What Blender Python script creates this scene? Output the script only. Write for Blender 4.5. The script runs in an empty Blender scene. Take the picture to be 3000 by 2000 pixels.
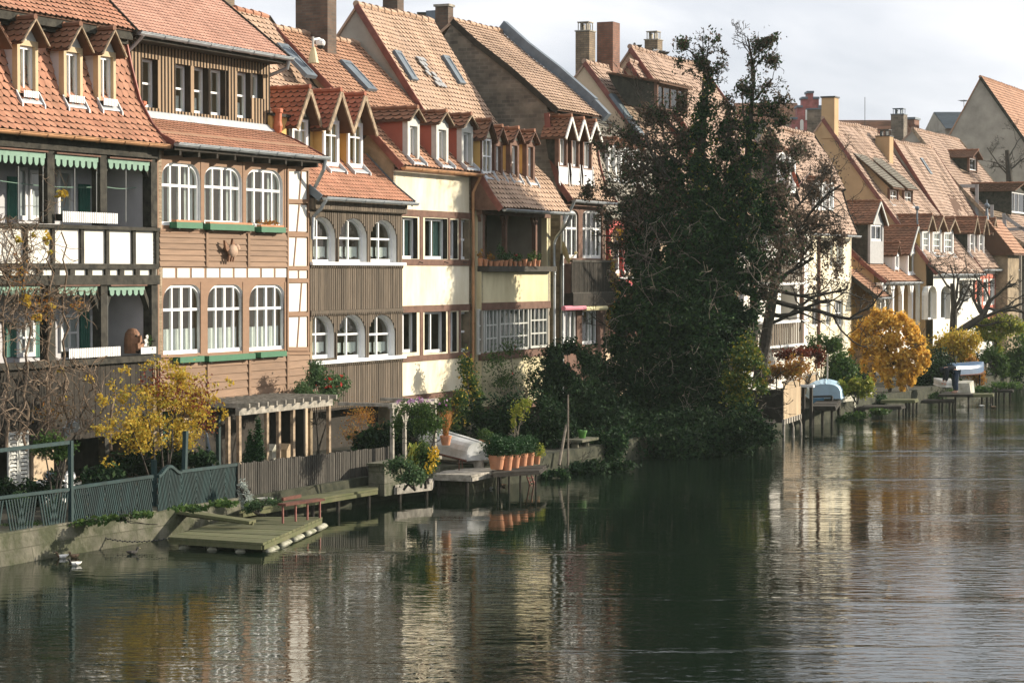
import bpy, math, random
import numpy as np
from mathutils import Vector, Matrix, noise
R = math.radians
scene = bpy.context.scene
col = scene.collection
random.seed(7)

# ------------------------------------------------------------------ camera
CAM_H = 5.5
F_PX = 6500.0
PITCH = math.atan(200 / F_PX)
cam_d = bpy.data.cameras.new('camera')
cam_d.sensor_width = 36
cam_d.lens = F_PX / 3000 * 36
cam_d.clip_start = 0.5
cam_d.clip_end = 3000
cam = bpy.data.objects.new('camera', cam_d)
cam.location = (0, 0, CAM_H)
cam.rotation_euler = (math.pi / 2 - PITCH, 0, 0)
col.objects.link(cam)
scene.camera = cam

# ------------------------------------------------------------------ sky, sun, exposure
SUN_DIR = Vector((0.945, 0.327, 0.0)).normalized()
SUN_EL = R(17)
SUN_VEC = Vector((SUN_DIR.x * math.cos(SUN_EL), SUN_DIR.y * math.cos(SUN_EL), math.sin(SUN_EL)))
SUN_STRENGTH = 5.0
SKY_STRENGTH = 0.07
CLOUD_LUM = 0.74
scene.view_settings.view_transform = 'Standard'
scene.view_settings.look = 'None'
scene.view_settings.gamma = 1
scene.view_settings.exposure = 0.62
w = bpy.data.worlds.new('World')
scene.world = w
w.use_nodes = True
nt = w.node_tree
nt.nodes.clear()
out = nt.nodes.new('ShaderNodeOutputWorld')
bg = nt.nodes.new('ShaderNodeBackground')
sky = nt.nodes.new('ShaderNodeTexSky')
sky.sky_type = 'NISHITA'
sky.sun_disc = False
sky.sun_elevation = SUN_EL
sky.sun_rotation = math.atan2(SUN_VEC.x, SUN_VEC.y)
sky.air_density = 1.0
sky.dust_density = 1.5
tc = nt.nodes.new('ShaderNodeTexCoord')
mp = nt.nodes.new('ShaderNodeMapping')
mp.inputs['Scale'].default_value = (1.0, 1.0, 3.4)
mp.inputs['Location'].default_value = (0.35, 0.1, 0.2)
nz = nt.nodes.new('ShaderNodeTexNoise')
nz.inputs['Scale'].default_value = 5.5
nz.inputs['Detail'].default_value = 7
nz.inputs['Roughness'].default_value = 0.5
nz.inputs['Distortion'].default_value = 0.4
rp = nt.nodes.new('ShaderNodeValToRGB')
rp.color_ramp.elements[0].position = 0.28
rp.color_ramp.elements[0].color = (0.64, 0.68, 0.78, 1)
rp.color_ramp.elements[1].position = 0.66
rp.color_ramp.elements[1].color = (1.0, 1.0, 1.02, 1)
mulc = nt.nodes.new('ShaderNodeMix'); mulc.data_type = 'RGBA'; mulc.blend_type = 'MULTIPLY'
mulc.inputs[0].default_value = 1
mulc.inputs[7].default_value = (CLOUD_LUM / SKY_STRENGTH,) * 3 + (1,)
rp2 = nt.nodes.new('ShaderNodeValToRGB')
rp2.color_ramp.elements[0].position = 0.22
rp2.color_ramp.elements[0].color = (0.72, 0.72, 0.72, 1)
rp2.color_ramp.elements[1].position = 0.55
rp2.color_ramp.elements[1].color = (0.96, 0.96, 0.96, 1)
mixw = nt.nodes.new('ShaderNodeMix'); mixw.data_type = 'RGBA'
L = nt.links.new
L(tc.outputs['Generated'], mp.inputs['Vector'])
L(mp.outputs['Vector'], nz.inputs['Vector'])
L(nz.outputs['Fac'], rp.inputs['Fac'])
L(nz.outputs['Fac'], rp2.inputs['Fac'])
L(rp.outputs['Color'], mulc.inputs[6])
L(rp2.outputs['Color'], mixw.inputs[0])
L(sky.outputs['Color'], mixw.inputs[6])
L(mulc.outputs[2], mixw.inputs[7])
L(mixw.outputs[2], bg.inputs['Color'])
bg.inputs['Strength'].default_value = SKY_STRENGTH
L(bg.outputs['Background'], out.inputs['Surface'])

sun_d = bpy.data.lights.new('sun', 'SUN')
sun_d.energy = SUN_STRENGTH
sun_d.angle = R(0.6)
sun_d.color = (1.0, 0.90, 0.74)
sun = bpy.data.objects.new('sun', sun_d)
sun.location = (60, 30, 60)
sun.rotation_euler = SUN_VEC.to_track_quat('Z', 'Y').to_euler()
col.objects.link(sun)
cy = scene.cycles
cy.max_bounces = 6
cy.diffuse_bounces = 3
cy.glossy_bounces = 3
cy.transmission_bounces = 4
cy.transparent_max_bounces = 8
cy.caustics_reflective = False
cy.caustics_refractive = False
cy.sample_clamp_indirect = 4

# ------------------------------------------------------------------ the row of houses shares one frame:
# u runs along the bank (away from the bridge), w runs from the facade line into the houses, z is up
ANG = R(24.78)
D = Vector((math.sin(ANG), math.cos(ANG), 0))
N = Vector((math.cos(ANG), -math.sin(ANG), 0))      # towards the river
O = Vector((-7.26, 55.5, 0))
ROTZ = math.pi / 2 - ANG
CP, SP = math.cos(PITCH), math.sin(PITCH)

def W(u, w, z):
    return O + D * u - N * w + Vector((0, 0, z))
def uw(p):
    q = Vector((p[0], p[1], 0)) - O
    return q.dot(D), -q.dot(N), p[2]
def ray(x, y):
    a = (x - 1500) / F_PX; b = -(y - 1000) / F_PX
    return Vector((a, CP + b * SP, -SP + b * CP))
CAM = Vector((0, 0, CAM_H))
def at_w(x, y, w=0.0):                 # point of the facade-parallel plane w seen at photo position x, y
    r = ray(x, y)
    t = (-w - (CAM - O).dot(N)) / r.dot(N)
    return uw(CAM + r * t)
def at_u(x, y, u):                     # point of the gable plane u
    r = ray(x, y)
    t = (u - (CAM - O).dot(D)) / r.dot(D)
    return uw(CAM + r * t)
def at_z(x, y, z=0.0):                 # point of the level plane z
    r = ray(x, y)
    t = (z - CAM_H) / r.z
    return uw(CAM + r * t)
def at_y(x, y, Y):                     # point at distance Y
    r = ray(x, y)
    return uw(CAM + r * (Y / r.y))
def U(x, w=0.0):
    return at_w(x, 800, w)[0]
def rect(x0, x1, y0, y1, w=0.0):       # photo rectangle -> u0, u1, z0, z1 on plane w
    xc = (x0 + x1) / 2
    a = U(x0, w); b = U(x1, w)
    return a, b, at_w(xc, y1, w)[2], at_w(xc, y0, w)[2]

# ------------------------------------------------------------------ objects
ZG = 0.6
BASE = (0.0, 0.0, 0.0)
def tag(o, label=None, cat=None, group=None, kind=None):
    if label: o['label'] = label
    if cat: o['category'] = cat
    if group: o['group'] = group
    if kind: o['kind'] = kind
    return o
def thing(name, label, cat, base, group=None):
    global BASE
    o = bpy.data.objects.new(name, None)
    o.empty_display_size = 0.3
    col.objects.link(o)
    BASE = tuple(base)
    o.location = W(*base)
    o.rotation_euler = (0, 0, ROTZ)
    return tag(o, label, cat, group)
def link_mesh(name, vs, fs, mats, mi, parent, smooth=False):
    me = bpy.data.meshes.new(name)
    me.from_pydata(vs, [], fs)
    for m in mats: me.materials.append(m)
    if mi and max(mi) > 0: me.polygons.foreach_set('material_index', mi)
    if smooth: me.polygons.foreach_set('use_smooth', [True] * len(me.polygons))
    o = bpy.data.objects.new(name, me)
    col.objects.link(o)
    if parent is not None: o.parent = parent
    return o

SPLIT = set('undercroft_post post window_sill stud timber_beam timber_band window_post balcony_beam dormer_wall dormer_post soffit hook awning_rod infill_panel cover_strip brace rafter balcony_floor loggia_floor loggia_wall vent_pipe facade_strip timber_strip cornice ground_wall porch_post balcony_post balcony_rail balcony_frame gable_timber wing eye bracket beam stilt downpipe coping blind_niche eaves_board leg verge_board veranda_frame scalloped_edge dormer_cheek dormer_sill cap balcony_wall cross_rail rail wall porch_wall gable_wall joist_end'.split())
class MB:
    def __init__(s): s.v = []; s.f = []; s.m = []; s.cm = 0; s.pc = []
    def add(s, vs, fs):
        k = len(s.v); s.v.extend(vs); s.pc.append((k, k + len(vs), len(s.f), len(s.f) + len(fs)))
        for f in fs: s.f.append(tuple(i + k for i in f)); s.m.append(s.cm)
    def box(s, a0, a1, b0, b1, c0, c1):
        if a0 > a1: a0, a1 = a1, a0
        if b0 > b1: b0, b1 = b1, b0
        if c0 > c1: c0, c1 = c1, c0
        s.hexa([(a0, b0, c0), (a1, b0, c0), (a1, b1, c0), (a0, b1, c0), (a0, b0, c1), (a1, b0, c1), (a1, b1, c1), (a0, b1, c1)])
    def hexa(s, p):
        s.add(p, [(0, 3, 2, 1), (4, 5, 6, 7), (0, 1, 5, 4), (1, 2, 6, 5), (2, 3, 7, 6), (3, 0, 4, 7)])
    def poly(s, pts): s.add(list(pts), [tuple(range(len(pts)))])
    def prism(s, pts, w0, w1):           # outline in u, z thickened from w0 to w1
        n = len(pts)
        vs = [(p[0], w0, p[1]) for p in pts] + [(p[0], w1, p[1]) for p in pts]
        fs = [tuple(range(n)), tuple(range(2 * n - 1, n - 1, -1))]
        fs += [(i, i + n, (i + 1) % n + n, (i + 1) % n) for i in range(n)]
        s.add(vs, fs)
    def prism_u(s, pts, u0, u1):         # outline in w, z thickened along u
        n = len(pts)
        vs = [(u0, p[0], p[1]) for p in pts] + [(u1, p[0], p[1]) for p in pts]
        fs = [tuple(range(n)), tuple(range(2 * n - 1, n - 1, -1))]
        fs += [(i, i + n, (i + 1) % n + n, (i + 1) % n) for i in range(n)]
        s.add(vs, fs)
    def prism_z(s, pts, z0, z1):
        n = len(pts)
        vs = [(p[0], p[1], z0) for p in pts] + [(p[0], p[1], z1) for p in pts]
        fs = [tuple(range(n)), tuple(range(2 * n - 1, n - 1, -1))]
        fs += [(i, i + n, (i + 1) % n + n, (i + 1) % n) for i in range(n)]
        s.add(vs, fs)
    def tube(s, pts, r, n=6):
        pts = [Vector(p) for p in pts]
        k = len(pts)
        if not hasattr(r, '__len__'): r = [r] * k
        vs = []; fs = []
        prev = None
        for i, p in enumerate(pts):
            t = (pts[min(i + 1, k - 1)] - pts[max(i - 1, 0)])
            if t.length < 1e-9: t = Vector((0, 0, 1))
            t.normalize()
            if prev is None:
                a = Vector((0, 0, 1)) if abs(t.z) < 0.9 else Vector((1, 0, 0))
                b = t.cross(a).normalized()
            else:
                b = prev - t * prev.dot(t)
                b = b.normalized() if b.length > 1e-6 else t.orthogonal().normalized()
            prev = b
            c = t.cross(b)
            for j in range(n):
                an = 2 * math.pi * j / n
                vs.append(tuple(p + (b * math.cos(an) + c * math.sin(an)) * r[i]))
        for i in range(k - 1):
            for j in range(n):
                fs.append((i * n + j, i * n + (j + 1) % n, (i + 1) * n + (j + 1) % n, (i + 1) * n + j))
        fs.append(tuple(range(n - 1, -1, -1))); fs.append(tuple(range((k - 1) * n, k * n)))
        s.add(vs, fs)
    def bar(s, p, q, a, b, up=(0, 0, 1)):  # beam of section a x b between two points
        p = Vector(p); q = Vector(q); t = (q - p).normalized(); upv = Vector(up)
        if abs(t.dot(upv)) > 0.95: upv = Vector((0, 1, 0))
        x = t.cross(upv).normalized() * (a / 2); y = x.cross(t).normalized() * (b / 2)
        s.hexa([tuple(v) for v in (p - x - y, p + x - y, p + x + y, p - x + y, q - x - y, q + x - y, q + x + y, q - x + y)])
    def lathe(s, prof, c, n=14):
        vs = []; fs = []
        for (r, z) in prof:
            for j in range(n):
                an = 2 * math.pi * j / n
                vs.append((c[0] + r * math.cos(an), c[1] + r * math.sin(an), c[2] + z))
        k = len(prof)
        for i in range(k - 1):
            for j in range(n):
                fs.append((i * n + j, i * n + (j + 1) % n, (i + 1) * n + (j + 1) % n, (i + 1) * n + j))
        fs.append(tuple(range(n - 1, -1, -1))); fs.append(tuple(range((k - 1) * n, k * n)))
        s.add(vs, fs)
    def ell(s, c, r, n=10, k=7):
        prof = [(max(0.001, math.sin(math.pi * i / k)), -math.cos(math.pi * i / k)) for i in range(k + 1)]
        vs = []; fs = []
        for (a, z) in prof:
            for j in range(n):
                an = 2 * math.pi * j / n
                vs.append((c[0] + r[0] * a * math.cos(an), c[1] + r[1] * a * math.sin(an), c[2] + r[2] * z))
        for i in range(k):
            for j in range(n):
                fs.append((i * n + j, i * n + (j + 1) % n, (i + 1) * n + (j + 1) % n, (i + 1) * n + j))
        s.add(vs, fs)
    def build(s, name, mats, parent=None, smooth=False, base=None):
        if not isinstance(mats, (list, tuple)): mats = [mats]
        b = BASE if base is None else base
        if parent is not None and name in SPLIT and len(s.pc) > 1:
            boxes = []
            for (a, e, f0, f1) in s.pc:
                q = np.array(s.v[a:e]); boxes.append((q.min(0), q.max(0)))
            grp = list(range(len(boxes)))
            def find(i):
                while grp[i] != i: i = grp[i]
                return i
            for i in range(len(boxes)):
                for j in range(i):
                    gap = np.maximum(0, np.maximum(boxes[i][0] - boxes[j][1], boxes[j][0] - boxes[i][1]))
                    if np.linalg.norm(gap) < 0.02: grp[find(i)] = find(j)
            ids = sorted(set(find(i) for i in range(len(boxes))))
            if 1 < len(ids) <= 60:
                o = None
                for g in ids:
                    sub = MB()
                    for i, (a, e, f0, f1) in enumerate(s.pc):
                        if find(i) == g:
                            k = len(sub.v); sub.v += s.v[a:e]
                            for f, mi in zip(s.f[f0:f1], s.m[f0:f1]): sub.f.append(tuple(x - a + k for x in f)); sub.m.append(mi)
                    p = sub.build(name, mats, parent, smooth, base)
                    o = o or p
                return o
        vs = [(x - b[0], y - b[1], z - b[2]) for (x, y, z) in s.v]
        return link_mesh(name, vs, s.f, mats, s.m, parent, smooth)
    def solo(s, name, mats, label, cat, base, group=None, kind=None, smooth=False):
        o = s.build(name, mats, None, smooth, base)
        o.location = W(*base); o.rotation_euler = (0, 0, ROTZ)
        return tag(o, label, cat, group, kind)

# ------------------------------------------------------------------ materials
MATS = {}
def mat(name, c, rough=0.8, var=0.18, scale=3.0, c2=None, bump=0.0, bscale=30.0, spec=0.3, stretch=(1, 1, 1), metal=0.0, island=0.0):
    m = bpy.data.materials.new(name); m.use_nodes = True
    t = m.node_tree; b = t.nodes['Principled BSDF']
    b.inputs['Roughness'].default_value = rough
    b.inputs['Specular IOR Level'].default_value = spec
    b.inputs['Metallic'].default_value = metal
    co = t.nodes.new('ShaderNodeTexCoord'); mpn = t.nodes.new('ShaderNodeMapping')
    mpn.inputs['Scale'].default_value = stretch
    t.links.new(co.outputs['Object'], mpn.inputs['Vector'])
    n = t.nodes.new('ShaderNodeTexNoise'); n.inputs['Scale'].default_value = scale; n.inputs['Detail'].default_value = 6
    n.inputs['Roughness'].default_value = 0.62
    t.links.new(mpn.outputs['Vector'], n.inputs['Vector'])
    r = t.nodes.new('ShaderNodeValToRGB')
    lo = tuple(max(0, x * (1 - var)) for x in c) if c2 is None else c2
    hi = tuple(min(1, x * (1 + var)) for x in c)
    r.color_ramp.elements[0].position = 0.33; r.color_ramp.elements[0].color = (*lo, 1)
    r.color_ramp.elements[1].position = 0.68; r.color_ramp.elements[1].color = (*hi, 1)
    t.links.new(n.outputs['Fac'], r.inputs['Fac'])
    src = r.outputs['Color']
    if island:
        g = t.nodes.new('ShaderNodeNewGeometry')
        mr = t.nodes.new('ShaderNodeMapRange'); mr.inputs['To Min'].default_value = 1 - island; mr.inputs['To Max'].default_value = 1 + island
        t.links.new(g.outputs['Random Per Island'], mr.inputs['Value'])
        mx = t.nodes.new('ShaderNodeMix'); mx.data_type = 'RGBA'; mx.blend_type = 'MULTIPLY'; mx.inputs[0].default_value = 1
        t.links.new(src, mx.inputs[6]); t.links.new(mr.outputs['Result'], mx.inputs[7])
        src = mx.outputs[2]
    t.links.new(src, b.inputs['Base Color'])
    if bump:
        n2 = t.nodes.new('ShaderNodeTexNoise'); n2.inputs['Scale'].default_value = bscale; n2.inputs['Detail'].default_value = 4
        t.links.new(mpn.outputs['Vector'], n2.inputs['Vector'])
        bp = t.nodes.new('ShaderNodeBump'); bp.inputs['Strength'].default_value = bump; bp.inputs['Distance'].default_value = 0.02
        t.links.new(n2.outputs['Fac'], bp.inputs['Height']); t.links.new(bp.outputs['Normal'], b.inputs['Normal'])
    MATS[name] = m
    return m
def leaf_mat(name, cols, trans=0.35, rough=0.6):
    m = bpy.data.materials.new(name); m.use_nodes = True
    t = m.node_tree; t.nodes.clear()
    o = t.nodes.new('ShaderNodeOutputMaterial')
    g = t.nodes.new('ShaderNodeNewGeometry'); r = t.nodes.new('ShaderNodeValToRGB')
    r.color_ramp.interpolation = 'LINEAR'
    e = r.color_ramp.elements
    while len(e) < len(cols): e.new(0.5)
    for i, c in enumerate(cols):
        e[i].position = i / max(1, len(cols) - 1); e[i].color = (*c, 1)
    t.links.new(g.outputs['Random Per Island'], r.inputs['Fac'])
    p = t.nodes.new('ShaderNodeBsdfPrincipled'); p.inputs['Roughness'].default_value = rough; p.inputs['Specular IOR Level'].default_value = 0.15
    tr = t.nodes.new('ShaderNodeBsdfTranslucent'); ms = t.nodes.new('ShaderNodeMixShader'); ms.inputs[0].default_value = trans
    t.links.new(r.outputs['Color'], p.inputs['Base Color']); t.links.new(r.outputs['Color'], tr.inputs['Color'])
    t.links.new(p.outputs['BSDF'], ms.inputs[1]); t.links.new(tr.outputs['BSDF'], ms.inputs[2])
    t.links.new(ms.outputs['Shader'], o.inputs['Surface'])
    MATS[name] = m
    return m
def tile_mat(name, a, b, moss, mossamt=0.5):
    m = bpy.data.materials.new(name); m.use_nodes = True
    t = m.node_tree; p = t.nodes['Principled BSDF']
    p.inputs['Roughness'].default_value = 0.75; p.inputs['Specular IOR Level'].default_value = 0.25
    g = t.nodes.new('ShaderNodeNewGeometry'); r = t.nodes.new('ShaderNodeValToRGB')
    e = r.color_ramp.elements
    e[0].color = (*[x * 0.86 for x in a], 1); e[1].color = (*b, 1); e[0].position = 0.0; e[1].position = 1.0
    k = e.new(0.15); k.color = (*a, 1)
    t.links.new(g.outputs['Random Per Island'], r.inputs['Fac'])
    co = t.nodes.new('ShaderNodeTexCoord')
    n = t.nodes.new('ShaderNodeTexNoise'); n.inputs['Scale'].default_value = 1.1; n.inputs['Detail'].default_value = 8; n.inputs['Roughness'].default_value = 0.7
    t.links.new(co.outputs['Object'], n.inputs['Vector'])
    r2 = t.nodes.new('ShaderNodeValToRGB'); r2.color_ramp.elements[0].position = 0.40; r2.color_ramp.elements[1].position = 0.70
    r2.color_ramp.elements[0].color = (0, 0, 0, 1); r2.color_ramp.elements[1].color = (mossamt,) * 3 + (1,)
    t.links.new(n.outputs['Fac'], r2.inputs['Fac'])
    mx = t.nodes.new('ShaderNodeMix'); mx.data_type = 'RGBA'
    mx.inputs[7].default_value = (*moss, 1)
    t.links.new(r2.outputs['Color'], mx.inputs[0]); t.links.new(r.outputs['Color'], mx.inputs[6])
    mp3 = t.nodes.new('ShaderNodeMapping'); mp3.inputs['Scale'].default_value = (1.6, 0.35, 0.35)
    n3 = t.nodes.new('ShaderNodeTexNoise'); n3.inputs['Scale'].default_value = 1.5; n3.inputs['Detail'].default_value = 7; n3.inputs['Roughness'].default_value = 0.65
    t.links.new(co.outputs['Object'], mp3.inputs['Vector']); t.links.new(mp3.outputs['Vector'], n3.inputs['Vector'])
    mr3 = t.nodes.new('ShaderNodeMapRange'); mr3.inputs['From Min'].default_value = 0.32; mr3.inputs['From Max'].default_value = 0.68; mr3.inputs['To Min'].default_value = 0.70; mr3.inputs['To Max'].default_value = 1.14
    t.links.new(n3.outputs['Fac'], mr3.inputs['Value'])
    mx3 = t.nodes.new('ShaderNodeMix'); mx3.data_type = 'RGBA'; mx3.blend_type = 'MULTIPLY'; mx3.inputs[0].default_value = 1
    t.links.new(mx.outputs[2], mx3.inputs[6]); t.links.new(mr3.outputs['Result'], mx3.inputs[7])
    t.links.new(mx3.outputs[2], p.inputs['Base Color'])
    MATS[name] = m
    return m
def brick_mat(name, c1, c2, mortar, sc=1.0, bw=0.26, bh=0.085):
    m = bpy.data.materials.new(name); m.use_nodes = True
    t = m.node_tree; p = t.nodes['Principled BSDF']; p.inputs['Roughness'].default_value = 0.9
    co = t.nodes.new('ShaderNodeTexCoord'); sp = t.nodes.new('ShaderNodeSeparateXYZ'); cb = t.nodes.new('ShaderNodeCombineXYZ')
    ad = t.nodes.new('ShaderNodeMath'); ad.operation = 'ADD'
    t.links.new(co.outputs['Object'], sp.inputs[0]); t.links.new(sp.outputs['X'], ad.inputs[0]); t.links.new(sp.outputs['Y'], ad.inputs[1])
    t.links.new(ad.outputs[0], cb.inputs['X']); t.links.new(sp.outputs['Z'], cb.inputs['Y'])
    br = t.nodes.new('ShaderNodeTexBrick')
    br.inputs['Color1'].default_value = (*c1, 1); br.inputs['Color2'].default_value = (*c2, 1); br.inputs['Mortar'].default_value = (*mortar, 1)
    br.inputs['Scale'].default_value = 1; br.inputs['Brick Width'].default_value = bw; br.inputs['Row Height'].default_value = bh; br.inputs['Mortar Size'].default_value = 0.012
    t.links.new(cb.outputs[0], br.inputs['Vector'])
    n = t.nodes.new('ShaderNodeTexNoise'); n.inputs['Scale'].default_value = 2.2; n.inputs['Detail'].default_value = 8
    t.links.new(co.outputs['Object'], n.inputs['Vector'])
    mr = t.nodes.new('ShaderNodeMapRange'); mr.inputs['From Min'].default_value = 0.3; mr.inputs['From Max'].default_value = 0.7; mr.inputs['To Min'].default_value = 0.6; mr.inputs['To Max'].default_value = 1.25
    t.links.new(n.outputs['Fac'], mr.inputs['Value'])
    mx = t.nodes.new('ShaderNodeMix'); mx.data_type = 'RGBA'; mx.blend_type = 'MULTIPLY'; mx.inputs[0].default_value = 1
    t.links.new(br.outputs['Color'], mx.inputs[6]); t.links.new(mr.outputs['Result'], mx.inputs[7])
    t.links.new(mx.outputs[2], p.inputs['Base Color'])
    MATS[name] = m
    return m

tile_mat('tile_orange', (0.46, 0.21, 0.13), (0.51, 0.25, 0.16), (0.20, 0.11, 0.06), 0.55)
tile_mat('tile_pink', (0.50, 0.27, 0.195), (0.54, 0.305, 0.225), (0.36, 0.17, 0.11), 0.35)
tile_mat('tile_rust', (0.42, 0.22, 0.135), (0.47, 0.26, 0.165), (0.28, 0.15, 0.08), 0.45)
tile_mat('tile_pale', (0.47, 0.315, 0.22), (0.52, 0.36, 0.26), (0.34, 0.23, 0.14), 0.45)
tile_mat('tile_far', (0.375, 0.255, 0.19), (0.42, 0.295, 0.225), (0.33, 0.215, 0.14), 0.45)
tile_mat('tile_brown', (0.24, 0.105, 0.060), (0.34, 0.155, 0.085), (0.12, 0.075, 0.045), 0.6)
tile_mat('tile_red', (0.32, 0.10, 0.055), (0.42, 0.15, 0.085), (0.20, 0.08, 0.05), 0.4)
tile_mat('tile_grey', (0.22, 0.20, 0.165), (0.32, 0.29, 0.24), (0.15, 0.14, 0.10), 0.6)
brick_mat('brick_yellow', (0.25, 0.18, 0.11), (0.17, 0.12, 0.08), (0.12, 0.10, 0.075))
brick_mat('brick_red', (0.25, 0.11, 0.07), (0.18, 0.075, 0.05), (0.13, 0.095, 0.07))
brick_mat('rubble', (0.20, 0.165, 0.125), (0.115, 0.095, 0.075), (0.19, 0.16, 0.125), bw=0.33, bh=0.13)
brick_mat('pink_brick', (0.42, 0.13, 0.12), (0.36, 0.11, 0.10), (0.30, 0.13, 0.12))
mat('roof_under', (0.10, 0.05, 0.03), 0.9)
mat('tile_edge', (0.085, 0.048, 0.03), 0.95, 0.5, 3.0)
brick_mat('brick_dark', (0.15, 0.09, 0.06), (0.09, 0.06, 0.045), (0.11, 0.09, 0.07))
mat('plaster_cream', (0.82, 0.76, 0.61), 0.9, 0.05, 1.6, bump=0.25, bscale=9, stretch=(1, 1, 0.35), c2=(0.66, 0.57, 0.38))
mat('plaster_yellow', (0.68, 0.61, 0.40), 0.9, 0.06, 1.6, bump=0.25, bscale=9, stretch=(1, 1, 0.35), c2=(0.52, 0.45, 0.27))
mat('plaster_white', (0.79, 0.77, 0.71), 0.9, 0.04, 1.6, bump=0.2, bscale=9, stretch=(1, 1, 0.4), c2=(0.66, 0.63, 0.56))
mat('plaster_ochre', (0.62, 0.40, 0.14), 0.9, 0.1, 1.5)
mat('plaster_beige', (0.55, 0.43, 0.30), 0.9, 0.12, 0.7, bump=0.2)
mat('plaster_tan', (0.46, 0.31, 0.17), 0.9, 0.15, 0.6, bump=0.2)
mat('plaster_dirty', (0.26, 0.20, 0.13), 0.95, 0.5, 1.6, bump=0.3)
mat('plaster_grey', (0.34, 0.31, 0.26), 0.95, 0.2, 1.0, bump=0.2)
mat('plaster_oxblood', (0.34, 0.105, 0.070), 0.85, 0.15, 1.5)
mat('plaster_red', (0.52, 0.15, 0.10), 0.85, 0.15, 1.5)
mat('loggia_grey', (0.52, 0.51, 0.52), 0.9, 0.1, 1.5)
mat('white_paint', (0.80, 0.80, 0.79), 0.5, 0.05, 4)
mat('grey_paint', (0.50, 0.50, 0.46), 0.6, 0.08, 4)
mat('beige_paint', (0.52, 0.40, 0.24), 0.7, 0.08, 4)
mat('brown_paint', (0.25, 0.145, 0.085), 0.7, 0.09, 2.5, stretch=(1, 1, 3), bump=0.1)
mat('brown_board', (0.24, 0.15, 0.095), 0.75, 0.16, 3.0, stretch=(0.4, 1, 4), bump=0.2, bscale=20, island=0.13)
mat('tan_board', (0.33, 0.225, 0.135), 0.75, 0.12, 4.0, stretch=(4, 1, 0.4), island=0.08)
mat('dark_batten', (0.045, 0.032, 0.022), 0.85, 0.3, 4.0)
mat('grey_brown_board', (0.125, 0.097, 0.070), 0.85, 0.3, 5.0, stretch=(4, 1, 0.3), bump=0.2, island=0.28)
mat('dark_timber', (0.040, 0.036, 0.028), 0.9, 0.6, 5.0, stretch=(1, 1, 1), bump=0.3, c2=(0.016, 0.015, 0.012))
mat('brown_timber', (0.155, 0.085, 0.060), 0.85, 0.25, 4.0, bump=0.2)
mat('bare_wood', (0.36, 0.27, 0.18), 0.85, 0.3, 6.0, bump=0.25, c2=(0.15, 0.11, 0.075))
mat('grey_wood', (0.34, 0.31, 0.26), 0.9, 0.3, 6.0, bump=0.25, c2=(0.17, 0.155, 0.13), island=0.2)
mat('silver_wood', (0.062, 0.055, 0.046), 0.9, 0.35, 6.0, stretch=(3, 3, 0.6), bump=0.25, c2=(0.040, 0.036, 0.03), island=0.35)
mat('mossy_wood', (0.10, 0.095, 0.05), 0.95, 0.3, 4.0, stretch=(0.6, 3, 1), bump=0.3, c2=(0.085, 0.095, 0.04), island=0.22)
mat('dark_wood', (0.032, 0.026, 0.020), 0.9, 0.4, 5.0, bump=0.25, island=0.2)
mat('light_slat', (0.40, 0.30, 0.19), 0.85, 0.2, 4.0, stretch=(4, 4, 0.4), island=0.15)
mat('red_wood', (0.11, 0.042, 0.028), 0.85, 0.3, 5.0)
mat('red_paint', (0.50, 0.07, 0.06), 0.6, 0.12, 5.0)
mat('green_shutter', (0.045, 0.165, 0.125), 0.6, 0.15, 5.0)
mat('box_green', (0.03, 0.135, 0.065), 0.55, 0.1, 5.0, island=0.08)
mat('valance_green', (0.20, 0.32, 0.245), 0.75, 0.14, 6.0)
mat('fence_teal', (0.011, 0.033, 0.033), 0.7, 0.25, 5.0, stretch=(3, 3, 0.5), island=0.3)
mat('zinc', (0.40, 0.43, 0.45), 0.42, 0.2, 3.0, metal=0.55, spec=0.5)
mat('lead', (0.50, 0.52, 0.54), 0.55, 0.15, 3.0, metal=0.2)
mat('slate_blue', (0.14, 0.17, 0.20), 0.55, 0.2, 3.0, metal=0.2)
mat('slate_grey', (0.34, 0.34, 0.34), 0.7, 0.12, 6.0)
mat('copper', (0.46, 0.25, 0.13), 0.5, 0.3, 3.0, metal=0.45)
mat('dark_metal', (0.05, 0.05, 0.05), 0.55, 0.3, 5.0, metal=0.4)
mat('dark_copper', (0.20, 0.075, 0.06), 0.55, 0.3, 3.0, metal=0.3)
mat('terracotta', (0.52, 0.24, 0.13), 0.85, 0.18, 5.0, bump=0.1)
mat('clay_orange', (0.50, 0.15, 0.07), 0.6, 0.1, 5.0)
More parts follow.
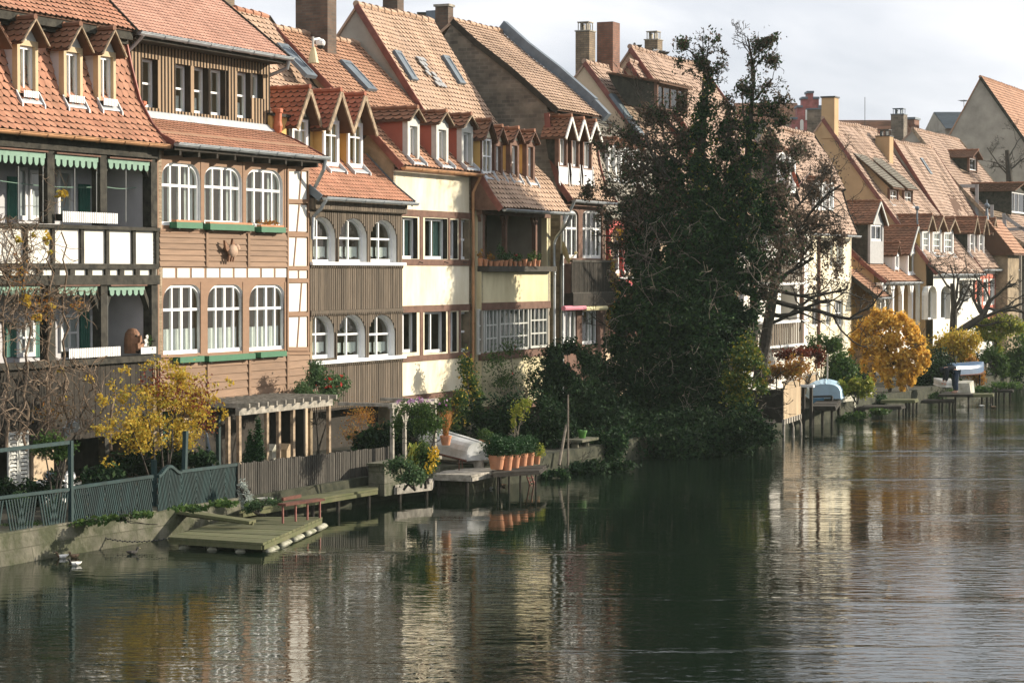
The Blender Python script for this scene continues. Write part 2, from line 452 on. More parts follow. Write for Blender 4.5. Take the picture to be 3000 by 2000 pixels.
def stone_blocks():
    m = brick_mat('stone_wall', (0.19, 0.175, 0.13), (0.13, 0.12, 0.085), (0.075, 0.07, 0.045), bw=0.95, bh=0.29)
    t = m.node_tree; p = t.nodes['Principled BSDF']
    src = p.inputs['Base Color'].links[0].from_socket
    co = t.nodes.new('ShaderNodeTexCoord'); n = t.nodes.new('ShaderNodeTexNoise'); n.inputs['Scale'].default_value = 1.7; n.inputs['Detail'].default_value = 9; n.inputs['Roughness'].default_value = 0.7
    t.links.new(co.outputs['Object'], n.inputs['Vector'])
    r = t.nodes.new('ShaderNodeValToRGB'); r.color_ramp.elements[0].position = 0.36; r.color_ramp.elements[1].position = 0.58
    t.links.new(n.outputs['Fac'], r.inputs['Fac'])
    mx = t.nodes.new('ShaderNodeMix'); mx.data_type = 'RGBA'; mx.inputs[7].default_value = (0.045, 0.05, 0.02, 1)
    t.links.new(r.outputs['Color'], mx.inputs[0]); t.links.new(src, mx.inputs[6]); t.links.new(mx.outputs[2], p.inputs['Base Color'])
    n2 = t.nodes.new('ShaderNodeTexNoise'); n2.inputs['Scale'].default_value = 9; n2.inputs['Detail'].default_value = 6; t.links.new(co.outputs['Object'], n2.inputs['Vector'])
    bp = t.nodes.new('ShaderNodeBump'); bp.inputs['Strength'].default_value = 0.7; bp.inputs['Distance'].default_value = 0.03; t.links.new(n2.outputs['Fac'], bp.inputs['Height']); t.links.new(bp.outputs['Normal'], p.inputs['Normal'])
stone_blocks()
mat('dark_stone', (0.045, 0.044, 0.028), 0.95, 0.4, 3.0, c2=(0.012, 0.016, 0.008), bump=0.6, bscale=7)
mat('concrete', (0.52, 0.50, 0.44), 0.9, 0.2, 2.5, bump=0.3, c2=(0.30, 0.29, 0.22))
mat('earth', (0.035, 0.032, 0.02), 1.0, 0.5, 1.5, bump=0.6, bscale=5)
mat('gravel', (0.24, 0.21, 0.15), 1.0, 0.5, 9.0, bump=0.6, bscale=40)
mat('bark', (0.050, 0.042, 0.034), 0.95, 0.4, 8.0, bump=0.5, bscale=25)
mat('bark_light', (0.22, 0.185, 0.145), 0.95, 0.4, 8.0, bump=0.4)
mat('vine', (0.20, 0.145, 0.10), 0.95, 0.45, 8.0)
mat('boat_white', (0.60, 0.61, 0.60), 0.6, 0.12, 2.5, c2=(0.34, 0.34, 0.29))
mat('old_float', (0.42, 0.40, 0.33), 0.8, 0.2, 4.0, c2=(0.12, 0.13, 0.07), bump=0.2)
mat('boat_blue', (0.10, 0.26, 0.40), 0.5, 0.1, 3.0)
mat('boat_pale_blue', (0.42, 0.60, 0.72), 0.5, 0.1, 3.0)
mat('canoe_blue', (0.022, 0.075, 0.155), 0.35, 0.15, 3.0, spec=0.5)
mat('dark_cloth', (0.012, 0.015, 0.022), 0.9, 0.2, 5)
mat('jeans', (0.03, 0.045, 0.075), 0.9, 0.2, 5)
mat('skin', (0.50, 0.30, 0.22), 0.6, 0.05, 5)
mat('carved_wood', (0.24, 0.12, 0.065), 0.7, 0.35, 5.0, bump=0.3)
mat('figure_wood', (0.40, 0.27, 0.19), 0.75, 0.25, 5.0)
mat('curtain', (0.75, 0.74, 0.70), 0.9, 0.06, 6.0)
mat('curtain_green', (0.20, 0.30, 0.26), 0.9, 0.1, 6.0)
mat('black_plastic', (0.02, 0.02, 0.022), 0.4, 0.1)
mat('dish_cream', (0.62, 0.54, 0.32), 0.55, 0.08, 4.0)
mat('feather_white', (0.75, 0.73, 0.68), 0.8, 0.1)
mat('feather_dark', (0.05, 0.045, 0.04), 0.8, 0.3)
mat('feather_brown', (0.20, 0.13, 0.08), 0.8, 0.3)
mat('bucket_blue', (0.15, 0.24, 0.36), 0.5, 0.1)
mat('green_plastic', (0.07, 0.19, 0.035), 0.45, 0.1)
mat('awning_yellow', (0.65, 0.58, 0.34), 0.8, 0.1)
mat('cloth_red', (0.45, 0.03, 0.06), 0.8, 0.1)
mat('cloth_pink', (0.60, 0.22, 0.28), 0.8, 0.1)
leaf_mat('leaf_ivy', [(0.006, 0.018, 0.008), (0.012, 0.036, 0.013), (0.024, 0.062, 0.02), (0.05, 0.095, 0.025)], 0.2, 0.75)
leaf_mat('leaf_shade', [(0.004, 0.011, 0.005), (0.008, 0.024, 0.009), (0.016, 0.042, 0.014), (0.032, 0.062, 0.018)], 0.15, 0.8)  # darker copy of the ivy leaf, with shade painted into the colour
leaf_mat('leaf_ivy_yellow', [(0.06, 0.10, 0.02), (0.16, 0.18, 0.03), (0.35, 0.27, 0.03)], 0.35)
leaf_mat('leaf_brown', [(0.06, 0.045, 0.034), (0.12, 0.088, 0.065), (0.19, 0.13, 0.095)], 0.3)
leaf_mat('leaf_orange', [(0.62, 0.33, 0.05), (0.78, 0.48, 0.08), (0.84, 0.60, 0.16)], 0.4)
leaf_mat('leaf_yellow', [(0.30, 0.19, 0.02), (0.52, 0.34, 0.04), (0.64, 0.46, 0.08), (0.30, 0.31, 0.05)], 0.4)
leaf_mat('leaf_rust', [(0.30, 0.12, 0.03), (0.42, 0.20, 0.05), (0.34, 0.25, 0.05)], 0.4)
leaf_mat('leaf_red', [(0.09, 0.015, 0.012), (0.16, 0.03, 0.02), (0.22, 0.07, 0.03)], 0.35)
leaf_mat('leaf_green', [(0.030, 0.065, 0.018), (0.055, 0.11, 0.025), (0.10, 0.15, 0.035)], 0.3)
leaf_mat('leaf_lime', [(0.14, 0.20, 0.03), (0.27, 0.30, 0.05), (0.40, 0.36, 0.06)], 0.4)
leaf_mat('leaf_box', [(0.010, 0.035, 0.012), (0.020, 0.060, 0.018), (0.035, 0.085, 0.025)], 0.2)
leaf_mat('leaf_rose', [(0.040, 0.085, 0.035), (0.070, 0.13, 0.05), (0.12, 0.18, 0.07)], 0.3)
leaf_mat('grass_orange', [(0.42, 0.19, 0.06), (0.55, 0.28, 0.10)], 0.3)
leaf_mat('grass_silver', [(0.34, 0.38, 0.34), (0.48, 0.52, 0.48)], 0.3)
leaf_mat('petal_violet', [(0.34, 0.10, 0.30), (0.50, 0.32, 0.48), (0.58, 0.46, 0.56)], 0.3)
leaf_mat('petal_red', [(0.45, 0.02, 0.02), (0.55, 0.05, 0.03)], 0.3)
leaf_mat('petal_yellow', [(0.65, 0.40, 0.03), (0.70, 0.50, 0.05)], 0.3)
M = MATS
def glass_mat():
    m = bpy.data.materials.new('window_glass'); m.use_nodes = True
    t = m.node_tree; t.nodes.clear()
    o = t.nodes.new('ShaderNodeOutputMaterial')
    tr = t.nodes.new('ShaderNodeBsdfTransparent'); tr.inputs['Color'].default_value = (0.80, 0.86, 0.84, 1)
    gl = t.nodes.new('ShaderNodeBsdfGlossy'); gl.inputs['Roughness'].default_value = 0.015
    fr = t.nodes.new('ShaderNodeFresnel'); fr.inputs['IOR'].default_value = 1.65
    ms = t.nodes.new('ShaderNodeMixShader')
    g = t.nodes.new('ShaderNodeNewGeometry'); inv = t.nodes.new('ShaderNodeMath'); inv.operation = 'SUBTRACT'; inv.inputs[0].default_value = 1; t.links.new(g.outputs['Backfacing'], inv.inputs[1])
    fm = t.nodes.new('ShaderNodeMath'); fm.operation = 'MULTIPLY'; t.links.new(fr.outputs[0], fm.inputs[0]); t.links.new(inv.outputs[0], fm.inputs[1])
    t.links.new(fm.outputs[0], ms.inputs[0]); t.links.new(tr.outputs[0], ms.inputs[1]); t.links.new(gl.outputs[0], ms.inputs[2])
    t.links.new(ms.outputs[0], o.inputs['Surface'])
    MATS['glass'] = m
glass_mat()
def water_mat():
    m = bpy.data.materials.new('river_water'); m.use_nodes = True
    t = m.node_tree; p = t.nodes['Principled BSDF']
    p.inputs['Base Color'].default_value = (0.006, 0.012, 0.007, 1)
    p.inputs['Roughness'].default_value = 0.02
    p.inputs['IOR'].default_value = 1.37
    p.inputs['Specular IOR Level'].default_value = 0.5
    co = t.nodes.new('ShaderNodeNewGeometry')
    def nzz(scale, sx, sy, det, rot=0.0):
        mpn = t.nodes.new('ShaderNodeMapping'); mpn.inputs['Scale'].default_value = (sx, sy, 1); mpn.inputs['Rotation'].default_value = (0, 0, rot)
        n = t.nodes.new('ShaderNodeTexNoise'); n.inputs['Scale'].default_value = scale; n.inputs['Detail'].default_value = det
        n.inputs['Distortion'].default_value = 0.5
        t.links.new(co.outputs['Position'], mpn.inputs['Vector']); t.links.new(mpn.outputs['Vector'], n.inputs['Vector'])
        return n.outputs['Fac']
    a = nzz(4.0, 0.38, 1.1, 3, 0.06); b = nzz(1.0, 0.35, 1.2, 2, -0.05); c = nzz(0.05, 0.45, 2.2, 3, 0.05)
    def math_(op, x, y):
        q = t.nodes.new('ShaderNodeMath'); q.operation = op
        for i, v in enumerate((x, y)):
            if isinstance(v, (int, float)): q.inputs[i].default_value = v
            else: t.links.new(v, q.inputs[i])
        return q.outputs[0]
    ruff = t.nodes.new('ShaderNodeMapRange'); ruff.inputs['From Min'].default_value = 0.38; ruff.inputs['From Max'].default_value = 0.62
    ruff.inputs['To Min'].default_value = 0.35; ruff.inputs['To Max'].default_value = 1.9
    t.links.new(c, ruff.inputs['Value'])
    d = nzz(1.0, 0.035, 0.42, 2, 0.04); st = t.nodes.new('ShaderNodeMapRange'); st.inputs['From Min'].default_value = 0.58; st.inputs['From Max'].default_value = 0.70; st.inputs['To Min'].default_value = 1.0; st.inputs['To Max'].default_value = 3.6; t.links.new(d, st.inputs['Value'])
    sx_ = t.nodes.new('ShaderNodeSeparateXYZ'); t.links.new(co.outputs['Position'], sx_.inputs[0]); mid = t.nodes.new('ShaderNodeMapRange'); mid.inputs['From Min'].default_value = 1.0; mid.inputs['From Max'].default_value = 11.0; mid.inputs['To Min'].default_value = 0.9; mid.inputs['To Max'].default_value = 2.4; t.links.new(sx_.outputs['X'], mid.inputs['Value'])
    ruff_o = math_('MULTIPLY', math_('MULTIPLY', ruff.outputs[0], st.outputs[0]), mid.outputs[0])
    h = math_('ADD', math_('MULTIPLY', math_('MULTIPLY', a, ruff_o), 0.0058), math_('MULTIPLY', b, 0.0028))
    bp = t.nodes.new('ShaderNodeBump'); bp.inputs['Strength'].default_value = 1.0; bp.inputs['Distance'].default_value = 1.0
    t.links.new(h, bp.inputs['Height']); t.links.new(bp.outputs['Normal'], p.inputs['Normal'])
    MATS['water'] = m
water_mat()
# ------------------------------------------------------------------ builders for buildings
ident = lambda a, p, z: (a, p, z)            # sweep along u, profile in w, z
swapf = lambda a, p, z: (p, a, z)            # sweep along w, profile in u, z

def tile_rows(mb, prof, a0, a1, tw=0.25, ch=0.19, fn=ident, th=0.035, wob=0.0, seed=0, simple=False, skip=None, edge_i=2):
    rnd = random.Random(seed)
    seg = []; tot = 0
    for i in range(len(prof) - 1):
        l = math.hypot(prof[i + 1][0] - prof[i][0], prof[i + 1][1] - prof[i][1]); seg.append((tot, l)); tot += l
    def pos(s):
        k = 0
        while k < len(seg) - 1 and s > seg[k][0] + seg[k][1]: k += 1
        t = (s - seg[k][0]) / seg[k][1]
        a = prof[k]; b = prof[k + 1]
        return a[0] + (b[0] - a[0]) * t, a[1] + (b[1] - a[1]) * t, (b[0] - a[0]) / seg[k][1], (b[1] - a[1]) / seg[k][1]
    sg = 1 if prof[-1][0] >= prof[0][0] else -1
    nrow = max(1, int(tot / ch)); ch = tot / nrow
    xs = (-0.96, -0.55, 0, 0.55, 0.96) if not simple else (-0.97, 0, 0.97)
    rds = (0.34, 0.09, 0, 0.09, 0.34) if not simple else (0.22, 0, 0.22)
    nn = len(xs)
    for r in range(nrow):
        s0 = r * ch
        off = (r % 2) * 0.5
        ncol = int((a1 - a0) / tw) + 2
        for c in range(-1, ncol):
            ac = a0 + (c + off + 0.5) * tw
            lo = max(a0, ac - tw / 2); hi = min(a1, ac + tw / 2)
            if hi - lo < tw * 0.12: continue
            if skip and skip(ac, s0): continue
            jit = rnd.uniform(-0.010, 0.010); hj = th * rnd.uniform(0.88, 1.12)
            wz = wob * (noise.noise((ac * 0.45, s0 * 0.35, seed * 3.1)) + 0.5 * noise.noise((ac * 1.1, s0 * 0.8, seed))) if wob else 0
            mid = (lo + hi) / 2; hw = (hi - lo) / 2
            hi_p = []; lo_p = []
            for x, rd in zip(xs, rds):
                p, z, dp, dz = pos(max(0, s0 + rd * tw + jit))
                n = (-dz * sg, dp * sg)
                a = mid + x * hw
                hi_p.append(fn(a, p + n[0] * (hj + wz), z + n[1] * (hj + wz)))
                lo_p.append(fn(a, p + n[0] * wz, z + n[1] * wz))
            p, z, dp, dz = pos(min(tot, s0 + ch * 1.15))
            n = (-dz * sg, dp * sg)
            e = hj * 0.12 + wz
            t0 = fn(mid - hw * 0.97, p + n[0] * e, z + n[1] * e); t1 = fn(mid + hw * 0.97, p + n[0] * e, z + n[1] * e)
            fs = [tuple(range(nn)) + (nn, nn + 1)]
            fs.append((0, nn + 1, nn + 2)); fs.append((nn - 1, 2 * nn + 1, nn))
            vs_ = hi_p + [t1, t0] + lo_p
            mb.add(vs_, fs)
            k0 = len(mb.v) - len(vs_); ed = edge_i
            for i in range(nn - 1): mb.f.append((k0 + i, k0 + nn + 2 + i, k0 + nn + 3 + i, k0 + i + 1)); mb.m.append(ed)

def profz(prof, wq):
    if wq <= prof[0][0]: return prof[0][1]
    for a, b in zip(prof, prof[1:]):
        if a[0] <= wq <= b[0] and b[0] > a[0]: return a[1] + (b[1] - a[1]) * (wq - a[0]) / (b[0] - a[0])
    return prof[-1][1]
def profw(prof, zq):
    for a, b in zip(prof, prof[1:]):
        if min(a[1], b[1]) <= zq <= max(a[1], b[1]) and b[1] != a[1]: return a[0] + (b[0] - a[0]) * (zq - a[1]) / (b[1] - a[1])
    return prof[-1][0] if zq > prof[-1][1] else prof[0][0]

def roof(root, prof, u0, u1, tmat, tw=0.25, ch=0.19, back=True, ridge=True, verge=(True, True), vmat='dark_wood', wob=0.03, seed=0, th=0.035, name='roof', simple=False, ridgemat=None):
    mb = MB()
    tile_rows(mb, prof, u0, u1, tw, ch, ident, min(th, 0.027) if tw > 0.18 else 0.015, wob, seed, simple)
    mb.cm = 1
    for a, b in zip(prof, prof[1:]):
        e = -0.05
        dl = math.hypot(b[0] - a[0], b[1] - a[1]); n = (-(b[1] - a[1]) / dl * e, (b[0] - a[0]) / dl * e)
        A = (a[0] + n[0], a[1] + n[1]); B = (b[0] + n[0], b[1] + n[1])
        mb.poly([(u0, A[0], A[1]), (u1, A[0], A[1]), (u1, B[0], B[1]), (u0, B[0], B[1])])
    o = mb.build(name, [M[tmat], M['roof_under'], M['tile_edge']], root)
    wr, zr = prof[-1]
    if back:
        mb = MB()
        we = 2 * wr - prof[0][0] - 0.3
        mb.prism_u([(wr, zr - 0.02), (we, prof[0][1] + 0.4), (we, prof[0][1] + 0.3), (wr, zr - 0.14)], u0 + 0.01, u1 - 0.01)
        mb.build('rear_roof', M[tmat], root)
    if ridge:
        mb = MB()
        k = max(2, int((u1 - u0) / 0.42)); st = (u1 - u0) / k
        for i in range(k):
            a = u0 + i * st; j = random.Random(seed + i).uniform(-0.012, 0.02)
            wv = wob * noise.noise((a * 0.45, 3.3, seed * 3.1)) if wob else 0
            mb.tube([(a - 0.03, wr, zr - 0.015 + j + wv), (a + st, wr, zr - 0.035 + j + wv)], [0.115, 0.085], 8)
        mb.build('ridge_cap', M[ridgemat or tmat], root)
    mb = MB(); did = False
    for on, uu, sgn in ((verge[0], u0, -1), (verge[1], u1, 1)):
        if not on: continue
        did = True
        for a, b in zip(prof, prof[1:]):
            mb.bar((uu + sgn * 0.022, a[0], a[1] - 0.06), (uu + sgn * 0.022, b[0], b[1] - 0.06), 0.04, 0.2, up=(0, -(b[1] - a[1]), b[0] - a[0]))
    if did: mb.build('verge_board', M[vmat], root)
    return o

def gables(root, u0, u1, prof, wf, zb, gmat, left=True, right=True, inset=0.06, rear=True):
    wr, zr = prof[-1]
    pts = [(wf, zb)] + [(wf, profz(prof, wf) - 0.09)] + [(p[0], p[1] - 0.09) for p in prof if p[0] > wf + 0.02]
    wb = 2 * wr - wf
    pts += [(wb, profz(prof, wf) - 0.05), (wb, zb)]
    mb = MB()
    if left: mb.prism_u(pts, u0 + inset, u0 + inset + 0.12)
    if right: mb.prism_u(pts, u1 - inset - 0.12, u1 - inset)
    if rear: mb.box(u0 + inset + 0.13, u1 - inset - 0.13, wb - 0.12, wb, zb, profz(prof, wf) - 0.2)
    return mb.build('gable_wall', M[gmat], root)

def arch_pts(u0, u1, z1, ru, rz, n=7):
    L_ = [(u0 + ru - ru * math.cos(math.pi / 2 * i / n), z1 - rz + rz * math.sin(math.pi / 2 * i / n)) for i in range(n + 1)]
    R_ = [(u1 - ru + ru * math.cos(math.pi / 2 * i / n), z1 - rz + rz * math.sin(math.pi / 2 * i / n)) for i in range(n + 1)]
    return L_, R_

def wall(root, u0, u1, z0, z1, w, ops, m, rmat=None, name='wall', thick=True):
    """wall face with real openings and reveals; ops: (u0,u1,z0,z1,depth,arch)"""
    mb = MB()
    us = sorted(set([u0, u1] + [min(max(v, u0), u1) for o in ops for v in o[:2]]))
    zs = sorted(set([z0, z1] + [min(max(v, z0), z1) for o in ops for v in o[2:4]]))
    for i in range(len(us) - 1):
        for j in range(len(zs) - 1):
            cu = (us[i] + us[i + 1]) / 2; cz = (zs[j] + zs[j + 1]) / 2
            if any(o[0] < cu < o[1] and o[2] < cz < o[3] for o in ops): continue
            mb.poly([(us[i], w, zs[j]), (us[i + 1], w, zs[j]), (us[i + 1], w, zs[j + 1]), (us[i], w, zs[j + 1])])
    for o in ops:
        a, b, c, d, dep = o[:5]; arch = o[5] if len(o) > 5 else None
        if arch:
            Lp, Rp = arch_pts(a, b, d, *arch)
            for i in range(len(Lp) - 1):
                mb.poly([(a, w, d), (Lp[i][0], w, Lp[i][1]), (Lp[i + 1][0], w, Lp[i + 1][1])])
                mb.poly([(b, w, d), (Rp[i + 1][0], w, Rp[i + 1][1]), (Rp[i][0], w, Rp[i][1])])
    mb.cm = 1
    for o in ops:
        a, b, c, d, dep = o[:5]; arch = o[5] if len(o) > 5 else None
        e = w + dep
        if arch:
            Lp, Rp = arch_pts(a, b, d, *arch)
            line = [(a, c)] + Lp + Rp[::-1] + [(b, c)]
        else: line = [(a, c), (a, d), (b, d), (b, c)]
        line = line + [line[0]]
        for p, q in zip(line, line[1:]):
            mb.poly([(p[0], w, p[1]), (q[0], w, q[1]), (q[0], e, q[1]), (p[0], e, p[1])])
    return mb.build(name, [M[m], M[rmat or m]], root)

def window(root, u0, u1, z0, z1, w, mull=(0.5,), tran=(), fw=0.06, mw=0.045, arch=None, fmat='white_paint', curtain=None, wide=(), sub=False, cmat='curtain', sash=0.0):
    mb = MB(); a, b = w - 0.025, w + 0.05
    zt = z1 - (arch[1] if arch else 0)
    mb.box(u0, u0 + fw, a, b, z0, zt); mb.box(u1 - fw, u1, a, b, z0, zt)
    mb.box(u0 + fw, u1 - fw, a + 0.002, b, z0, z0 + fw * 1.25)
    def ztop(u):
        if not arch: return z1 - fw * 0.5
        ru, rz = arch
        d = 0
        if u < u0 + ru: d = (u0 + ru - u) / ru
        elif u > u1 - ru: d = (u - (u1 - ru)) / ru
        return z1 - rz + rz * math.sqrt(max(0, 1 - d * d)) - fw * 0.4
    if arch:
        Lp, Rp = arch_pts(u0, u1, z1, *arch)
        line = Lp + Rp[::-1]
        cx, cz = (u0 + u1) / 2, z1 - arch[1]
        inner = []
        for p in line:
            if p[0] < u0 + arch[0]: c = (u0 + arch[0], cz)
            elif p[0] > u1 - arch[0]: c = (u1 - arch[0], cz)
            else: c = (p[0], cz)
            dx, dz = c[0] - p[0], c[1] - p[1]; l = math.hypot(dx, dz) or 1
            inner.append((p[0] + dx / l * fw, p[1] + dz / l * fw))
        for p, q, r_, s_ in zip(line, line[1:], inner[1:], inner):
            if math.hypot(p[0] - q[0], p[1] - q[1]) < 1e-5: continue
            mb.prism([p, q, r_, s_], a + 0.001, b)
    else:
        mb.box(u0 + fw, u1 - fw, a + 0.002, b, z1 - fw, z1)
    for i, f in enumerate(mull):
        u = u0 + (u1 - u0) * f; h = mw / 2 * (1.5 if i in wide else 1)
        mb.box(u - h, u + h, a + 0.006, b - 0.004, z0 + fw * 1.25, ztop(u))
    for f in tran:
        z = z0 + (z1 - z0) * f; h = mw * 0.55
        hl = fw * 0.9
        mb.box(u0 + hl, u1 - hl, a + 0.009, b - 0.006, z - h, z + h)
    fr = mb.build('window_frame' if sub else 'window', M[fmat], root)
    par = root if sub else fr
    mb = MB(); g = 0.012
    mb.poly([(u0 + g, w + 0.02, z0 + g), (u1 - g, w + 0.02, z0 + g), (u1 - g, w + 0.02, z1 - g), (u0 + g, w + 0.02, z1 - g)])
    mb.build('pane', M['glass'], par)
    if curtain:
        mb = MB()
        def drape(c0, c1, zz0, zz1, hem=0.0):
            n = max(6, int((c1 - c0) / 0.035)); pts = []
            for i in range(n + 1):
                u = c0 + (c1 - c0) * i / n
                pts.append((u, w + 0.13 + 0.018 * math.sin(i * 1.9) + 0.008 * math.sin(i * 0.7)))
            for p, q in zip(pts, pts[1:]):
                mb.poly([(p[0], p[1], zz0 + hem * abs(math.sin(p[0] * 7))), (q[0], q[1], zz0 + hem * abs(math.sin(q[0] * 7))), (q[0], q[1], zz1), (p[0], p[1], zz1)])
        wd = u1 - u0; hh = z1 - z0
        if 'half' in curtain: drape(u0 + 0.03, u1 - 0.03, z0 + 0.04, z0 + hh * 0.36)
        if 'third' in curtain: drape(u0 + 0.03, u0 + wd * 0.45, z0 + 0.12, z0 + hh * 0.36, 0.05); drape(u0 + wd * 0.55, u1 - 0.03, z0 + 0.12, z0 + hh * 0.36, 0.05)
        if 'side' in curtain: drape(u0 + 0.03, u0 + wd * 0.24, z0 + 0.05, z1 - 0.04); drape(u1 - wd * 0.24, u1 - 0.03, z0 + 0.05, z1 - 0.04)
        if 'full' in curtain: drape(u0 + 0.03, u1 - 0.03, z0 + 0.05, z1 - 0.04)
        if 'left' in curtain: drape(u0 + 0.03, u0 + wd * 0.5, z0 + 0.05, z1 - 0.04)
        mb.build('curtain', M[cmat], par)
    return fr

def px_windows(root, specs, w, depth, m, wallrange, rmat=None, wallname='wall', **kw):
    """specs: list of (x0,x1,y0,y1,dict); builds the wall with openings and the windows in it"""
    ops = []; wins = []
    for s in specs:
        a, b, c, d = rect(*s[:4], w)
        k = dict(kw); k.update(s[4] if len(s) > 4 else {})
        ar = k.pop('arch_px', None); arch = None
        if ar:
            arch = ((b - a) * ar[0], (d - c) * ar[1])
        dp = k.pop('depth', depth)
        nowin = k.pop('none', False)
        ops.append((a, b, c, d, dp, arch))
        wins.append((a, b, c, d, dp, arch, k, nowin))
    wl = wall(root, *wallrange, w, ops, m, rmat, wallname)
    for (a, b, c, d, dp, arch, k, nowin) in wins:
        if not nowin: window(root, a, b, c, d, w + dp - 0.02, arch=arch, **k)
    return wl, ops

def gutter(root, u0, u1, w, z, m='zinc', r=0.075, down=None, dz=0.0):
    mb = MB()
    n = 8; vs = []; fs = []
    k = max(2, int((u1 - u0) / 0.9)) + 1
    for i in range(k):
        u = u0 + (u1 - u0) * i / (k - 1); zz = z - dz * i / (k - 1)
        for rr in (r, r - 0.012):
            for j in range(n):
                an = math.pi + math.pi * j / (n - 1)
                vs.append((u, w + rr * math.cos(an), zz + rr * math.sin(an)))
    for i in range(k - 1):
        for q in (0, n):
            for j in range(n - 1):
                a = i * 2 * n + q + j
                fs.append((a, a + 1, a + 1 + 2 * n, a + 2 * n))
    mb.add(vs, fs)
    for u in (u0, u1):
        mb.prism_u([(w + r * math.cos(math.pi + math.pi * j / 7), z + r * math.sin(math.pi + math.pi * j / 7)) for j in range(8)], u - 0.006, u + 0.006)
    mb.tube([(u0, w - r, z), (u1, w - r, z - dz)], 0.014, 6)
    for i in range(1, k - 1):
        u = u0 + (u1 - u0) * i / (k - 1)
        mb.tube([(u, w + (r + 0.006) * math.cos(math.pi + math.pi * j / 6), z + (r + 0.006) * math.sin(math.pi + math.pi * j / 6)) for j in range(7)], 0.012, 4)
    g = mb.build('gutter', M[m], root)
    for pts in (down or []):
        mb = MB(); mb.tube(pts, 0.052, 8)
        for p, q in zip(pts, pts[1:]):
            if abs(p[2] - q[2]) > 1.0:
                t = 0.2
                while t < 1: mb.lathe([(0.058, 0), (0.064, 0.02), (0.058, 0.04)], (p[0] + (q[0] - p[0]) * t, p[1] + (q[1] - p[1]) * t, p[2] + (q[2] - p[2]) * t), 8); t += 0.4
        mb.build('downpipe', M[m], root, smooth=False)
    return g

def chimney(root, u, w, z0, z1, su, sw, m='brick_yellow', cap='slab', capmat='grey_wood', pots=0):
    mb = MB(); mb.box(u - su / 2, u + su / 2, w - sw / 2, w + sw / 2, z0, z1)
    c = mb.build('chimney', M[m], root)
    mb = MB()
    if cap == 'slab':
        mb.box(u - su / 2 - 0.05, u + su / 2 + 0.05, w - sw / 2 - 0.05, w + sw / 2 + 0.05, z1 + 0.002, z1 + 0.08)
    if cap == 'pipe':
        mb.box(u - su / 2 - 0.03, u + su / 2 + 0.03, w - sw / 2 - 0.03, w + sw / 2 + 0.03, z1 + 0.002, z1 + 0.05)
        for k in (-0.2, 0.2):
            mb.box(u - su * 0.32, u + su * 0.32, w + k * sw - 0.03, w + k * sw + 0.03, z1 + 0.05, z1 + 0.32)
        mb.box(u - su * 0.42, u + su * 0.42, w - sw * 0.42, w + sw * 0.42, z1 + 0.36, z1 + 0.40)
        for a in (-1, 1):
            for b_ in (-1, 1): mb.box(u + a * su * 0.36 - 0.015, u + a * su * 0.36 + 0.015, w + b_ * sw * 0.36 - 0.015, w + b_ * sw * 0.36 + 0.015, z1 + 0.05, z1 + 0.36)
    for i in range(pots):
        mb.lathe([(0.09, 0.05), (0.08, 0.3), (0.1, 0.34)], (u + (i - (pots - 1) / 2) * 0.3, w, z1), 10)
    mb.build('chimney_cap', M[capmat], c)
    return c

def skylight(root, prof, uu, w0, w1, width):
    """roof window lying on the slope, between w0 (low) and w1 (high)"""
    z0, z1 = profz(prof, w0), profz(prof, w1)
    dl = math.hypot(w1 - w0, z1 - z0); n = (-(z1 - z0) / dl, (w1 - w0) / dl)
    def P(u, t, h): return (u, w0 + (w1 - w0) * t + n[0] * h, z0 + (z1 - z0) * t + n[1] * h)
    mb = MB()
    for (ua, ub, ta, tb) in ((0, 0.08, 0, 1), (width - 0.08, width, 0, 1), (0.08, width - 0.08, 0, 0.1), (0.08, width - 0.08, 0.9, 1)):
        mb.hexa([P(uu + ua, ta, 0), P(uu + ub, ta, 0), P(uu + ub, tb, 0), P(uu + ua, tb, 0), P(uu + ua, ta, 0.12), P(uu + ub, ta, 0.12), P(uu + ub, tb, 0.12), P(uu + ua, tb, 0.12)])
    f = mb.build('skylight', M['slate_blue'], root)
    mb = MB(); mb.poly([P(uu + 0.06, 0.05, 0.10), P(uu + width - 0.06, 0.05, 0.10), P(uu + width - 0.06, 0.95, 0.10), P(uu + 0.06, 0.95, 0.10)])
    mb.build('pane', M['slate_blue'], f)
    return f

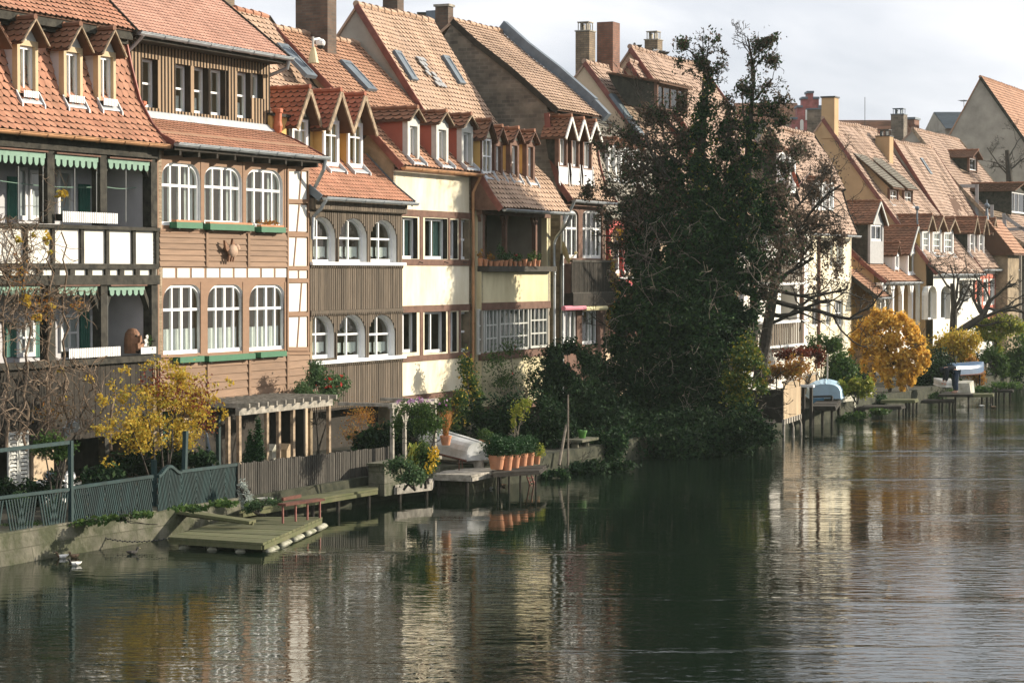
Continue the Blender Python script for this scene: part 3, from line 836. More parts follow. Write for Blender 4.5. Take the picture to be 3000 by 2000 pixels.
def dormer(root, px, prof, ypeak, wall_m='plaster_ochre', front_m='white_paint', roof_m='tile_brown', tw=0.2, ch=0.16, margin=(0.10, 0.08, 0.06), depth=0.14,
           wd=None, over=0.14, front_over=0.2, bargeboard=None, sill=True, gable_m=None, win=None, cheek=True, shed=False, simple=False, thin=0.0, ridge_back=None):
    x0, x1, y0, y1 = px
    xc = (x0 + x1) / 2
    if wd is None:
        best = None; wq = prof[0][0] + 0.05
        while wq < prof[-1][0]:
            z = at_w(xc, y1, wq)[2]
            if z <= profz(prof, wq): best = wq; break
            wq += 0.01
        wd = best if best is not None else prof[0][0]
    u0, u1, z0, z1 = rect(x0, x1, y0, y1, wd)
    zp = at_w(xc, ypeak, wd)[2]
    ml, mt, mbm = margin
    um = (u0 + u1) / 2
    mb = MB()
    if cheek:
        wt = profw(prof, z1 - 0.02)
        for sgn, uu in ((1, u0), (-1, u1)):
            pts = [(wd + 0.02, z0 - 0.1), (wd + 0.02, z1), (max(wt, wd + 0.3) + 0.1, z1)]
            mid = [(profw(prof, z0 + (z1 - z0) * f) + 0.1, z0 + (z1 - z0) * f) for f in (0.75, 0.5, 0.25)]
            pts += [p for p in mid if p[0] > wd + 0.05]
            mb.prism_u(pts, uu + sgn * 0.01, uu + sgn * 0.07)
    # front surround
    mb.cm = 1
    mb.box(u0, u0 + ml, wd, wd + depth, z0, z1); mb.box(u1 - ml, u1, wd, wd + depth, z0, z1)
    mb.box(u0 + ml, u1 - ml, wd + 0.002, wd + depth, z1 - mt, z1); mb.box(u0 + ml, u1 - ml, wd + 0.002, wd + depth, z0, z0 + mbm)
    d = mb.build('dormer', [M[wall_m], M[front_m]], root)
    k = dict(mull=(0.5,), tran=(), fw=0.055, mw=0.04); k.update(win or {})
    window(d, u0 + ml, u1 - ml, z0 + mbm, z1 - mt, wd + depth - 0.03, sub=True, **k)
    if sill:
        mb = MB()
        wl = max(prof[0][0], wd - 0.28)
        while profz(prof, wl) < z0 - 0.2 and wl < wd - 0.03: wl += 0.02
        mb.hexa([(u0 - 0.03, wl, profz(prof, wl) + 0.05), (u1 + 0.03, wl, profz(prof, wl) + 0.05), (u1 + 0.03, wd, z0 - 0.02), (u0 - 0.03, wd, z0 - 0.02),
                 (u0 - 0.03, wl, profz(prof, wl) + 0.07), (u1 + 0.03, wl, profz(prof, wl) + 0.07), (u1 + 0.03, wd, z0 + 0.0), (u0 - 0.03, wd, z0 + 0.0)])
        for uu in (u0 - 0.05, u1 + 0.01):
            mb.hexa([(uu, wl - 0.05, profz(prof, wl - 0.05) + 0.04), (uu + 0.04, wl - 0.05, profz(prof, wl - 0.05) + 0.04), (uu + 0.04, wd, z0 - 0.06), (uu, wd, z0 - 0.06),
                     (uu, wl - 0.05, profz(prof, wl - 0.05) + 0.12), (uu + 0.04, wl - 0.05, profz(prof, wl - 0.05) + 0.12), (uu + 0.04, wd, z0 + 0.14), (uu, wd, z0 + 0.14)])
        mb.build('dormer_sill', M['lead'], d)
    wfo = wd - front_over
    if shed:
        wb_ = ridge_back
        zb_ = profz(prof, wb_)
        mb = MB(); tile_rows(mb, [(wfo, z1 + 0.02), (wb_, zb_ + 0.05)], u0 - over, u1 + over, tw, ch, ident, 0.03, 0, 5, simple)
        mb.cm = 1; mb.prism_u([(wfo, z1 - 0.05), (wfo, z1 + 0.01), (wb_, zb_ + 0.04), (wb_, zb_ - 0.02)], u0 - over, u1 + over)
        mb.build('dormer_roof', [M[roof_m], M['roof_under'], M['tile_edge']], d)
        mb = MB()
        wt = profw(prof, z1 - 0.02)
        for uu in (u0 + 0.01, u1 - 0.07):
            mb.prism_u([(wd + 0.02, z1), (wb_, zb_), (wt + 0.1, z1)], uu, uu + 0.06)
        mb.build('dormer_cheek', M[wall_m], d)
        return d
    # gabled roof, ridge running back into the slope
    wb = max(profw(prof, zp), wd + 0.3) + 0.15
    eu0, eu1 = u0 - over, u1 + over
    sl = (zp - z1) / max(0.05, (um - u0))
    ze = z1 - sl * over * 0.6
    mb = MB()
    we = max(profw(prof, ze), wd + 0.3) + 0.25
    for a, fnr in ((eu0, 1), (eu1, -1)):
        tile_rows(mb, [(a, ze), (um, zp)], wfo, wb, tw, ch, swapf, 0.03, 0, int(abs(a) * 10) + 3, simple)
    mb.cm = 1
    t_ = 0.05
    mb.hexa([(eu0, wfo + .01, ze - t_), (um, wfo + .01, zp - t_), (um, wb, zp - t_), (eu0, we, ze - t_), (eu0, wfo + .01, ze - 0.008), (um, wfo + .01, zp - 0.008), (um, wb, zp - 0.008), (eu0, we, ze - 0.008)])
    mb.hexa([(eu1, wfo + .01, ze - t_), (um + 1e-4, wfo + .01, zp - t_), (um + 1e-4, wb, zp - t_), (eu1, we, ze - t_), (eu1, wfo + .01, ze - 0.008), (um + 1e-4, wfo + .01, zp - 0.008), (um + 1e-4, wb, zp - 0.008), (eu1, we, ze - 0.008)])
    mb.cm = 0
    nk = max(2, int((wb - wfo) / 0.32)); st = (wb - wfo) / nk
    for i in range(nk):
        mb.tube([(um, wfo + i * st - 0.02, zp + 0.035), (um, wfo + (i + 1) * st, zp + 0.02)], [0.075, 0.06], 7)
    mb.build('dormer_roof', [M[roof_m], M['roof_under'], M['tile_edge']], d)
    mb = MB()
    mb.prism([(u0 + 0.015, z1 + 0.001), (u1 - 0.015, z1 + 0.001), (um, zp - 0.05)], wd + 0.03, wd + 0.08)
    mb.build('dormer_gable', M[gable_m or front_m], d)
    if bargeboard:
        mb = MB(); bw = bargeboard[1]
        for a in (eu0 - 0.02, eu1 + 0.02):
            mb.bar((a, wfo - 0.02, ze - bw * 0.55), (um, wfo - 0.02, zp - bw * 0.45), bw, 0.045, up=(0, 1, 0))
        mb.build('bargeboard', M[bargeboard[0]], d)
    return d

def boards_v(root, u0, u1, z0, z1, w, bw, m, gap=0.012, th=0.025, ops=(), name='cladding', batten=None, wob=0.004, scallop=False, seed=1):
    """vertical boards, cut around openings"""
    mb = MB(); rnd = random.Random(seed)
    n = int((u1 - u0) / bw); bw = (u1 - u0) / n
    def spans(c):
        sp = [(z0, z1)]
        for o in ops:
            if o[0] - bw * 0.3 < c < o[1] + bw * 0.3:
                zt = o[3]
                if len(o) > 5 and o[5]:
                    ru, rz = o[5]; dd = 0
                    if c < o[0] + ru: dd = (o[0] + ru - c) / ru
                    elif c > o[1] - ru: dd = (c - (o[1] - ru)) / ru
                    zt = o[3] - rz + rz * math.sqrt(max(0, 1 - min(1, dd) ** 2)) + 0.01
                new = []
                for a, b in sp:
                    if b <= o[2] or a >= zt: new.append((a, b))
                    else:
                        if a < o[2] - 0.02: new.append((a, o[2]))
                        if b > zt + 0.02: new.append((zt, b))
                sp = new
        return sp
    for i in range(n):
        c = u0 + (i + 0.5) * bw
        for a, b in spans(c):
            e = rnd.uniform(-wob, wob); zz = rnd.uniform(0, 0.03) if scallop else 0
            if batten is None:
                mb.box(c - bw / 2 + gap / 2, c + bw / 2 - gap / 2, w - th - e, w - 0.003, a - zz, b)
                if scallop: mb.ell((c, w - th * 0.5, a - zz), (bw * 0.46, th * 0.48, 0.05), 6, 4)
            else:
                mb.box(c - bw / 2, c + bw / 2 - 0.0, w - th, w - 0.003, a, b)
    o = mb.build(name, M[m], root)
    if batten:
        mb = MB()
        for i in range(n + 1):
            c = u0 + i * bw
            for a, b in spans(c): mb.box(c - batten[1] / 2, c + batten[1] / 2, w - th - batten[2], w - th - 0.001, a, b)
        mb.build('batten', M[batten[0]], root)
    return o
def boards_h(root, u0, u1, z0, z1, w, bh, m, ops=(), name='clapboard', seed=1, post=None, posts=()):
    mb = MB(); rnd = random.Random(seed)
    n = max(1, int(round((z1 - z0) / bh))); bh = (z1 - z0) / n
    edges = [u0] + list(posts) + [u1]
    for i in range(n):
        a = z0 + i * bh; b = a + bh * 1.04
        for e0, e1 in zip(edges, edges[1:]):
            t0 = rnd.uniform(-0.008, 0.008); t1 = rnd.uniform(-0.008, 0.008)
            mb.hexa([(e0, w - 0.045, a + t0), (e1, w - 0.045, a + t1), (e1, w - 0.002, a + t1), (e0, w - 0.002, a + t0), (e0, w - 0.012, b), (e1, w - 0.012, b), (e1, w - 0.002, b), (e0, w - 0.002, b)])
    o = mb.build(name, M[m], root)
    if posts and post:
        mb = MB()
        for p in posts: mb.box(p - 0.05, p + 0.05, w - 0.062, w - 0.003, z0, z1)
        mb.build('cover_strip', M[post], root)
    return o
def beam(mb, x0, y0, x1, y1, w, wid, dep=0.05):
    """timber in the facade plane between two photo positions"""
    a = at_w(x0, y0, w); b = at_w(x1, y1, w)
    mb.bar((a[0], w - dep / 2 + 0.012, a[2]), (b[0], w - dep / 2 + 0.012, b[2]), wid, dep, up=(0, 1, 0))

def flower_box(px, w, label, depth=0.24, m='box_green', plant=None, planter=True, group='green window boxes', seed=0):
    u0, u1, z0, z1 = rect(*px, w - depth)
    base = ((u0 + u1) / 2, w - depth / 2, z0)
    r = thing('window_box', label, 'window box', base, group)
    mb = MB(); t = 0.025
    mb.box(u0, u1, w - depth, w - depth + t, z0, z1); mb.box(u0, u1, w - t - 0.03, w - 0.03, z0, z1)
    mb.box(u0, u0 + t, w - depth + t + .001, w - t - .031, z0, z1); mb.box(u1 - t, u1, w - depth + t + .001, w - t - .031, z0, z1)
    mb.box(u0 + t, u1 - t, w - depth + t, w - t - 0.03, z0, z0 + t)
    mb.build('box', M[m], r)
    if planter:
        mb = MB()
        mb.hexa([(u0 + .05, w - depth + .045, z0 + .04), (u1 - .05, w - depth + .045, z0 + .04), (u1 - .05, w - .08, z0 + .04), (u0 + .05, w - .08, z0 + .04),
                 (u0 + .03, w - depth + .03, z1 + .05), (u1 - .03, w - depth + .03, z1 + .05), (u1 - .03, w - .065, z1 + .05), (u0 + .03, w - .065, z1 + .05)])
        mb.build('planter', M['terracotta'], r)
    mb = MB()
    for uu in (u0 + 0.15, u1 - 0.15): mb.bar((uu, w - depth + 0.02, z0 - 0.02), (uu, w - 0.01, z0 - 0.02), 0.03, 0.025)
    mb.build('bracket', M['dark_metal'], r)
    if plant: leaves(r, 'plant', M[plant], [((u0 + u1) / 2, w - depth / 2, z1 + 0.1, (u1 - u0) * 0.42, 0.09, 0.09)], 160, 0.035, seed)
    return r

# ------------------------------------------------------------------ plants
def leaves(root, name, m, blobs, n, size, seed=0, gap=0.0, gscale=1.2, flat=0.3, solo=None, shell=2.4, fuzz=0.2, mats2=None, frac2=0.0):
    """many small leaf faces scattered through the volume of the given ellipsoids"""
    rng = np.random.default_rng(seed)
    B = np.array(blobs, float)
    vol = (B[:, 3] * B[:, 4] * B[:, 5]) ** 0.75
    idx = rng.choice(len(B), size=int(n * (1.9 if gap else 1)), p=vol / vol.sum())
    k = len(idx)
    d = rng.normal(size=(k, 3)); d /= np.linalg.norm(d, axis=1)[:, None]
    r = rng.random(k) ** (1 / shell) * (1 + fuzz * np.clip(rng.normal(size=k), -1.5, 2.2))
    P = B[idx, :3] + d * r[:, None] * B[idx, 3:6]
    if gap:
        keep = np.array([noise.noise((p[0] * gscale + seed, p[1] * gscale, p[2] * gscale)) + 0.5 * noise.noise((p[0] * gscale * 2.7, p[1] * gscale * 2.7, p[2] * gscale * 2.7 + seed)) > gap - 0.35 for p in P])
        P = P[keep][:n]; k = len(P)
    a = rng.normal(size=(k, 3)); a[:, 2] -= flat; a /= np.linalg.norm(a, axis=1)[:, None]
    b = np.cross(a, rng.normal(size=(k, 3))); b /= np.linalg.norm(b, axis=1)[:, None] + 1e-9
    c = np.cross(a, b)
    s = size * (0.6 + 0.8 * rng.random(k))[:, None]
    base = np.array(BASE if solo is None else solo)
    P = P - base
    V = np.empty((k, 4, 3))
    V[:, 0] = P - a * s; V[:, 1] = P + b * s * 0.55 + c * s * 0.15; V[:, 2] = P + a * s; V[:, 3] = P - b * s * 0.55 + c * s * 0.15
    me = bpy.data.meshes.new(name)
    me.vertices.add(k * 4); me.vertices.foreach_set('co', V.reshape(-1))
    me.loops.add(k * 4); me.loops.foreach_set('vertex_index', np.arange(k * 4, dtype=np.int32))
    me.polygons.add(k); me.polygons.foreach_set('loop_start', np.arange(0, k * 4, 4, dtype=np.int32))
    try: me.polygons.foreach_set('loop_total', np.full(k, 4, dtype=np.int32))
    except Exception: pass
    me.update(calc_edges=True)
    me.materials.append(m)
    if mats2 is not None:
        me.materials.append(mats2)
        me.polygons.foreach_set('material_index', (rng.random(k) < frac2).astype(np.int32))
    o = bpy.data.objects.new(name, me); col.objects.link(o)
    if root is not None: o.parent = root
    return o
def pblob(x, y, rx, ry, Y=None, w=None, rd=None):
    """ellipsoid centred where the photo shows it, at distance Y or on plane w"""
    p = at_y(x, y, Y) if Y is not None else at_w(x, y, w)
    dist = W(*p).y
    sx = rx * dist / F_PX; sy = ry * dist / F_PX
    return (p[0], p[1], p[2], sx if rd is None else sx, (sx if rd is None else rd), sy)
def branchy(mb, p, dirv, length, rad, depth, rnd, spread=0.7, up=0.1, nseg=4, kids=(2, 3), shrink=0.68, crook=0.25, tips=None, minr=0.006):
    pts = [Vector(p)]; d = Vector(dirv).normalized(); rr = [rad]
    for i in range(nseg):
        d = (d + Vector((rnd.uniform(-crook, crook), rnd.uniform(-crook, crook), rnd.uniform(-crook, crook) + up * 0.3))).normalized()
        pts.append(pts[-1] + d * (length / nseg)); rr.append(max(minr, rad * (1 - 0.45 * (i + 1) / nseg)))
    mb.tube(pts, rr, 5 if rad > 0.03 else (4 if rad > 0.012 else 3))
    if depth <= 0:
        if tips is not None: tips.append(pts[-1])
        return
    for k in range(rnd.randint(*kids)):
        t = rnd.uniform(0.35, 1.0); i = min(nseg, max(1, int(round(t * nseg))))
        ax = Vector((rnd.gauss(0, 1), rnd.gauss(0, 1), rnd.gauss(0, 1) + up))
        nd = (d * (1 - spread) + ax.normalized() * spread * 1.1).normalized()
        branchy(mb, pts[i], nd, length * shrink * rnd.uniform(0.75, 1.15), max(minr, rr[i] * 0.62), depth - 1, rnd, spread, up, nseg, kids, shrink, crook, tips, minr)
def twig_walk(mb, start, steps, step, rad, rnd, bias=(0, 0, 0), crook=0.5, box=None):
    pts = [Vector(start)]; d = Vector((rnd.gauss(0, 1), rnd.gauss(0, 0.4), rnd.gauss(0, 1))).normalized()
    for i in range(steps):
        d = (d + Vector((rnd.gauss(0, crook), rnd.gauss(0, crook * 0.4), rnd.gauss(0, crook))) * 0.6 + Vector(bias)).normalized()
        q = pts[-1] + d * step
        if box and not (box[0] < q[0] < box[1] and box[2] < q[1] < box[3] and box[4] < q[2] < box[5]): d = -d; continue
        pts.append(q)
    if len(pts) > 2: mb.tube(pts, [rad * (1 - 0.6 * i / len(pts)) for i in range(len(pts))], 4)
# ------------------------------------------------------------------ ground, bank and river
def struct(mb, name, m, base=(0, 0, 0), kind='structure'):
    o = mb.build(name, m, None, base=base); o.location = W(*base); o.rotation_euler = (0, 0, ROTZ); o['kind'] = kind
    return o
mb = MB()
pts = [(-80, -160), (420, -160), (420, 30), (-80, 30)]
mb.poly([(-200, -400, 0), (600, -400, 0), (600, 3, 0), (-200, 3, 0)])
struct(mb, 'river', M['water'])
mb = MB(); mb.poly([(-1500, -60, -2.2), (1900, -1500, -2.2), (1900, 1500, -2.2), (-1500, 1500, -2.2)]); struct(mb, 'river_bed', M['earth'])
edge = [(-40, -3.7), (-13.6, -3.7), (-11.4, -3.78), (-9.2, -4.06), (-6.2, -4.28), (-3.3, -4.3), (0.0, -4.4), (2.5, -4.75), (3.6, -5.1), (5.0, -5.5), (10.5, -5.7), (18, -5.6), (26.3, -5.6), (31.4, -6.1), (40, -6.1), (49.7, -6.4), (64.8, -6.3), (110, -6.6), (400, -7)]
EDGE = edge
mb = MB()
for a, b in zip(edge, edge[1:]):
    mb.poly([(a[0], a[1], ZG), (b[0], b[1], ZG), (b[0], 60, ZG), (a[0], 60, ZG)])
struct(mb, 'garden_ground', M['earth'])
mb = MB()
rnd = random.Random(3)
line = []
for a, b in zip(edge[:-1], edge[1:-0 or None]):
    n = max(1, int((b[0] - a[0]) / 1.0)) if a[0] > -15 and b[0] < 70 else 1
    for i in range(n): t = i / n; line.append((a[0] + (b[0] - a[0]) * t, a[1] + (b[1] - a[1]) * t - (0.05 + rnd.uniform(-0.03, 0.03))))
line.append(edge[-1])
for p, q in zip(line, line[1:]):
    h0 = ZG + 0.02
    mb.add([(p[0], p[1] - 0.10, -0.4), (q[0], q[1] - 0.10, -0.4), (q[0], q[1], h0), (p[0], p[1], h0), (p[0], p[1] + 0.35, h0 + 0.002), (q[0], q[1] + 0.35, h0 + 0.002)], [(0, 1, 2, 3), (3, 2, 5, 4)])
mb.m = [0 if line[i // 2][0] < -6.4 else 1 for i in range(len(mb.f))]
o = mb.build('bank_wall', [M['stone_wall'], M['dark_stone']], None, base=(0, 0, 0)); o.location = W(0, 0, 0); o.rotation_euler = (0, 0, ROTZ); o['kind'] = 'structure'
mb = MB(); mb.poly([(-1400, 59, ZG - 0.01), (1900, 59, ZG - 0.01), (1900, 1600, ZG - 0.01), (-1400, 1600, ZG - 0.01)]); struct(mb, 'ground', M['earth'])
# ------------------------------------------------------------------ the row of houses

def Zy(x, y, w=0.0): return at_w(x, y, w)[2]

# ---- house with dark timber loggias (left edge of the photo)
u0, u1 = -10.6, -2.89
H = thing('loggia_house', 'dark timber-framed house with open loggias and green scalloped valances at the left edge', 'house', ((u0 + u1) / 2, 0, ZG), 'half-timbered houses along the river')
lowp = [(-0.33, 8.55), (0.16, 9.06), (0.52, 9.65), (0.76, 10.45), (0.93, 11.15)]
roof(H, lowp, u0, u1, 'tile_orange', 0.25, 0.19, back=False, ridge=False, verge=(False, True), vmat='dark_copper', wob=0.03, seed=1, th=0.045)
upp = [(0.55, 11.28), (2.4, 13.0), (4.4, 14.85)]
roof(H, upp, u0, u1, 'tile_orange', 0.2, 0.165, back=True, ridge=True, verge=(False, True), seed=2, name='upper_roof')
gables(H, u0, u1, [(0.0, 8.9)] + lowp[2:] + [(1.2, 11.6)] + upp[1:], 0.0, ZG, 'plaster_dirty', inset=0.03)
mb = MB(); mb.box(u0, u1 - 0.02, 0.62, 1.1, 11.05, 11.25); mb.box(u0, u1 - 0.02, 0.75, 1.15, 10.95, 11.049)
mb.build('cornice', M['dark_timber'], H)
gutter(H, u0, u1 + 0.05, -0.36, 8.53, 'copper', 0.085)
for k, (px, yp) in enumerate((((55, 116, 120, 286), 57), ((191, 246, 139, 300), 77), ((291, 343, 152, 307), 89))):
    dormer(H, px, lowp, yp, 'loggia_grey', 'beige_paint', 'tile_brown', margin=(0.10, 0.12, 0.05), depth=0.14, over=0.1, front_over=0.2, gable_m='grey_paint',
           bargeboard=('bare_wood', 0.035), win=dict(mull=(0.45,), curtain='left' if k == 0 else None, fw=0.07))
dormer(H, (-80, -22, 100, 275), lowp, 40, 'loggia_grey', 'beige_paint', 'tile_brown', over=0.3, front_over=0.35)
zA, zB, zC, zD = Zy(300, 430), Zy(300, 660), Zy(300, 672), Zy(300, 775)
zE, zF, zG_, zH = Zy(300, 806), Zy(300, 832), Zy(300, 1050), Zy(300, 1068)
# plaster band
mb = MB(); mb.box(u0, u1, 0, 0.12, zE - 0.03, zC)
mb.build('plaster_band', M['plaster_white'], H)
mb = MB(); dm = 0.06
for (a, b, d) in ((8.62, zA - 0.18, 0.09), (zB - 0.02, zC - 0.005, 0.12), (zD + 0.02, zD - 0.10, 0.08), (zF - 0.02, zE - 0.0, 0.1), (zG_ - 0.12, zG_ + 0.02, 0.12)):
    mb.box(u0, u1, -d, 0.16, min(a, b), max(a, b))
mb.build('timber_beam', M['dark_timber'], H)
mb = MB()
for x in (-78, 72, 152, 237, 311, 389, 457):
    a = U(x); mb.box(a - 0.06, a + 0.06, -0.055, 0.01, zD + 0.021, zC - 0.006)
for x in (-70, -20, 20, 62, 112, 162, 207, 258, 310, 352, 398, 445):
    a = U(x); mb.box(a - 0.09, a + 0.09, -0.058, 0.01, zE + 0.001, zD - 0.101)
mb.build('stud', M['dark_timber'], H)
for x in (-110, 147, 301, 449):
    a = U(x); mb = MB()
    mb.box(a - 0.13, a + 0.13, -0.04, 0.2, zB, 8.62); mb.box(a - 0.13, a + 0.13, -0.04, 0.2, zG_, zF)
    for sgn in (-1, 1):
        mb.bar((a + sgn * 0.1, 0.08, zA - 0.62), (a + sgn * 0.42, 0.08, zA - 0.2), 0.1, 0.14, up=(0, 1, 0)); mb.bar((a + sgn * 0.1, 0.08, zF - 0.62), (a + sgn * 0.42, 0.08, zF - 0.06), 0.1, 0.14, up=(0, 1, 0))
    mb.build('post', M['dark_timber'], H)
# scalloped valances
def valance(xa, xb, ya, yb, n):
    a, b = U(xa, -0.02), U(xb, -0.02); xc = (xa + xb) / 2; zt = Zy(xc, ya, -0.02); zb = Zy(xc, yb, -0.02)
    mb = MB(); s = (b - a) / n; zm = zt - (zt - zb) * 0.42
    mb.box(a, b, -0.035, -0.01, zm, zt)
    for i in range(n):
        c = a + (i + 0.5) * s
        pts = [(c - s * 0.34, zm)] + [(c - s * 0.34 * math.cos(math.pi * j / 6), zm - (zm - zb) * (0.45 + 0.55 * math.sin(math.pi * j / 6))) for j in range(7)] + [(c + s * 0.34, zm)]
        mb.prism(pts, -0.035, -0.01)
    mb.cm = 1; mb.box(a - 0.02, b + 0.02, -0.10, 0.02, zt + 0.001, zt + 0.035)
    mb.build('valance', [M['valance_green'], M['brown_timber']], H)
valance(-30, 134, 441, 481, 9); valance(162, 288, 456, 492, 7); valance(317, 438, 469, 499, 7)
valance(-30, 117, 836, 866, 8); valance(169, 283, 838, 866, 6); valance(318, 422, 838, 866, 6)
# loggia interiors
mb = MB()
wl = 1.5
for (zf, zc_) in ((zB - 0.05, 8.62), (zG_ - 0.1, zF)):
    mb.box(u0, u1 - 0.16, wl, wl + 0.1, zf, zc_); mb.box(u1 - 0.24, u1 - 0.17, 0.17, wl - 0.01, zf, zc_ + 0.05)
mb.build('loggia_wall', M['loggia_grey'], H)
mb = MB()
mb.box(u0, u1 - 0.16, 0.161, wl - 0.01, zB - 0.25, zB - 0.06); mb.box(u0, u1 - 0.16, 0.161, wl - 0.01, zG_ - 0.3, zG_ - 0.11); mb.box(u0, u1 - 0.16, 0.2, wl - 0.01, zF + 0.25, zF + 0.4); mb.box(u0, u1 - 0.16, 0.2, wl - 0.01, 8.63, 8.7)
mb.build('loggia_floor', M['dark_wood'], H)
def back(x0, x1, y0, y1, kind):
    a, b, c, d = rect(x0, x1, y0, y1, wl)
    if kind == 's':
        mb = MB(); mb.box(a, b, wl - 0.06, wl - 0.015, c, d); n = 4
        for i in range(1, n): mb.box(a + (b - a) * i / n - 0.008, a + (b - a) * i / n + 0.008, wl - 0.07, wl - 0.061, c, d)
        mb.build('shutter', M['green_shutter'], H)
    else: window(H, a, b, c, d, wl - 0.04, mull=(0.5,) if kind == 'w' else (), tran=(0.5,) if kind == 'w' else (), curtain='full' if kind == 'c' else None, fw=0.08)
for a in ((21, 46, 518, 640, 's'), (48, 76, 490, 645, 'd'), (84, 130, 500, 645, 'c'), (166, 208, 498, 645, 'd'), (229, 260, 540, 640, 's'), (266, 292, 545, 645, 'd'),
          (12, 40, 943, 1045, 's'), (41, 96, 932, 1045, 'w'), (97, 126, 940, 1045, 's'), (172, 224, 920, 1030, 'w'), (230, 256, 905, 1030, 's'), (258, 297, 925, 1025, 'd')): back(*a)
mb = MB()
for x in (54, 126, 219, 283, 369): mb.tube([at_w(x, 487, 0.02), at_w(x, 650, 0.02)], 0.012, 5)
for x in (315,): mb.tube([at_w(x, 866, 0.02), at_w(x, 1020, 0.02)], 0.015, 5)
mb.build('awning_rod', M['grey_paint'], H)
# dark boarded ground storey with doorway opening
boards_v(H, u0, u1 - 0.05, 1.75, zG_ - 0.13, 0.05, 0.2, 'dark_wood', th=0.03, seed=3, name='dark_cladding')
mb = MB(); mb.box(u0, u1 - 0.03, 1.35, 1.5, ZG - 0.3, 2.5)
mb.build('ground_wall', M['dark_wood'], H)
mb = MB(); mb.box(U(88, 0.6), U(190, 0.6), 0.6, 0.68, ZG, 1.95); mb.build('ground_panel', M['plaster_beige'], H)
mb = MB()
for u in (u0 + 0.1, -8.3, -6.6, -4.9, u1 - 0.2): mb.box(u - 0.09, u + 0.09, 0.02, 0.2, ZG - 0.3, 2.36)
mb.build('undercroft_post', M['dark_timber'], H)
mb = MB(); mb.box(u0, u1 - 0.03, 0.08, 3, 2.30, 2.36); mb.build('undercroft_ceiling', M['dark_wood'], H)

# ---- brown house with large white windows
u0, u1 = U(462), U(904)
H = thing('brown_house', 'brown boarded house with six broad white windows and green window boxes', 'house', ((u0 + u1) / 2, 0, ZG), 'half-timbered houses along the river')
lowp = [(-0.48, 8.60), (0.4, 9.04), (1.22, 9.38)]
roof(H, lowp, u0, u1, 'tile_orange', 0.155, 0.15, back=False, ridge=False, verge=(True, True), vmat='dark_copper', wob=0.0, seed=4, th=0.04)
upp = [(0.62, 11.30), (4.45, 14.25)]
roof(H, upp, u0, u1, 'tile_pink', 0.155, 0.15, verge=(True, True), vmat='dark_wood', wob=0.0, seed=5, name='upper_roof', th=0.04)
gables(H, u0, u1, [(0.0, 8.85), (1.2, 9.4), (1.22, 11.6), (4.45, 14.2)], 0.0, ZG, 'plaster_beige')
gutter(H, u0 - 0.02, u1 + 0.06, -0.56, 8.58, 'zinc', 0.085, down=[[(u1 - 0.05, -0.56, 8.5), (u1 - 0.05, -0.5, 8.25), (u1 + 0.1, -0.12, 7.75), (u1 + 0.02, -0.06, 7.6)]])
gutter(H, u0 + 0.05, u1 + 0.08, 0.54, 11.26, 'zinc', 0.085, down=[[(u0 + 0.25, 0.55, 11.2), (u0 + 0.22, 0.75, 11.0), (u0 + 0.12, 1.05, 10.7), (u0 + 0.12, 1.08, 9.5)], [(u1 - 0.05, 0.56, 11.18), (u1 - 0.03, 0.62, 10.98), (u1 - 0.12, 1.12, 10.8)]])
mb = MB(); mb.box(u0 + 0.05, u1 - 0.05, 0.65, 1.19, 11.1, 11.2); mb.box(u0 + 0.02, u1 - 0.02, -0.48, -0.03, 8.42, 8.5)
for i in range(9):
    uu = u0 + 0.3 + i * (u1 - u0 - 0.6) / 8; mb.box(uu - 0.04, uu + 0.04, -0.46, -0.02, 8.3, 8.419)
mb.build('soffit', M['dark_wood'], H)
wt = 1.2
specs = [(420, 464, 173, 316), (515, 558, 190, 328), (567, 611, 198, 334), (619, 662, 204, 339), (694, 736, 212, 347), (742, 770, 217, 289)]
wl_, ops = px_windows(H, [(a, b, c, d, dict(mull=(), tran=(0.5,) if i < 5 else (), fw=0.07, curtain='half' if i in (1, 2, 4) else None)) for i, (a, b, c, d) in enumerate(specs)], wt, 0.2, 'dark_batten', (u0 + 0.05, u1 - 0.05, 9.2, 11.2), 'dark_batten', 'upper_wall')
boards_v(H, u0 + 0.05, u1 - 0.05, 9.42, 11.15, wt, 0.145, 'tan_board', ops=ops, batten=('dark_batten', 0.035, 0.018), name='upper_cladding')
mb = MB(); mb.hexa([(u0 + 0.05, wt - 0.22, 9.29), (u1 - 0.05, wt - 0.22, 9.29), (u1 - 0.05, wt - 0.05, 9.31), (u0 + 0.05, wt - 0.05, 9.31), (u0 + 0.05, wt - 0.08, 9.46), (u1 - 0.05, wt - 0.08, 9.46), (u1 - 0.05, wt - 0.03, 9.49), (u0 + 0.05, wt - 0.03, 9.49)])
mb.build('flashing', M['lead'], H)
mb = MB(); a = at_w(472, 340, 0.6)
mb.lathe([(0.09, -0.2), (0.09, 0.22), (0.125, 0.25), (0.125, 0.33), (0.09, 0.34)], (u0 + 0.42, 0.72, 9.3), 12)
mb.lathe([(0.09, -0.2), (0.13, 0.0), (0.10, 0.12), (0.11, 0.34), (0.14, 0.36), (0.14, 0.46), (0.10, 0.48)], (u1 + 0.02, 0.95, 9.45), 12)
mb.build('vent_pipe', M['clay_orange'], H)
S = [(475, 588, 479, 661), (599, 710, 489, 657), (722, 829, 497, 666), (477, 594, 834, 1036), (608, 716, 834, 1030), (730, 837, 834, 1025)]
wz1 = Zy(650, 795); zb_cl = Zy(700, 1183)
specs = [(a, b, c, d, dict(arch_px=(0.27, 0.26), mull=(0.27, 0.51, 0.75), wide=(1,), tran=(0.64,), fw=0.07, mw=0.06, curtain=('side' if i < 3 else 'half'))) for i, (a, b, c, d) in enumerate(S)]
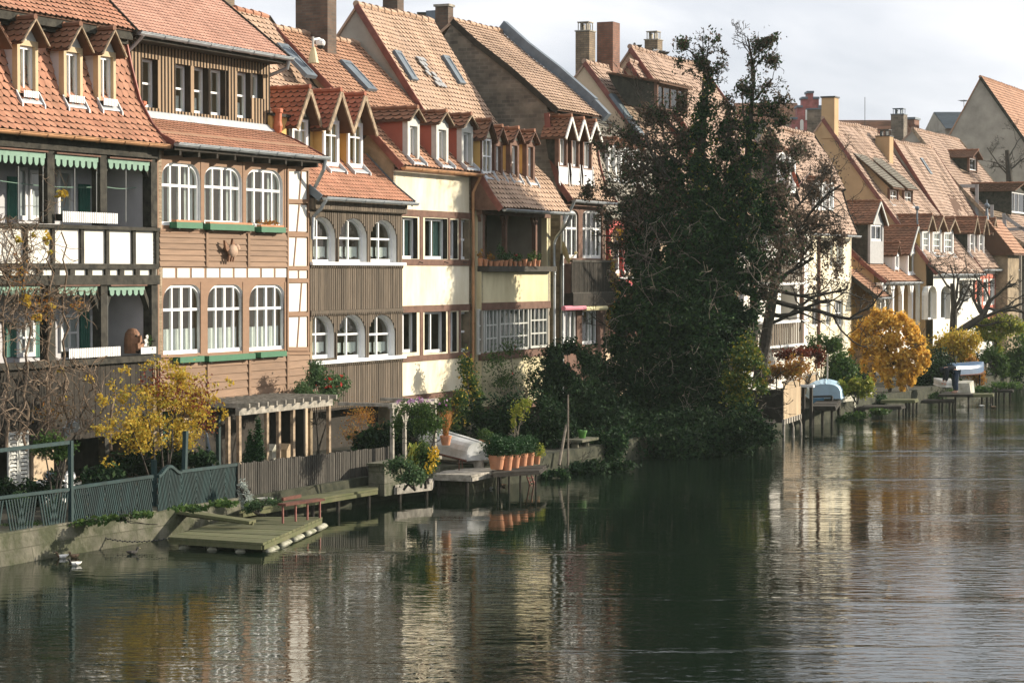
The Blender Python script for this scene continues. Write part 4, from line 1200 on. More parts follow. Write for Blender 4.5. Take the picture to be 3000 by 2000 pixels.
px_windows(H, specs, 0.0, 0.10, 'brown_paint', (u0, u1, zb_cl, 8.9), 'white_paint')
zc1, zc0 = Zy(650, 682), Zy(650, 782)
us = U(838)
bp = [U(602), U(724)]
boards_h(H, u0 + 0.05, us, zc0, zc1, -0.002, 0.145, 'brown_board', post='brown_board', posts=bp, seed=2)
bp = [U(604), U(726), us]
boards_h(H, u0 + 0.05, u1 - 0.02, zb_cl + 0.02, Zy(650, 1048), -0.002, 0.19, 'brown_board', post='brown_board', posts=bp, seed=8, name='lower_clapboard')
# pale infill panels and thin timbers
mb = MB()
za, zb = Zy(650, 786), Zy(650, 813)
for x0, x1 in ((475, 511), (518, 554), (561, 597), (604, 640), (645, 680), (686, 720), (726, 760), (766, 800), (806, 839)):
    mb.box(U(x0), U(x1), -0.014, -0.002, zb, za)
for (ya, yb) in ((502, 584), (600, 678), (697, 779), (793, 815), (830, 912), (929, 1018)):
    mb.box(U(843), U(897), -0.014, -0.002, Zy(870, yb), Zy(870, ya))
mb.build('infill_panel', M['plaster_white'], H)
mb = MB()
for (xa, ya, xb, yb) in ((882, 502, 876, 584), (876, 600, 869, 678), (867, 697, 860, 779), (874, 793, 874, 815), (883, 830, 877, 912), (876, 929, 870, 1018)): beam(mb, xa, ya, xb, yb, -0.014, 0.05, 0.03)
for yy in (495, 590, 688, 785, 822, 920, 1022): beam(mb, 840, yy, 903, yy, -0.005, 0.11, 0.05)
beam(mb, 841, 497, 841, 1025, -0.006, 0.07, 0.05); beam(mb, 901, 490, 901, 1025, -0.006, 0.07, 0.05)
mb.build('timber_strip', M['brown_paint'], H)
mb = MB()
for x in (593, 716, 838):
    for (ya, yb) in ((475, 672), (826, 1040)): beam(mb, x, ya, x, yb, -0.004, 0.16, 0.02)
for yy in (672, 680): beam(mb, 466, yy + 2, 838, yy - 2, -0.006, 0.05, 0.05)
beam(mb, 466, 1043, 905, 1034, -0.006, 0.07, 0.07)
mb.build('facade_strip', M['brown_paint'], H)
BROWN = H

# ---- house with upright brown slats and arched windows
u0, u1 = U(905), U(1178)
H = thing('slatted_house', 'house clad in upright weathered slats with six arched white windows', 'house', ((u0 + u1) / 2, 0, ZG), 'half-timbered houses along the river')
lowp = [(-0.38, 7.56), (0.25, 8.03), (1.23, 8.98)]
roof(H, lowp, u0, u1, 'tile_orange', 0.17, 0.165, back=False, ridge=False, verge=(True, True), vmat='slate_blue', wob=0.01, seed=6, th=0.035)
upp = [(1.18, 9.55), (2.97, 11.05), (3.28, 11.53), (4.5, 13.15)]
roof(H, upp, u0, u1, 'tile_pale', 0.26, 0.2, verge=(False, True), wob=0.03, seed=7, name='upper_roof', th=0.04, ridgemat='tile_orange')
gables(H, u0, u1, [(0.0, 7.85), (0.25, 8.03), (1.23, 8.98), (1.25, 9.5), (2.97, 11.0), (4.5, 13.1)], 0.0, ZG, 'plaster_dirty')
gutter(H, u0 + 0.05, u1 + 0.06, -0.46, 7.52, 'zinc', 0.08, down=[[(u0 + 0.12, -0.46, 7.45), (u0 + 0.1, -0.3, 7.2), (u0 + 0.06, -0.1, 7.0), (u0 + 0.06, -0.08, 6.4)]])
fullp = lowp + [(1.25, 9.3)] + upp[1:]
for k, (px, yp) in enumerate((((858, 904, 345, 455), 259), ((950, 995, 352, 489), 268), ((1021, 1064, 359, 493), 279))):
    dormer(H, px, [(-0.38, 7.56), (0.25, 8.03), (1.23, 8.98), (2.97, 11.05)], yp, 'plaster_ochre', 'white_paint', 'tile_red', tw=0.22, ch=0.15, margin=(0.03, 0.03, 0.03), depth=0.06, over=0.26, front_over=0.3, bargeboard=('bare_wood', 0.12), gable_m='plaster_cream',
           win=dict(mull=(0.5,), tran=(0.68,), fw=0.08, curtain='side'))
mb = MB()   # ochre panels with dark posts between the dormers
wq = 1.0
for (xa, xb) in ((800, 852), (908, 945), (1000, 1016)):
    a, b = U(xa, wq), U(xb, wq); mb.box(a, b, wq + 0.05, wq + 0.15, 8.7, 9.75)
mb.build('dormer_wall', M['plaster_ochre'], H)
mb = MB()
for x in (850, 907, 942, 998, 1016):
    a = U(x, wq); mb.box(a - 0.05, a + 0.05, wq + 0.0, wq + 0.12, 8.75, 9.78)
mb.box(U(800, wq), U(1068, wq), wq - 0.03, wq + 0.16, 9.72, 9.8)
mb.build('dormer_post', M['dark_timber'], H)
SW = [(902, 982, 636, 770), (994, 1074, 640, 769), (1084, 1161, 645, 768), (898, 978, 921, 1050), (988, 1069, 921, 1050), (1078, 1156, 922, 1048)]
specs = [(a, b, c, d, dict(arch_px=(0.5, 0.46), mull=(0.5,), tran=(0.55,), fw=0.07, mw=0.05, curtain='third')) for i, (a, b, c, d) in enumerate(SW)]
zb_ = Zy(1040, 1188)
wl_, ops = px_windows(H, specs, 0.0, 0.19, 'dark_batten', (u0, u1, zb_, 7.6), 'white_paint')
for i, (ya, yb, sc) in enumerate(((605, 772, True), (779, 906, True), (912, 1052, True), (1061, 1188, True))):
    boards_v(H, u0 + 0.02, u1 - 0.02, Zy(1040, yb), Zy(1040, ya), -0.002, 0.105, 'grey_brown_board', ops=ops, seed=10 + i, gap=0.03, name='slat_cladding')
mb = MB()
for ya, yb in ((768, 777), (1049, 1059)): mb.box(u0 + 0.01, u1 + 0.05, -0.12, -0.03, Zy(1040, yb), Zy(1040, ya))
mb.build('window_sill', M['white_paint'], H)
mb = MB(); rnd = random.Random(4)
for yy in (616, 780, 917, 1063):
    z = Zy(1040, yy); n = 46
    for i in range(n):
        u = u0 + 0.06 + (u1 - u0 - 0.12) * i / (n - 1); mb.ell((u, -0.05, z), (0.05, 0.02, 0.06), 6, 4)
    mb.box(u0 + 0.02, u1 - 0.02, -0.065, -0.03, z + 0.02, z + 0.1)
mb.build('scalloped_edge', M['grey_brown_board'], H)
mb = MB(); n = 40
for i in range(n): 
    a = u0 + 0.03 + (u1 - u0 - 0.06) * i / n; mb.box(a, a + (u1 - u0 - 0.06) / n - 0.012, -0.2, -0.16, 7.22, 7.46)
mb.box(u0, u1, -0.16, 0.0, 7.2, 7.5)
mb.build('eaves_board', M['grey_brown_board'], H)

mb = MB(); mb.box(u0 + 0.05, u1 - 0.05, 0.7, 0.85, ZG - 0.2, zb_ + 0.2); mb.build('ground_wall', M['dark_wood'], H)  # dark sheet added to stand in for shade under the house
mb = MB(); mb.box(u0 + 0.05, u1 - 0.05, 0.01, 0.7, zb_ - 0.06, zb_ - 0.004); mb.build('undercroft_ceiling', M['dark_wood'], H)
# ---- cream house with red dormers
w4 = 0.28
u0, u1 = U(1178), U(1404)
H = thing('cream_house', 'smooth cream plastered house with brown timber window bands and three oxblood red dormers', 'house', ((u0 + u1) / 2, w4, ZG), 'half-timbered houses along the river')
prof4 = [(0.0, 8.62), (1.26, 9.90), (4.26, 12.80)]
roof(H, prof4, u0, u1, 'tile_rust', 0.23, 0.175, wob=0.03, seed=8, verge=(True, False), vmat='dark_copper', th=0.035, ridgemat='tile_pale')
gables(H, u0, u1, [(w4, 8.85)] + prof4[1:], w4, ZG, 'plaster_dirty', inset=0.03)
gutter(H, u0 - 0.03, u1 + 0.12, -0.06, 8.56, 'copper', 0.085, down=[[(u1 - 0.02, -0.06, 8.48), (u1 - 0.02, 0.1, 8.2), (u1 - 0.06, 0.18, 8.0), (u1 - 0.06, 0.18, 1.2)]])
M['dp'] = M['dark_copper']
for px, yp in (((1195, 1230, 350, 468), 318), ((1279, 1314, 361, 479), 329), ((1353, 1386, 370, 488), 338)):
    dormer(H, px, prof4, yp, 'plaster_oxblood', 'grey_paint', 'tile_brown', tw=0.3, ch=0.17, margin=(0.14, 0.2, 0.04), depth=0.17, over=0.08, front_over=0.13, win=dict(mull=(0.5,), tran=(), fw=0.06), bargeboard=('bare_wood', 0.03))
W4 = [(1170, 1224, 637, 758), (1245, 1311, 640, 759), (1318, 1341, 644, 758), (1350, 1385, 644, 760), (1168, 1221, 913, 1033), (1243, 1307, 913, 1033), (1315, 1338, 913, 1030), (1347, 1379, 913, 1030)]
specs = [(a, b, c, d, dict(mull=(0.5,) if i % 4 != 2 else (), tran=(0.5,) if i % 4 == 3 else (), fw=0.07, mw=0.06, curtain='side' if i < 4 else None, cmat='curtain_green' if i % 4 < 2 else 'curtain')) for i, (a, b, c, d) in enumerate(W4)]
zb_ = Zy(1290, 1148, w4)
px_windows(H, specs, w4, 0.2, 'plaster_cream', (u0 + 0.02, u1 - 0.02, zb_, 8.7), 'dark_wood')
mb = MB()
def band(mb, y0, y1, xc=1290, proud=0.025, a=None, b=None): mb.box(a if a is not None else u0 + 0.03, b if b is not None else u1 - 0.03, w4 - proud, w4 + 0.02, Zy(xc, y1, w4), Zy(xc, y0, w4))
band(mb, 502, 512); band(mb, 619, 638); band(mb, 760, 778); band(mb, 893, 912); band(mb, 1036, 1053); band(mb, 1150, 1176, proud=0.06)
mb.build('timber_band', M['brown_timber'], H)
mb = MB()
for (ya, yb) in ((638, 760), (912, 1036)):
    for x, wd_ in ((1234, 0.19), (1315, 0.12), (1346, 0.12), (1391, 0.14)):
        a = U(x, w4); mb.box(a - wd_ / 2, a + wd_ / 2, w4 - 0.022, w4 + 0.02, Zy(1290, yb, w4), Zy(1290, ya, w4))
mb.build('window_post', M['brown_timber'], H)
mb = MB()
for x in (1226, 1300, 1355): p = at_w(x, 766, w4); mb.tube([p, (p[0] + 0.03, p[1] - 0.14, p[2] - 0.05)], 0.014, 5)
mb.build('hook', M['dark_metal'], H)
mb = MB(); mb.box(u0 + 0.1, u1 - 0.05, w4 + 0.9, w4 + 1.05, ZG - 0.3, zb_ + 0.1); mb.box(u0 + 0.1, u1 - 0.05, w4 + 0.02, w4 + 1, zb_ - 0.08, zb_ - 0.002)
mb.build('ground_wall', M['dark_wood'], H)
CREAM = H
a = at_u(890, 200, u0 + 0.2)
skylight(H, prof4, at_w(888, 170, 2.6)[0], 2.55, 3.55, 0.62)
skylight(H, prof4, at_w(1030, 195, 2.9)[0], 2.4, 3.35, 0.6)
chimney(H, at_w(930, 50, 4.1)[0], 4.15, 11.8, 15.1, 0.55, 1.12, 'brick_dark', cap='slab')

# ---- balcony house with the tall pale roof
w5 = -0.05
u0, u1 = U(1405), U(1608)
H = thing('balcony_house', 'pale yellow house with an open balcony full of pots and a tall pale roof', 'house', ((u0 + u1) / 2, w5, ZG), 'half-timbered houses along the river')
prof5 = [(-0.76, 7.52), (-0.43, 7.95), (-0.05, 8.55), (0.55, 9.10), (1.96, 10.6), (4.33, 14.07)]
roof(H, prof5, u0 - 0.02, u1 + 0.02, 'tile_pale', 0.235, 0.18, wob=0.05, seed=9, verge=(True, False), vmat='dark_copper', th=0.04)
gables(H, u0, u1, [(w5, 8.5)] + prof5[3:], w5, ZG, 'plaster_grey', inset=0.05)
mb = MB(); mb.prism_u([(-0.72, 7.45), (-0.4, 7.9), (0.3, 8.75), (0.3, 7.45)], u0 - 0.06, u0 + 0.06); mb.build('eaves_cheek', M['brown_timber'], H)
gutter(H, u0 + 0.05, u1 + 0.12, -0.82, 7.48, 'zinc', 0.08, down=[[(u1 + 0.05, -0.82, 7.4), (u1 + 0.03, -0.7, 7.2), (u1 + 0.18, -0.2, 6.7), (u1 + 0.18, -0.12, 6.5), (u1 + 0.18, -0.12, 1.2)]])
D5 = [((1412, 1442, 404, 512), 354), ((1448, 1473, 414, 515), 373), ((1495, 1521, 412, 522), 378), ((1543, 1567, 416, 530), 386)]
for i, (px, yp) in enumerate(D5):
    dormer(H, px, prof5, yp, 'plaster_ochre', 'brown_timber', 'tile_brown', tw=0.3, ch=0.17, margin=(0.04, 0.03, 0.03) if i == 0 else (0.13, 0.16, 0.06), depth=0.06 if i == 0 else 0.16, over=0.08, front_over=0.13,
           win=dict(mull=(0.5,) if i == 0 else (), tran=(0.5,) if i == 0 else (0.45,), fw=0.06), gable_m='plaster_cream', bargeboard=('brown_timber', 0.03))
for (x, y) in ((1188, 212), (1330, 222)):
    uu = at_w(x - 25, y - 30, 3.2)[0]; zz = at_w(x, y, 3.2)[2]; wq = profw(prof5, zz)
    skylight(H, prof5, at_w(x - 8, y, wq)[0], wq - 0.25, wq + 0.4, 0.45)
zr1, zr0 = Zy(1520, 778, w5), Zy(1520, 1178, w5)
zbt = Zy(1520, 632, w5)
mb = MB()
mb.box(u0 + 0.03, u1, w5, w5 + 0.14, Zy(1520, 905, w5), zr1 - 0.2)     # solid balcony front
mb.box(u0 + 0.03, u1, w5, w5 + 0.14, zr0, Zy(1520, 1048, w5))
mb.box(u1 - 0.28, u1, w5, w5 + 0.2, zr1 - 0.2, zbt + 0.15); mb.box(u1 - 0.14, u1 - 0.001, w5 + 0.2, 3.0, zr0, zbt + 0.15)
mb.box(u0 + 0.03, u0 + 0.15, w5 + 0.14, 3, zr0, zbt + 0.1)
mb.build('balcony_wall', M['plaster_yellow'], H)
mb = MB(); mb.box(u0 + 0.15, u1 - 0.15, 2.2, 2.32, zr1 - 0.6, zbt + 0.3); mb.build('balcony_rear_wall', M['plaster_dirty'], H)
a, b, c, d = rect(1432, 1462, 650, 775, 2.15); window(H, a, b, c, d, 2.15, mull=(0.5,), curtain='full')
a, b, c, d = rect(1480, 1500, 660, 775, 2.15); window(H, a, b, c, d, 2.15, mull=())
mb = MB()
mb.box(u0 + 0.03, u1 - 0.02, w5 - 0.25, w5 + 0.16, zr1 - 0.19, zr1 - 0.02)   # sill shelf
mb.build('balcony_shelf', M['silver_wood'], H)
mb = MB(); mb.box(u0 + 0.16, u1 - 0.16, w5 + 0.15, 2.2, zr1 - 0.65, zr1 - 0.5); mb.box(u0 + 0.16, u1 - 0.16, w5 + 0.15, 2.2, zbt + 0.2, zbt + 0.3); mb.build('balcony_floor', M['dark_wood'], H)
mb = MB()
mb.box(u0, u1 - 0.02, w5 - 0.03, w5 + 0.16, zbt - 0.02, zbt + 0.2); mb.box(u0, u1 - 0.02, w5 - 0.1, w5 + 0.16, zbt + 0.21, zbt + 0.6)
mb.box(u0 + 0.03, u1 - 0.02, w5 - 0.03, w5 - 0.002, Zy(1520, 905, w5), Zy(1520, 884, w5)); mb.box(u0 + 0.03, u1 - 0.02, w5 - 0.03, w5 + 0.1, Zy(1520, 1048, w5), Zy(1520, 1026, w5))
mb.box(u0 + 0.03, u1, w5 - 0.04, w5 + 0.14, zr0 - 0.2, zr0 - 0.002)
mb.build('timber_beam', M['brown_timber'], H)
for x in (1412, 1478, 1566):
    a = U(x, w5 + 0.05); mb = MB(); mb.box(a - 0.065, a + 0.065, w5 - 0.02, w5 + 0.12, zr1 - 0.02, zbt - 0.02)
    for sgn in (-1, 1): mb.bar((a + sgn * 0.05, w5 + 0.06, zbt - 0.32), (a + sgn * 0.22, w5 + 0.06, zbt - 0.03), 0.06, 0.1, up=(0, 1, 0))
    mb.build('post', M['brown_timber'], H)
mb = MB(); mb.box(u0 + 0.05, u1 - 0.05, w5 + 0.3, w5 + 0.4, Zy(1520, 1030, w5), Zy(1520, 904, w5)); mb.build('inner_wall', M['dark_wood'], H)
for a in ((1400, 1418, 905, 1038, (0.5,)), (1422, 1456, 904, 1034, (0.33, 0.66)), (1463, 1547, 902, 1025, (0.17, 0.34, 0.5, 0.67, 0.83)), (1553, 1602, 890, 1018, (0.25, 0.5, 0.75))):
    q = rect(*a[:4], w5 + 0.05); window(H, *q, w5 + 0.05, mull=a[4], tran=(0.33, 0.63), fw=0.06, mw=0.04, fmat='grey_paint')
mb = MB(); mb.box(u0 + 0.05, u1 - 0.05, 0.9, 1.05, ZG - 0.3, zr0 + 0.1); mb.box(u0 + 0.05, u1 - 0.05, w5 + 0.02, 1.0, zr0 - 0.1, zr0 - 0.02); mb.build('ground_wall', M['dark_wood'], H)
chimney(H, at_w(1160, 10, 4.6)[0], 4.7, 13.4, 15.2, 0.45, 0.55, 'brick_dark')
chimney(H, at_w(1309, 30, 4.7)[0], 4.8, 13.2, 14.75, 0.4, 0.5, 'brick_dark')
BALC = H
mb = MB(); ua, ub = at_w(1250, 220, 3.0)[0], at_w(1282, 225, 2.9)[0]; za, zb_q = at_w(1265, 258, 2.8)[2], at_w(1262, 178, 3.4)[2]
wa, wb_q = profw(prof5, za), profw(prof5, zb_q); off = 0.03
tile_rows(mb, [(wa - off * 0.8, za + off * 0.6), (wb_q - off * 0.8, zb_q + off * 0.6)], ua - 0.35, ub + 0.1, 0.235, 0.18, ident, 0.04, 0.05, 9, skip=lambda a, s_: abs((a - ua) + (s_ - 0.6) * 0.45) > 0.34 or (int(a * 13 + s_ * 17) % 5 == 0), edge_i=0)
mb.build('bleached_tiles', M['slate_grey'], H)

# ---- house with the dark rubble gable and slatted balcony
w6 = 0.0
u0, u1 = U(1645), U(1774)
H = thing('rubble_gable_house', 'narrow house with a dark rubble stone gable and a slatted timber balcony', 'house', ((u0 + u1) / 2, w6, ZG), 'half-timbered houses along the river')
low6 = [(-0.38, 8.0), (0.05, 8.55), (0.3, 9.4), (0.45, 10.4), (0.5, 10.95)]
upp6 = [(0.1, 11.0), (0.5, 11.32), (1.84, 12.45), (3.12, 13.40), (4.05, 14.2)]
roof(H, low6, u0 - 0.08, u1, 'tile_pale', 0.23, 0.18, back=False, ridge=False, wob=0.03, seed=11, verge=(True, True), vmat='dark_copper')
roof(H, upp6, u0 - 0.12, u1, 'tile_pale', 0.25, 0.18, wob=0.05, seed=12, verge=(True, False), vmat='dark_wood', name='upper_roof')
gables(H, u0 - 0.12, u1, [(0.0, 8.4), (0.05, 8.55), (0.3, 9.4), (0.45, 10.4), (0.5, 11.25)] + upp6[2:], w6, ZG, 'rubble', inset=0.04)
mb = MB()
for a, b in zip(upp6[1:], upp6[2:] + [(4.06, 14.22)]):
    if b[0] - a[0] > 0.02: mb.bar((u1 + 0.10, a[0], a[1] + 0.22), (u1 + 0.10, b[0], b[1] + 0.22), 0.3, 0.34, up=(0, -(b[1] - a[1]), b[0] - a[0]))
mb.bar((u1 + 0.10, 0.0, 10.98), (u1 + 0.10, 0.52, 11.5), 0.3, 0.34, up=(0, -1, 1))
mb.build('parapet_flashing', M['slate_blue'], H)
gutter(H, u0, u1 + 0.1, -0.44, 7.95, 'zinc', 0.08, down=[[(u0 + 0.05, -0.44, 7.88), (u0 + 0.02, -0.3, 7.6), (u0 - 0.25, -0.2, 7.2), (u0 - 0.28, -0.15, 6.9), (u0 - 0.28, -0.15, 1.2)]])
for px, yp in (((1637, 1663, 395, 489), 342), ((1674, 1698, 400, 493), 350), ((1708, 1735, 404, 498), 357)):
    dormer(H, px, low6, yp, 'dark_timber', 'brown_timber', 'tile_brown', tw=0.24, ch=0.14, margin=(0.1, 0.1, 0.05), depth=0.15, over=0.12, front_over=0.3, wd=0.0, bargeboard=('plaster_white', 0.1), gable_m='dark_timber', win=dict(mull=(0.5,), fw=0.07))
W6 = [(1648, 1695, 615, 756, dict(mull=(0.33, 0.66))), (1707, 1764, 617, 757, dict(mull=(0.25, 0.5, 0.75))), (1644, 1691, 905, 1005, dict(mull=(0.33, 0.66), curtain='side')), (1706, 1750, 905, 1008, dict(mull=(0.5,), curtain='side'))]
specs = [(a, b, c, d, dict(tran=(0.62,) if i < 2 else (), fw=0.09, mw=0.07, arch_px=(0.3, 0.12) if i < 2 else None, **k)) for i, (a, b, c, d, k) in enumerate(W6)]
px_windows(H, specs, w6, 0.1, 'brown_timber', (u0, u1, 1.4, 8.4), 'brown_timber')
mb = MB(); mb.box(u0 - 0.03, u1 + 0.05, -0.45, -0.01, Zy(1710, 895), Zy(1710, 858)); mb.build('balcony_beam', M['dark_wood'], H)
boards_v(H, u0 - 0.02, u1 + 0.03, Zy(1710, 858), Zy(1710, 768), -0.36, 0.11, 'dark_wood', gap=0.03, name='balcony_slats')
mb = MB(); mb.box(u0 - 0.03, u1 + 0.05, -0.42, -0.3, Zy(1710, 768), Zy(1710, 762)); mb.box(u0 - 0.03, u1 + 0.05, -0.44, -0.38, Zy(1710, 860), Zy(1710, 855)); mb.build('balcony_rail', M['silver_wood'], H)
a = rect(1643, 1705, 888, 902, -0.3); b = rect(1705, 1768, 890, 903, -0.3)
mb = MB(); mb.tube([(a[0], -0.4, a[2]), (a[1], -0.4, a[2])], 0.085, 8); mb.build('rolled_awning', M['cloth_pink'], H)
mb = MB(); mb.tube([(b[0], -0.4, b[2]), (b[1], -0.4, b[2])], 0.085, 8); mb.build('rolled_awning', M['awning_yellow'], H)
chimney(H, at_w(1290, 30, 6)[0], 6.2, 13, 14.9, 0.5, 0.5, 'slate_blue', cap='none')

# ---- low house with red veranda, half hidden behind the ivy tree
u0, u1 = U(1780), 33.4
H = thing('red_veranda_house', 'low house with grey roof and red timber veranda half hidden behind the ivy tree', 'house', ((u0 + u1) / 2, 0.3, ZG), 'half-timbered houses along the river')
p7 = [(-0.2, 7.4), (0.4, 8.0), (0.9, 9.0), (1.2, 10.0), (3.2, 11.4), (4.2, 11.9)]
roof(H, p7, u0 - 0.05, u1, 'tile_grey', 0.25, 0.19, wob=0.05, seed=14, vmat='dark_wood')
gables(H, u0, u1, p7, 0.3, ZG, 'rubble')
for px in ((1782, 1806, 425, 520), (1818, 1842, 430, 524), (1852, 1874, 436, 528)):
    dormer(H, px, p7, px[2] - 18, 'dark_timber', 'white_paint', 'tile_brown', over=0.1, front_over=0.2, win=dict(mull=(0.5,)))
specs = [(1800, 1850, 690, 800, dict(mull=(0.33, 0.66), fw=0.09)), (1870, 1930, 690, 800, dict(mull=(0.33, 0.66))), (1960, 2020, 690, 800, dict(mull=(0.5,)))]
px_windows(H, specs, 0.6, 0.1, 'plaster_beige', (u0, u1, ZG, 8.0))
mb = MB()
for x in (1782, 1822, 1862, 1920):
    a = U(x, 0.0); mb.box(a - 0.07, a + 0.07, -0.07, 0.07, 5.2, 7.5)
mb.box(u0, u1, -0.1, 0.1, 7.2, 7.4); mb.box(u0, u1, -0.15, -0.02, 5.1, 5.3)
for x in (1782, 1862): a = U(x, 0); mb.bar((a, 0, 6.8), (a + 0.5, 0, 7.25), 0.1, 0.1, up=(0, 1, 0))
mb.build('veranda_frame', M['red_paint'], H)
boards_v(H, u0, u1, 3.2, 5.05, -0.03, 0.13, 'red_wood', name='veranda_cladding', gap=0.03)
mb = MB(); mb.box(u0, u1, -0.25, 0.5, 4.95, 5.099); mb.build('veranda_floor', M['cloth_pink'], H)
mb = MB(); mb.box(u0, u1, -0.25, 0.0, 5.301, 5.36); mb.build('veranda_shelf', M['white_paint'], H)
# ---- houses beyond the ivy tree
# beige gable house
u0, u1 = 33.6, 37.6
H = thing('beige_gable_house', 'house with a plain beige gable wall facing the bridge, left of the ivy tree top', 'house', ((u0 + u1) / 2, 0, ZG), 'houses farther along the river')
p8 = [(-0.3, 8.0), (1.3, 9.9), (2.15, 11.0), (4.37, 13.85)]
roof(H, p8, u0, u1, 'tile_far', 0.27, 0.2, wob=0.09, seed=20, verge=(True, True), vmat='dark_copper', simple=True)
gables(H, u0, u1, p8, 0.0, ZG, 'plaster_beige')
skylight(H, p8, at_w(1845, 290, 2.4)[0], 2.0, 3.3, 0.5)
chimney(H, at_w(1715, 160, 4.9)[0], 4.9, 13.0, 15.15, 0.62, 0.6, 'brick_yellow', cap='pipe')
mb = MB(); mb.box(u0 + 0.1, u1 - 0.1, 0.0, 0.15, ZG, 8.4); mb.build('front_wall', M['plaster_white'], H)
# double-ridged house
u0, u1 = 38.0, 47.5
H = thing('long_roof_house', 'house with a long wavy tiled roof and brick chimneys behind the ivy tree', 'house', ((u0 + u1) / 2, -0.6, ZG), 'houses farther along the river')
p9 = [(-0.9, 7.6), (0.6, 9.3), (2.2, 11.7), (4.55, 14.9)]
roof(H, p9, u0 + 0.9, u1, 'tile_far', 0.28, 0.21, wob=0.12, seed=21, verge=(True, True), vmat='dark_copper', simple=True)
p9b = [(-0.9, 7.6), (0.6, 9.3), (2.2, 11.4), (4.2, 14.2)]
roof(H, p9b, u0 - 0.2, u0 + 0.86, 'tile_far', 0.28, 0.21, wob=0.1, seed=22, verge=(True, False), vmat='dark_copper', simple=True, name='side_roof')
gables(H, u0 - 0.15, u1, p9b, -0.6, ZG, 'plaster_beige', right=False); gables(H, u0 + 0.95, u1, p9, -0.6, ZG, 'plaster_beige', rear=False)
chimney(H, at_w(1789, 150, 4.4)[0], 4.5, 13.2, 15.65, 0.75, 0.7, 'brick_red', cap='none')
chimney(H, at_w(1921, 135, 4.9)[0], 5.0, 14.2, 15.55, 0.6, 0.6, 'brick_yellow', cap='pipe')
dormer(H, (1925, 2015, 250, 330), p9, 236, 'dark_timber', 'brown_timber', 'tile_brown', shed=True, ridge_back=3.4, wd=1.3, front_over=0.15, win=dict(mull=(0.25, 0.5, 0.75), fmat='brown_timber'), simple=True, sill=False)
specs = [(2166, 2180, 850, 890, dict(mull=(0.5,))), (2288, 2336, 845, 938, dict(none=True, depth=0.9)), (2215, 2250, 650, 730, dict(mull=(0.5,), tran=(0.5,))), (2270, 2310, 650, 730, dict(mull=(0.5,), tran=(0.5,)))]
px_windows(H, specs, -0.6, 0.12, 'plaster_white', (u0 - 0.15, u1, ZG, 7.8))
mb = MB(); a, b, c, d = rect(2280, 2345, 840, 945, 0.35); mb.box(a, b, 0.3, 0.4, c, d); mb.build('recess_wall', M['plaster_ochre'], H)
boards_v(H, U(2240, -1.1), U(2352, -1.1), Zy(2300, 1008, -1.1), Zy(2300, 945, -1.1), -1.1, 0.3, 'grey_brown_board', gap=0.12, name='balcony_slats')
boards_v(H, U(2225, -1.1), U(2352, -1.1), Zy(2300, 826, -1.1), Zy(2300, 770, -1.1), -1.1, 0.3, 'grey_brown_board', gap=0.12, name='balcony_slats')
mb = MB(); a = U(2235, -0.9); b = U(2353, -0.9)
for y in (1012, 942, 830, 767): z = Zy(2300, y, -1.1); mb.box(a, b, -1.16, -0.62, z - 0.06, z + 0.03)
mb.build('balcony_frame', M['white_paint'], H)
mb = MB()
for x in (2203, 2212, 2348): a = U(x, -1.0); mb.box(a - 0.08, a + 0.08, -1.1, -0.94, 1.5, 7.4)
mb.build('balcony_post', M['brown_timber'], H)
# white corner house with mansard roof
u0, u1 = 47.7, 55.1
H = thing('white_corner_house', 'white plastered house with a steep mansard roof and white dormers beside the bare trees', 'house', ((u0 + u1) / 2, -0.3, ZG), 'houses farther along the river')
pl = [(-0.6, 7.3), (-0.1, 8.4), (0.25, 9.6)]
pu = [(0.05, 9.45), (0.9, 11.0), (1.6, 12.1)]
roof(H, pl, u0, u1, 'tile_far', 0.28, 0.2, back=False, ridge=False, wob=0.05, seed=23, simple=True)
roof(H, pu, u0 + 0.6, u1, 'tile_far', 0.28, 0.2, wob=0.1, seed=24, simple=True, name='upper_roof')
gables(H, u0, u1, [(-0.6, 7.3), (-0.1, 8.4), (0.25, 9.6), (1.6, 12.05)], -0.3, ZG, 'plaster_beige')
for px in ((2388, 2402, 530, 616), (2408, 2420, 532, 616), (2428, 2442, 534, 616), (2282, 2300, 445, 560), (2312, 2330, 450, 565)):
    dormer(H, px, pl + pu[1:], px[2] - 10, 'dark_timber', 'white_paint', 'tile_brown', margin=(0.1, 0.1, 0.1), over=0.06, front_over=0.12, simple=True, sill=False, win=dict(mull=(0.5,), fw=0.05), wd=-0.25)
specs = [(2432, 2442, 705, 785, dict(mull=(), curtain='full')), (2450, 2470, 702, 785, dict(mull=(0.5,), curtain='full')), (2420, 2434, 880, 955, dict(mull=(0.5,))), (2446, 2470, 878, 955, dict(mull=(0.33, 0.66), tran=(0.5,))), (2380, 2405, 880, 955, dict(mull=(0.5,)))]
px_windows(H, specs, -0.3, 0.12, 'plaster_cream', (u0, u1, ZG, 7.7))
gutter(H, u0, u1 + 0.1, -0.68, 7.25, 'zinc', 0.09)
mb = MB(); a = U(2402, -0.4); mb.box(a - 0.06, a + 0.06, -0.42, -0.31, 1.2, 7.2); mb.build('downpipe', M['brown_timber'], H)
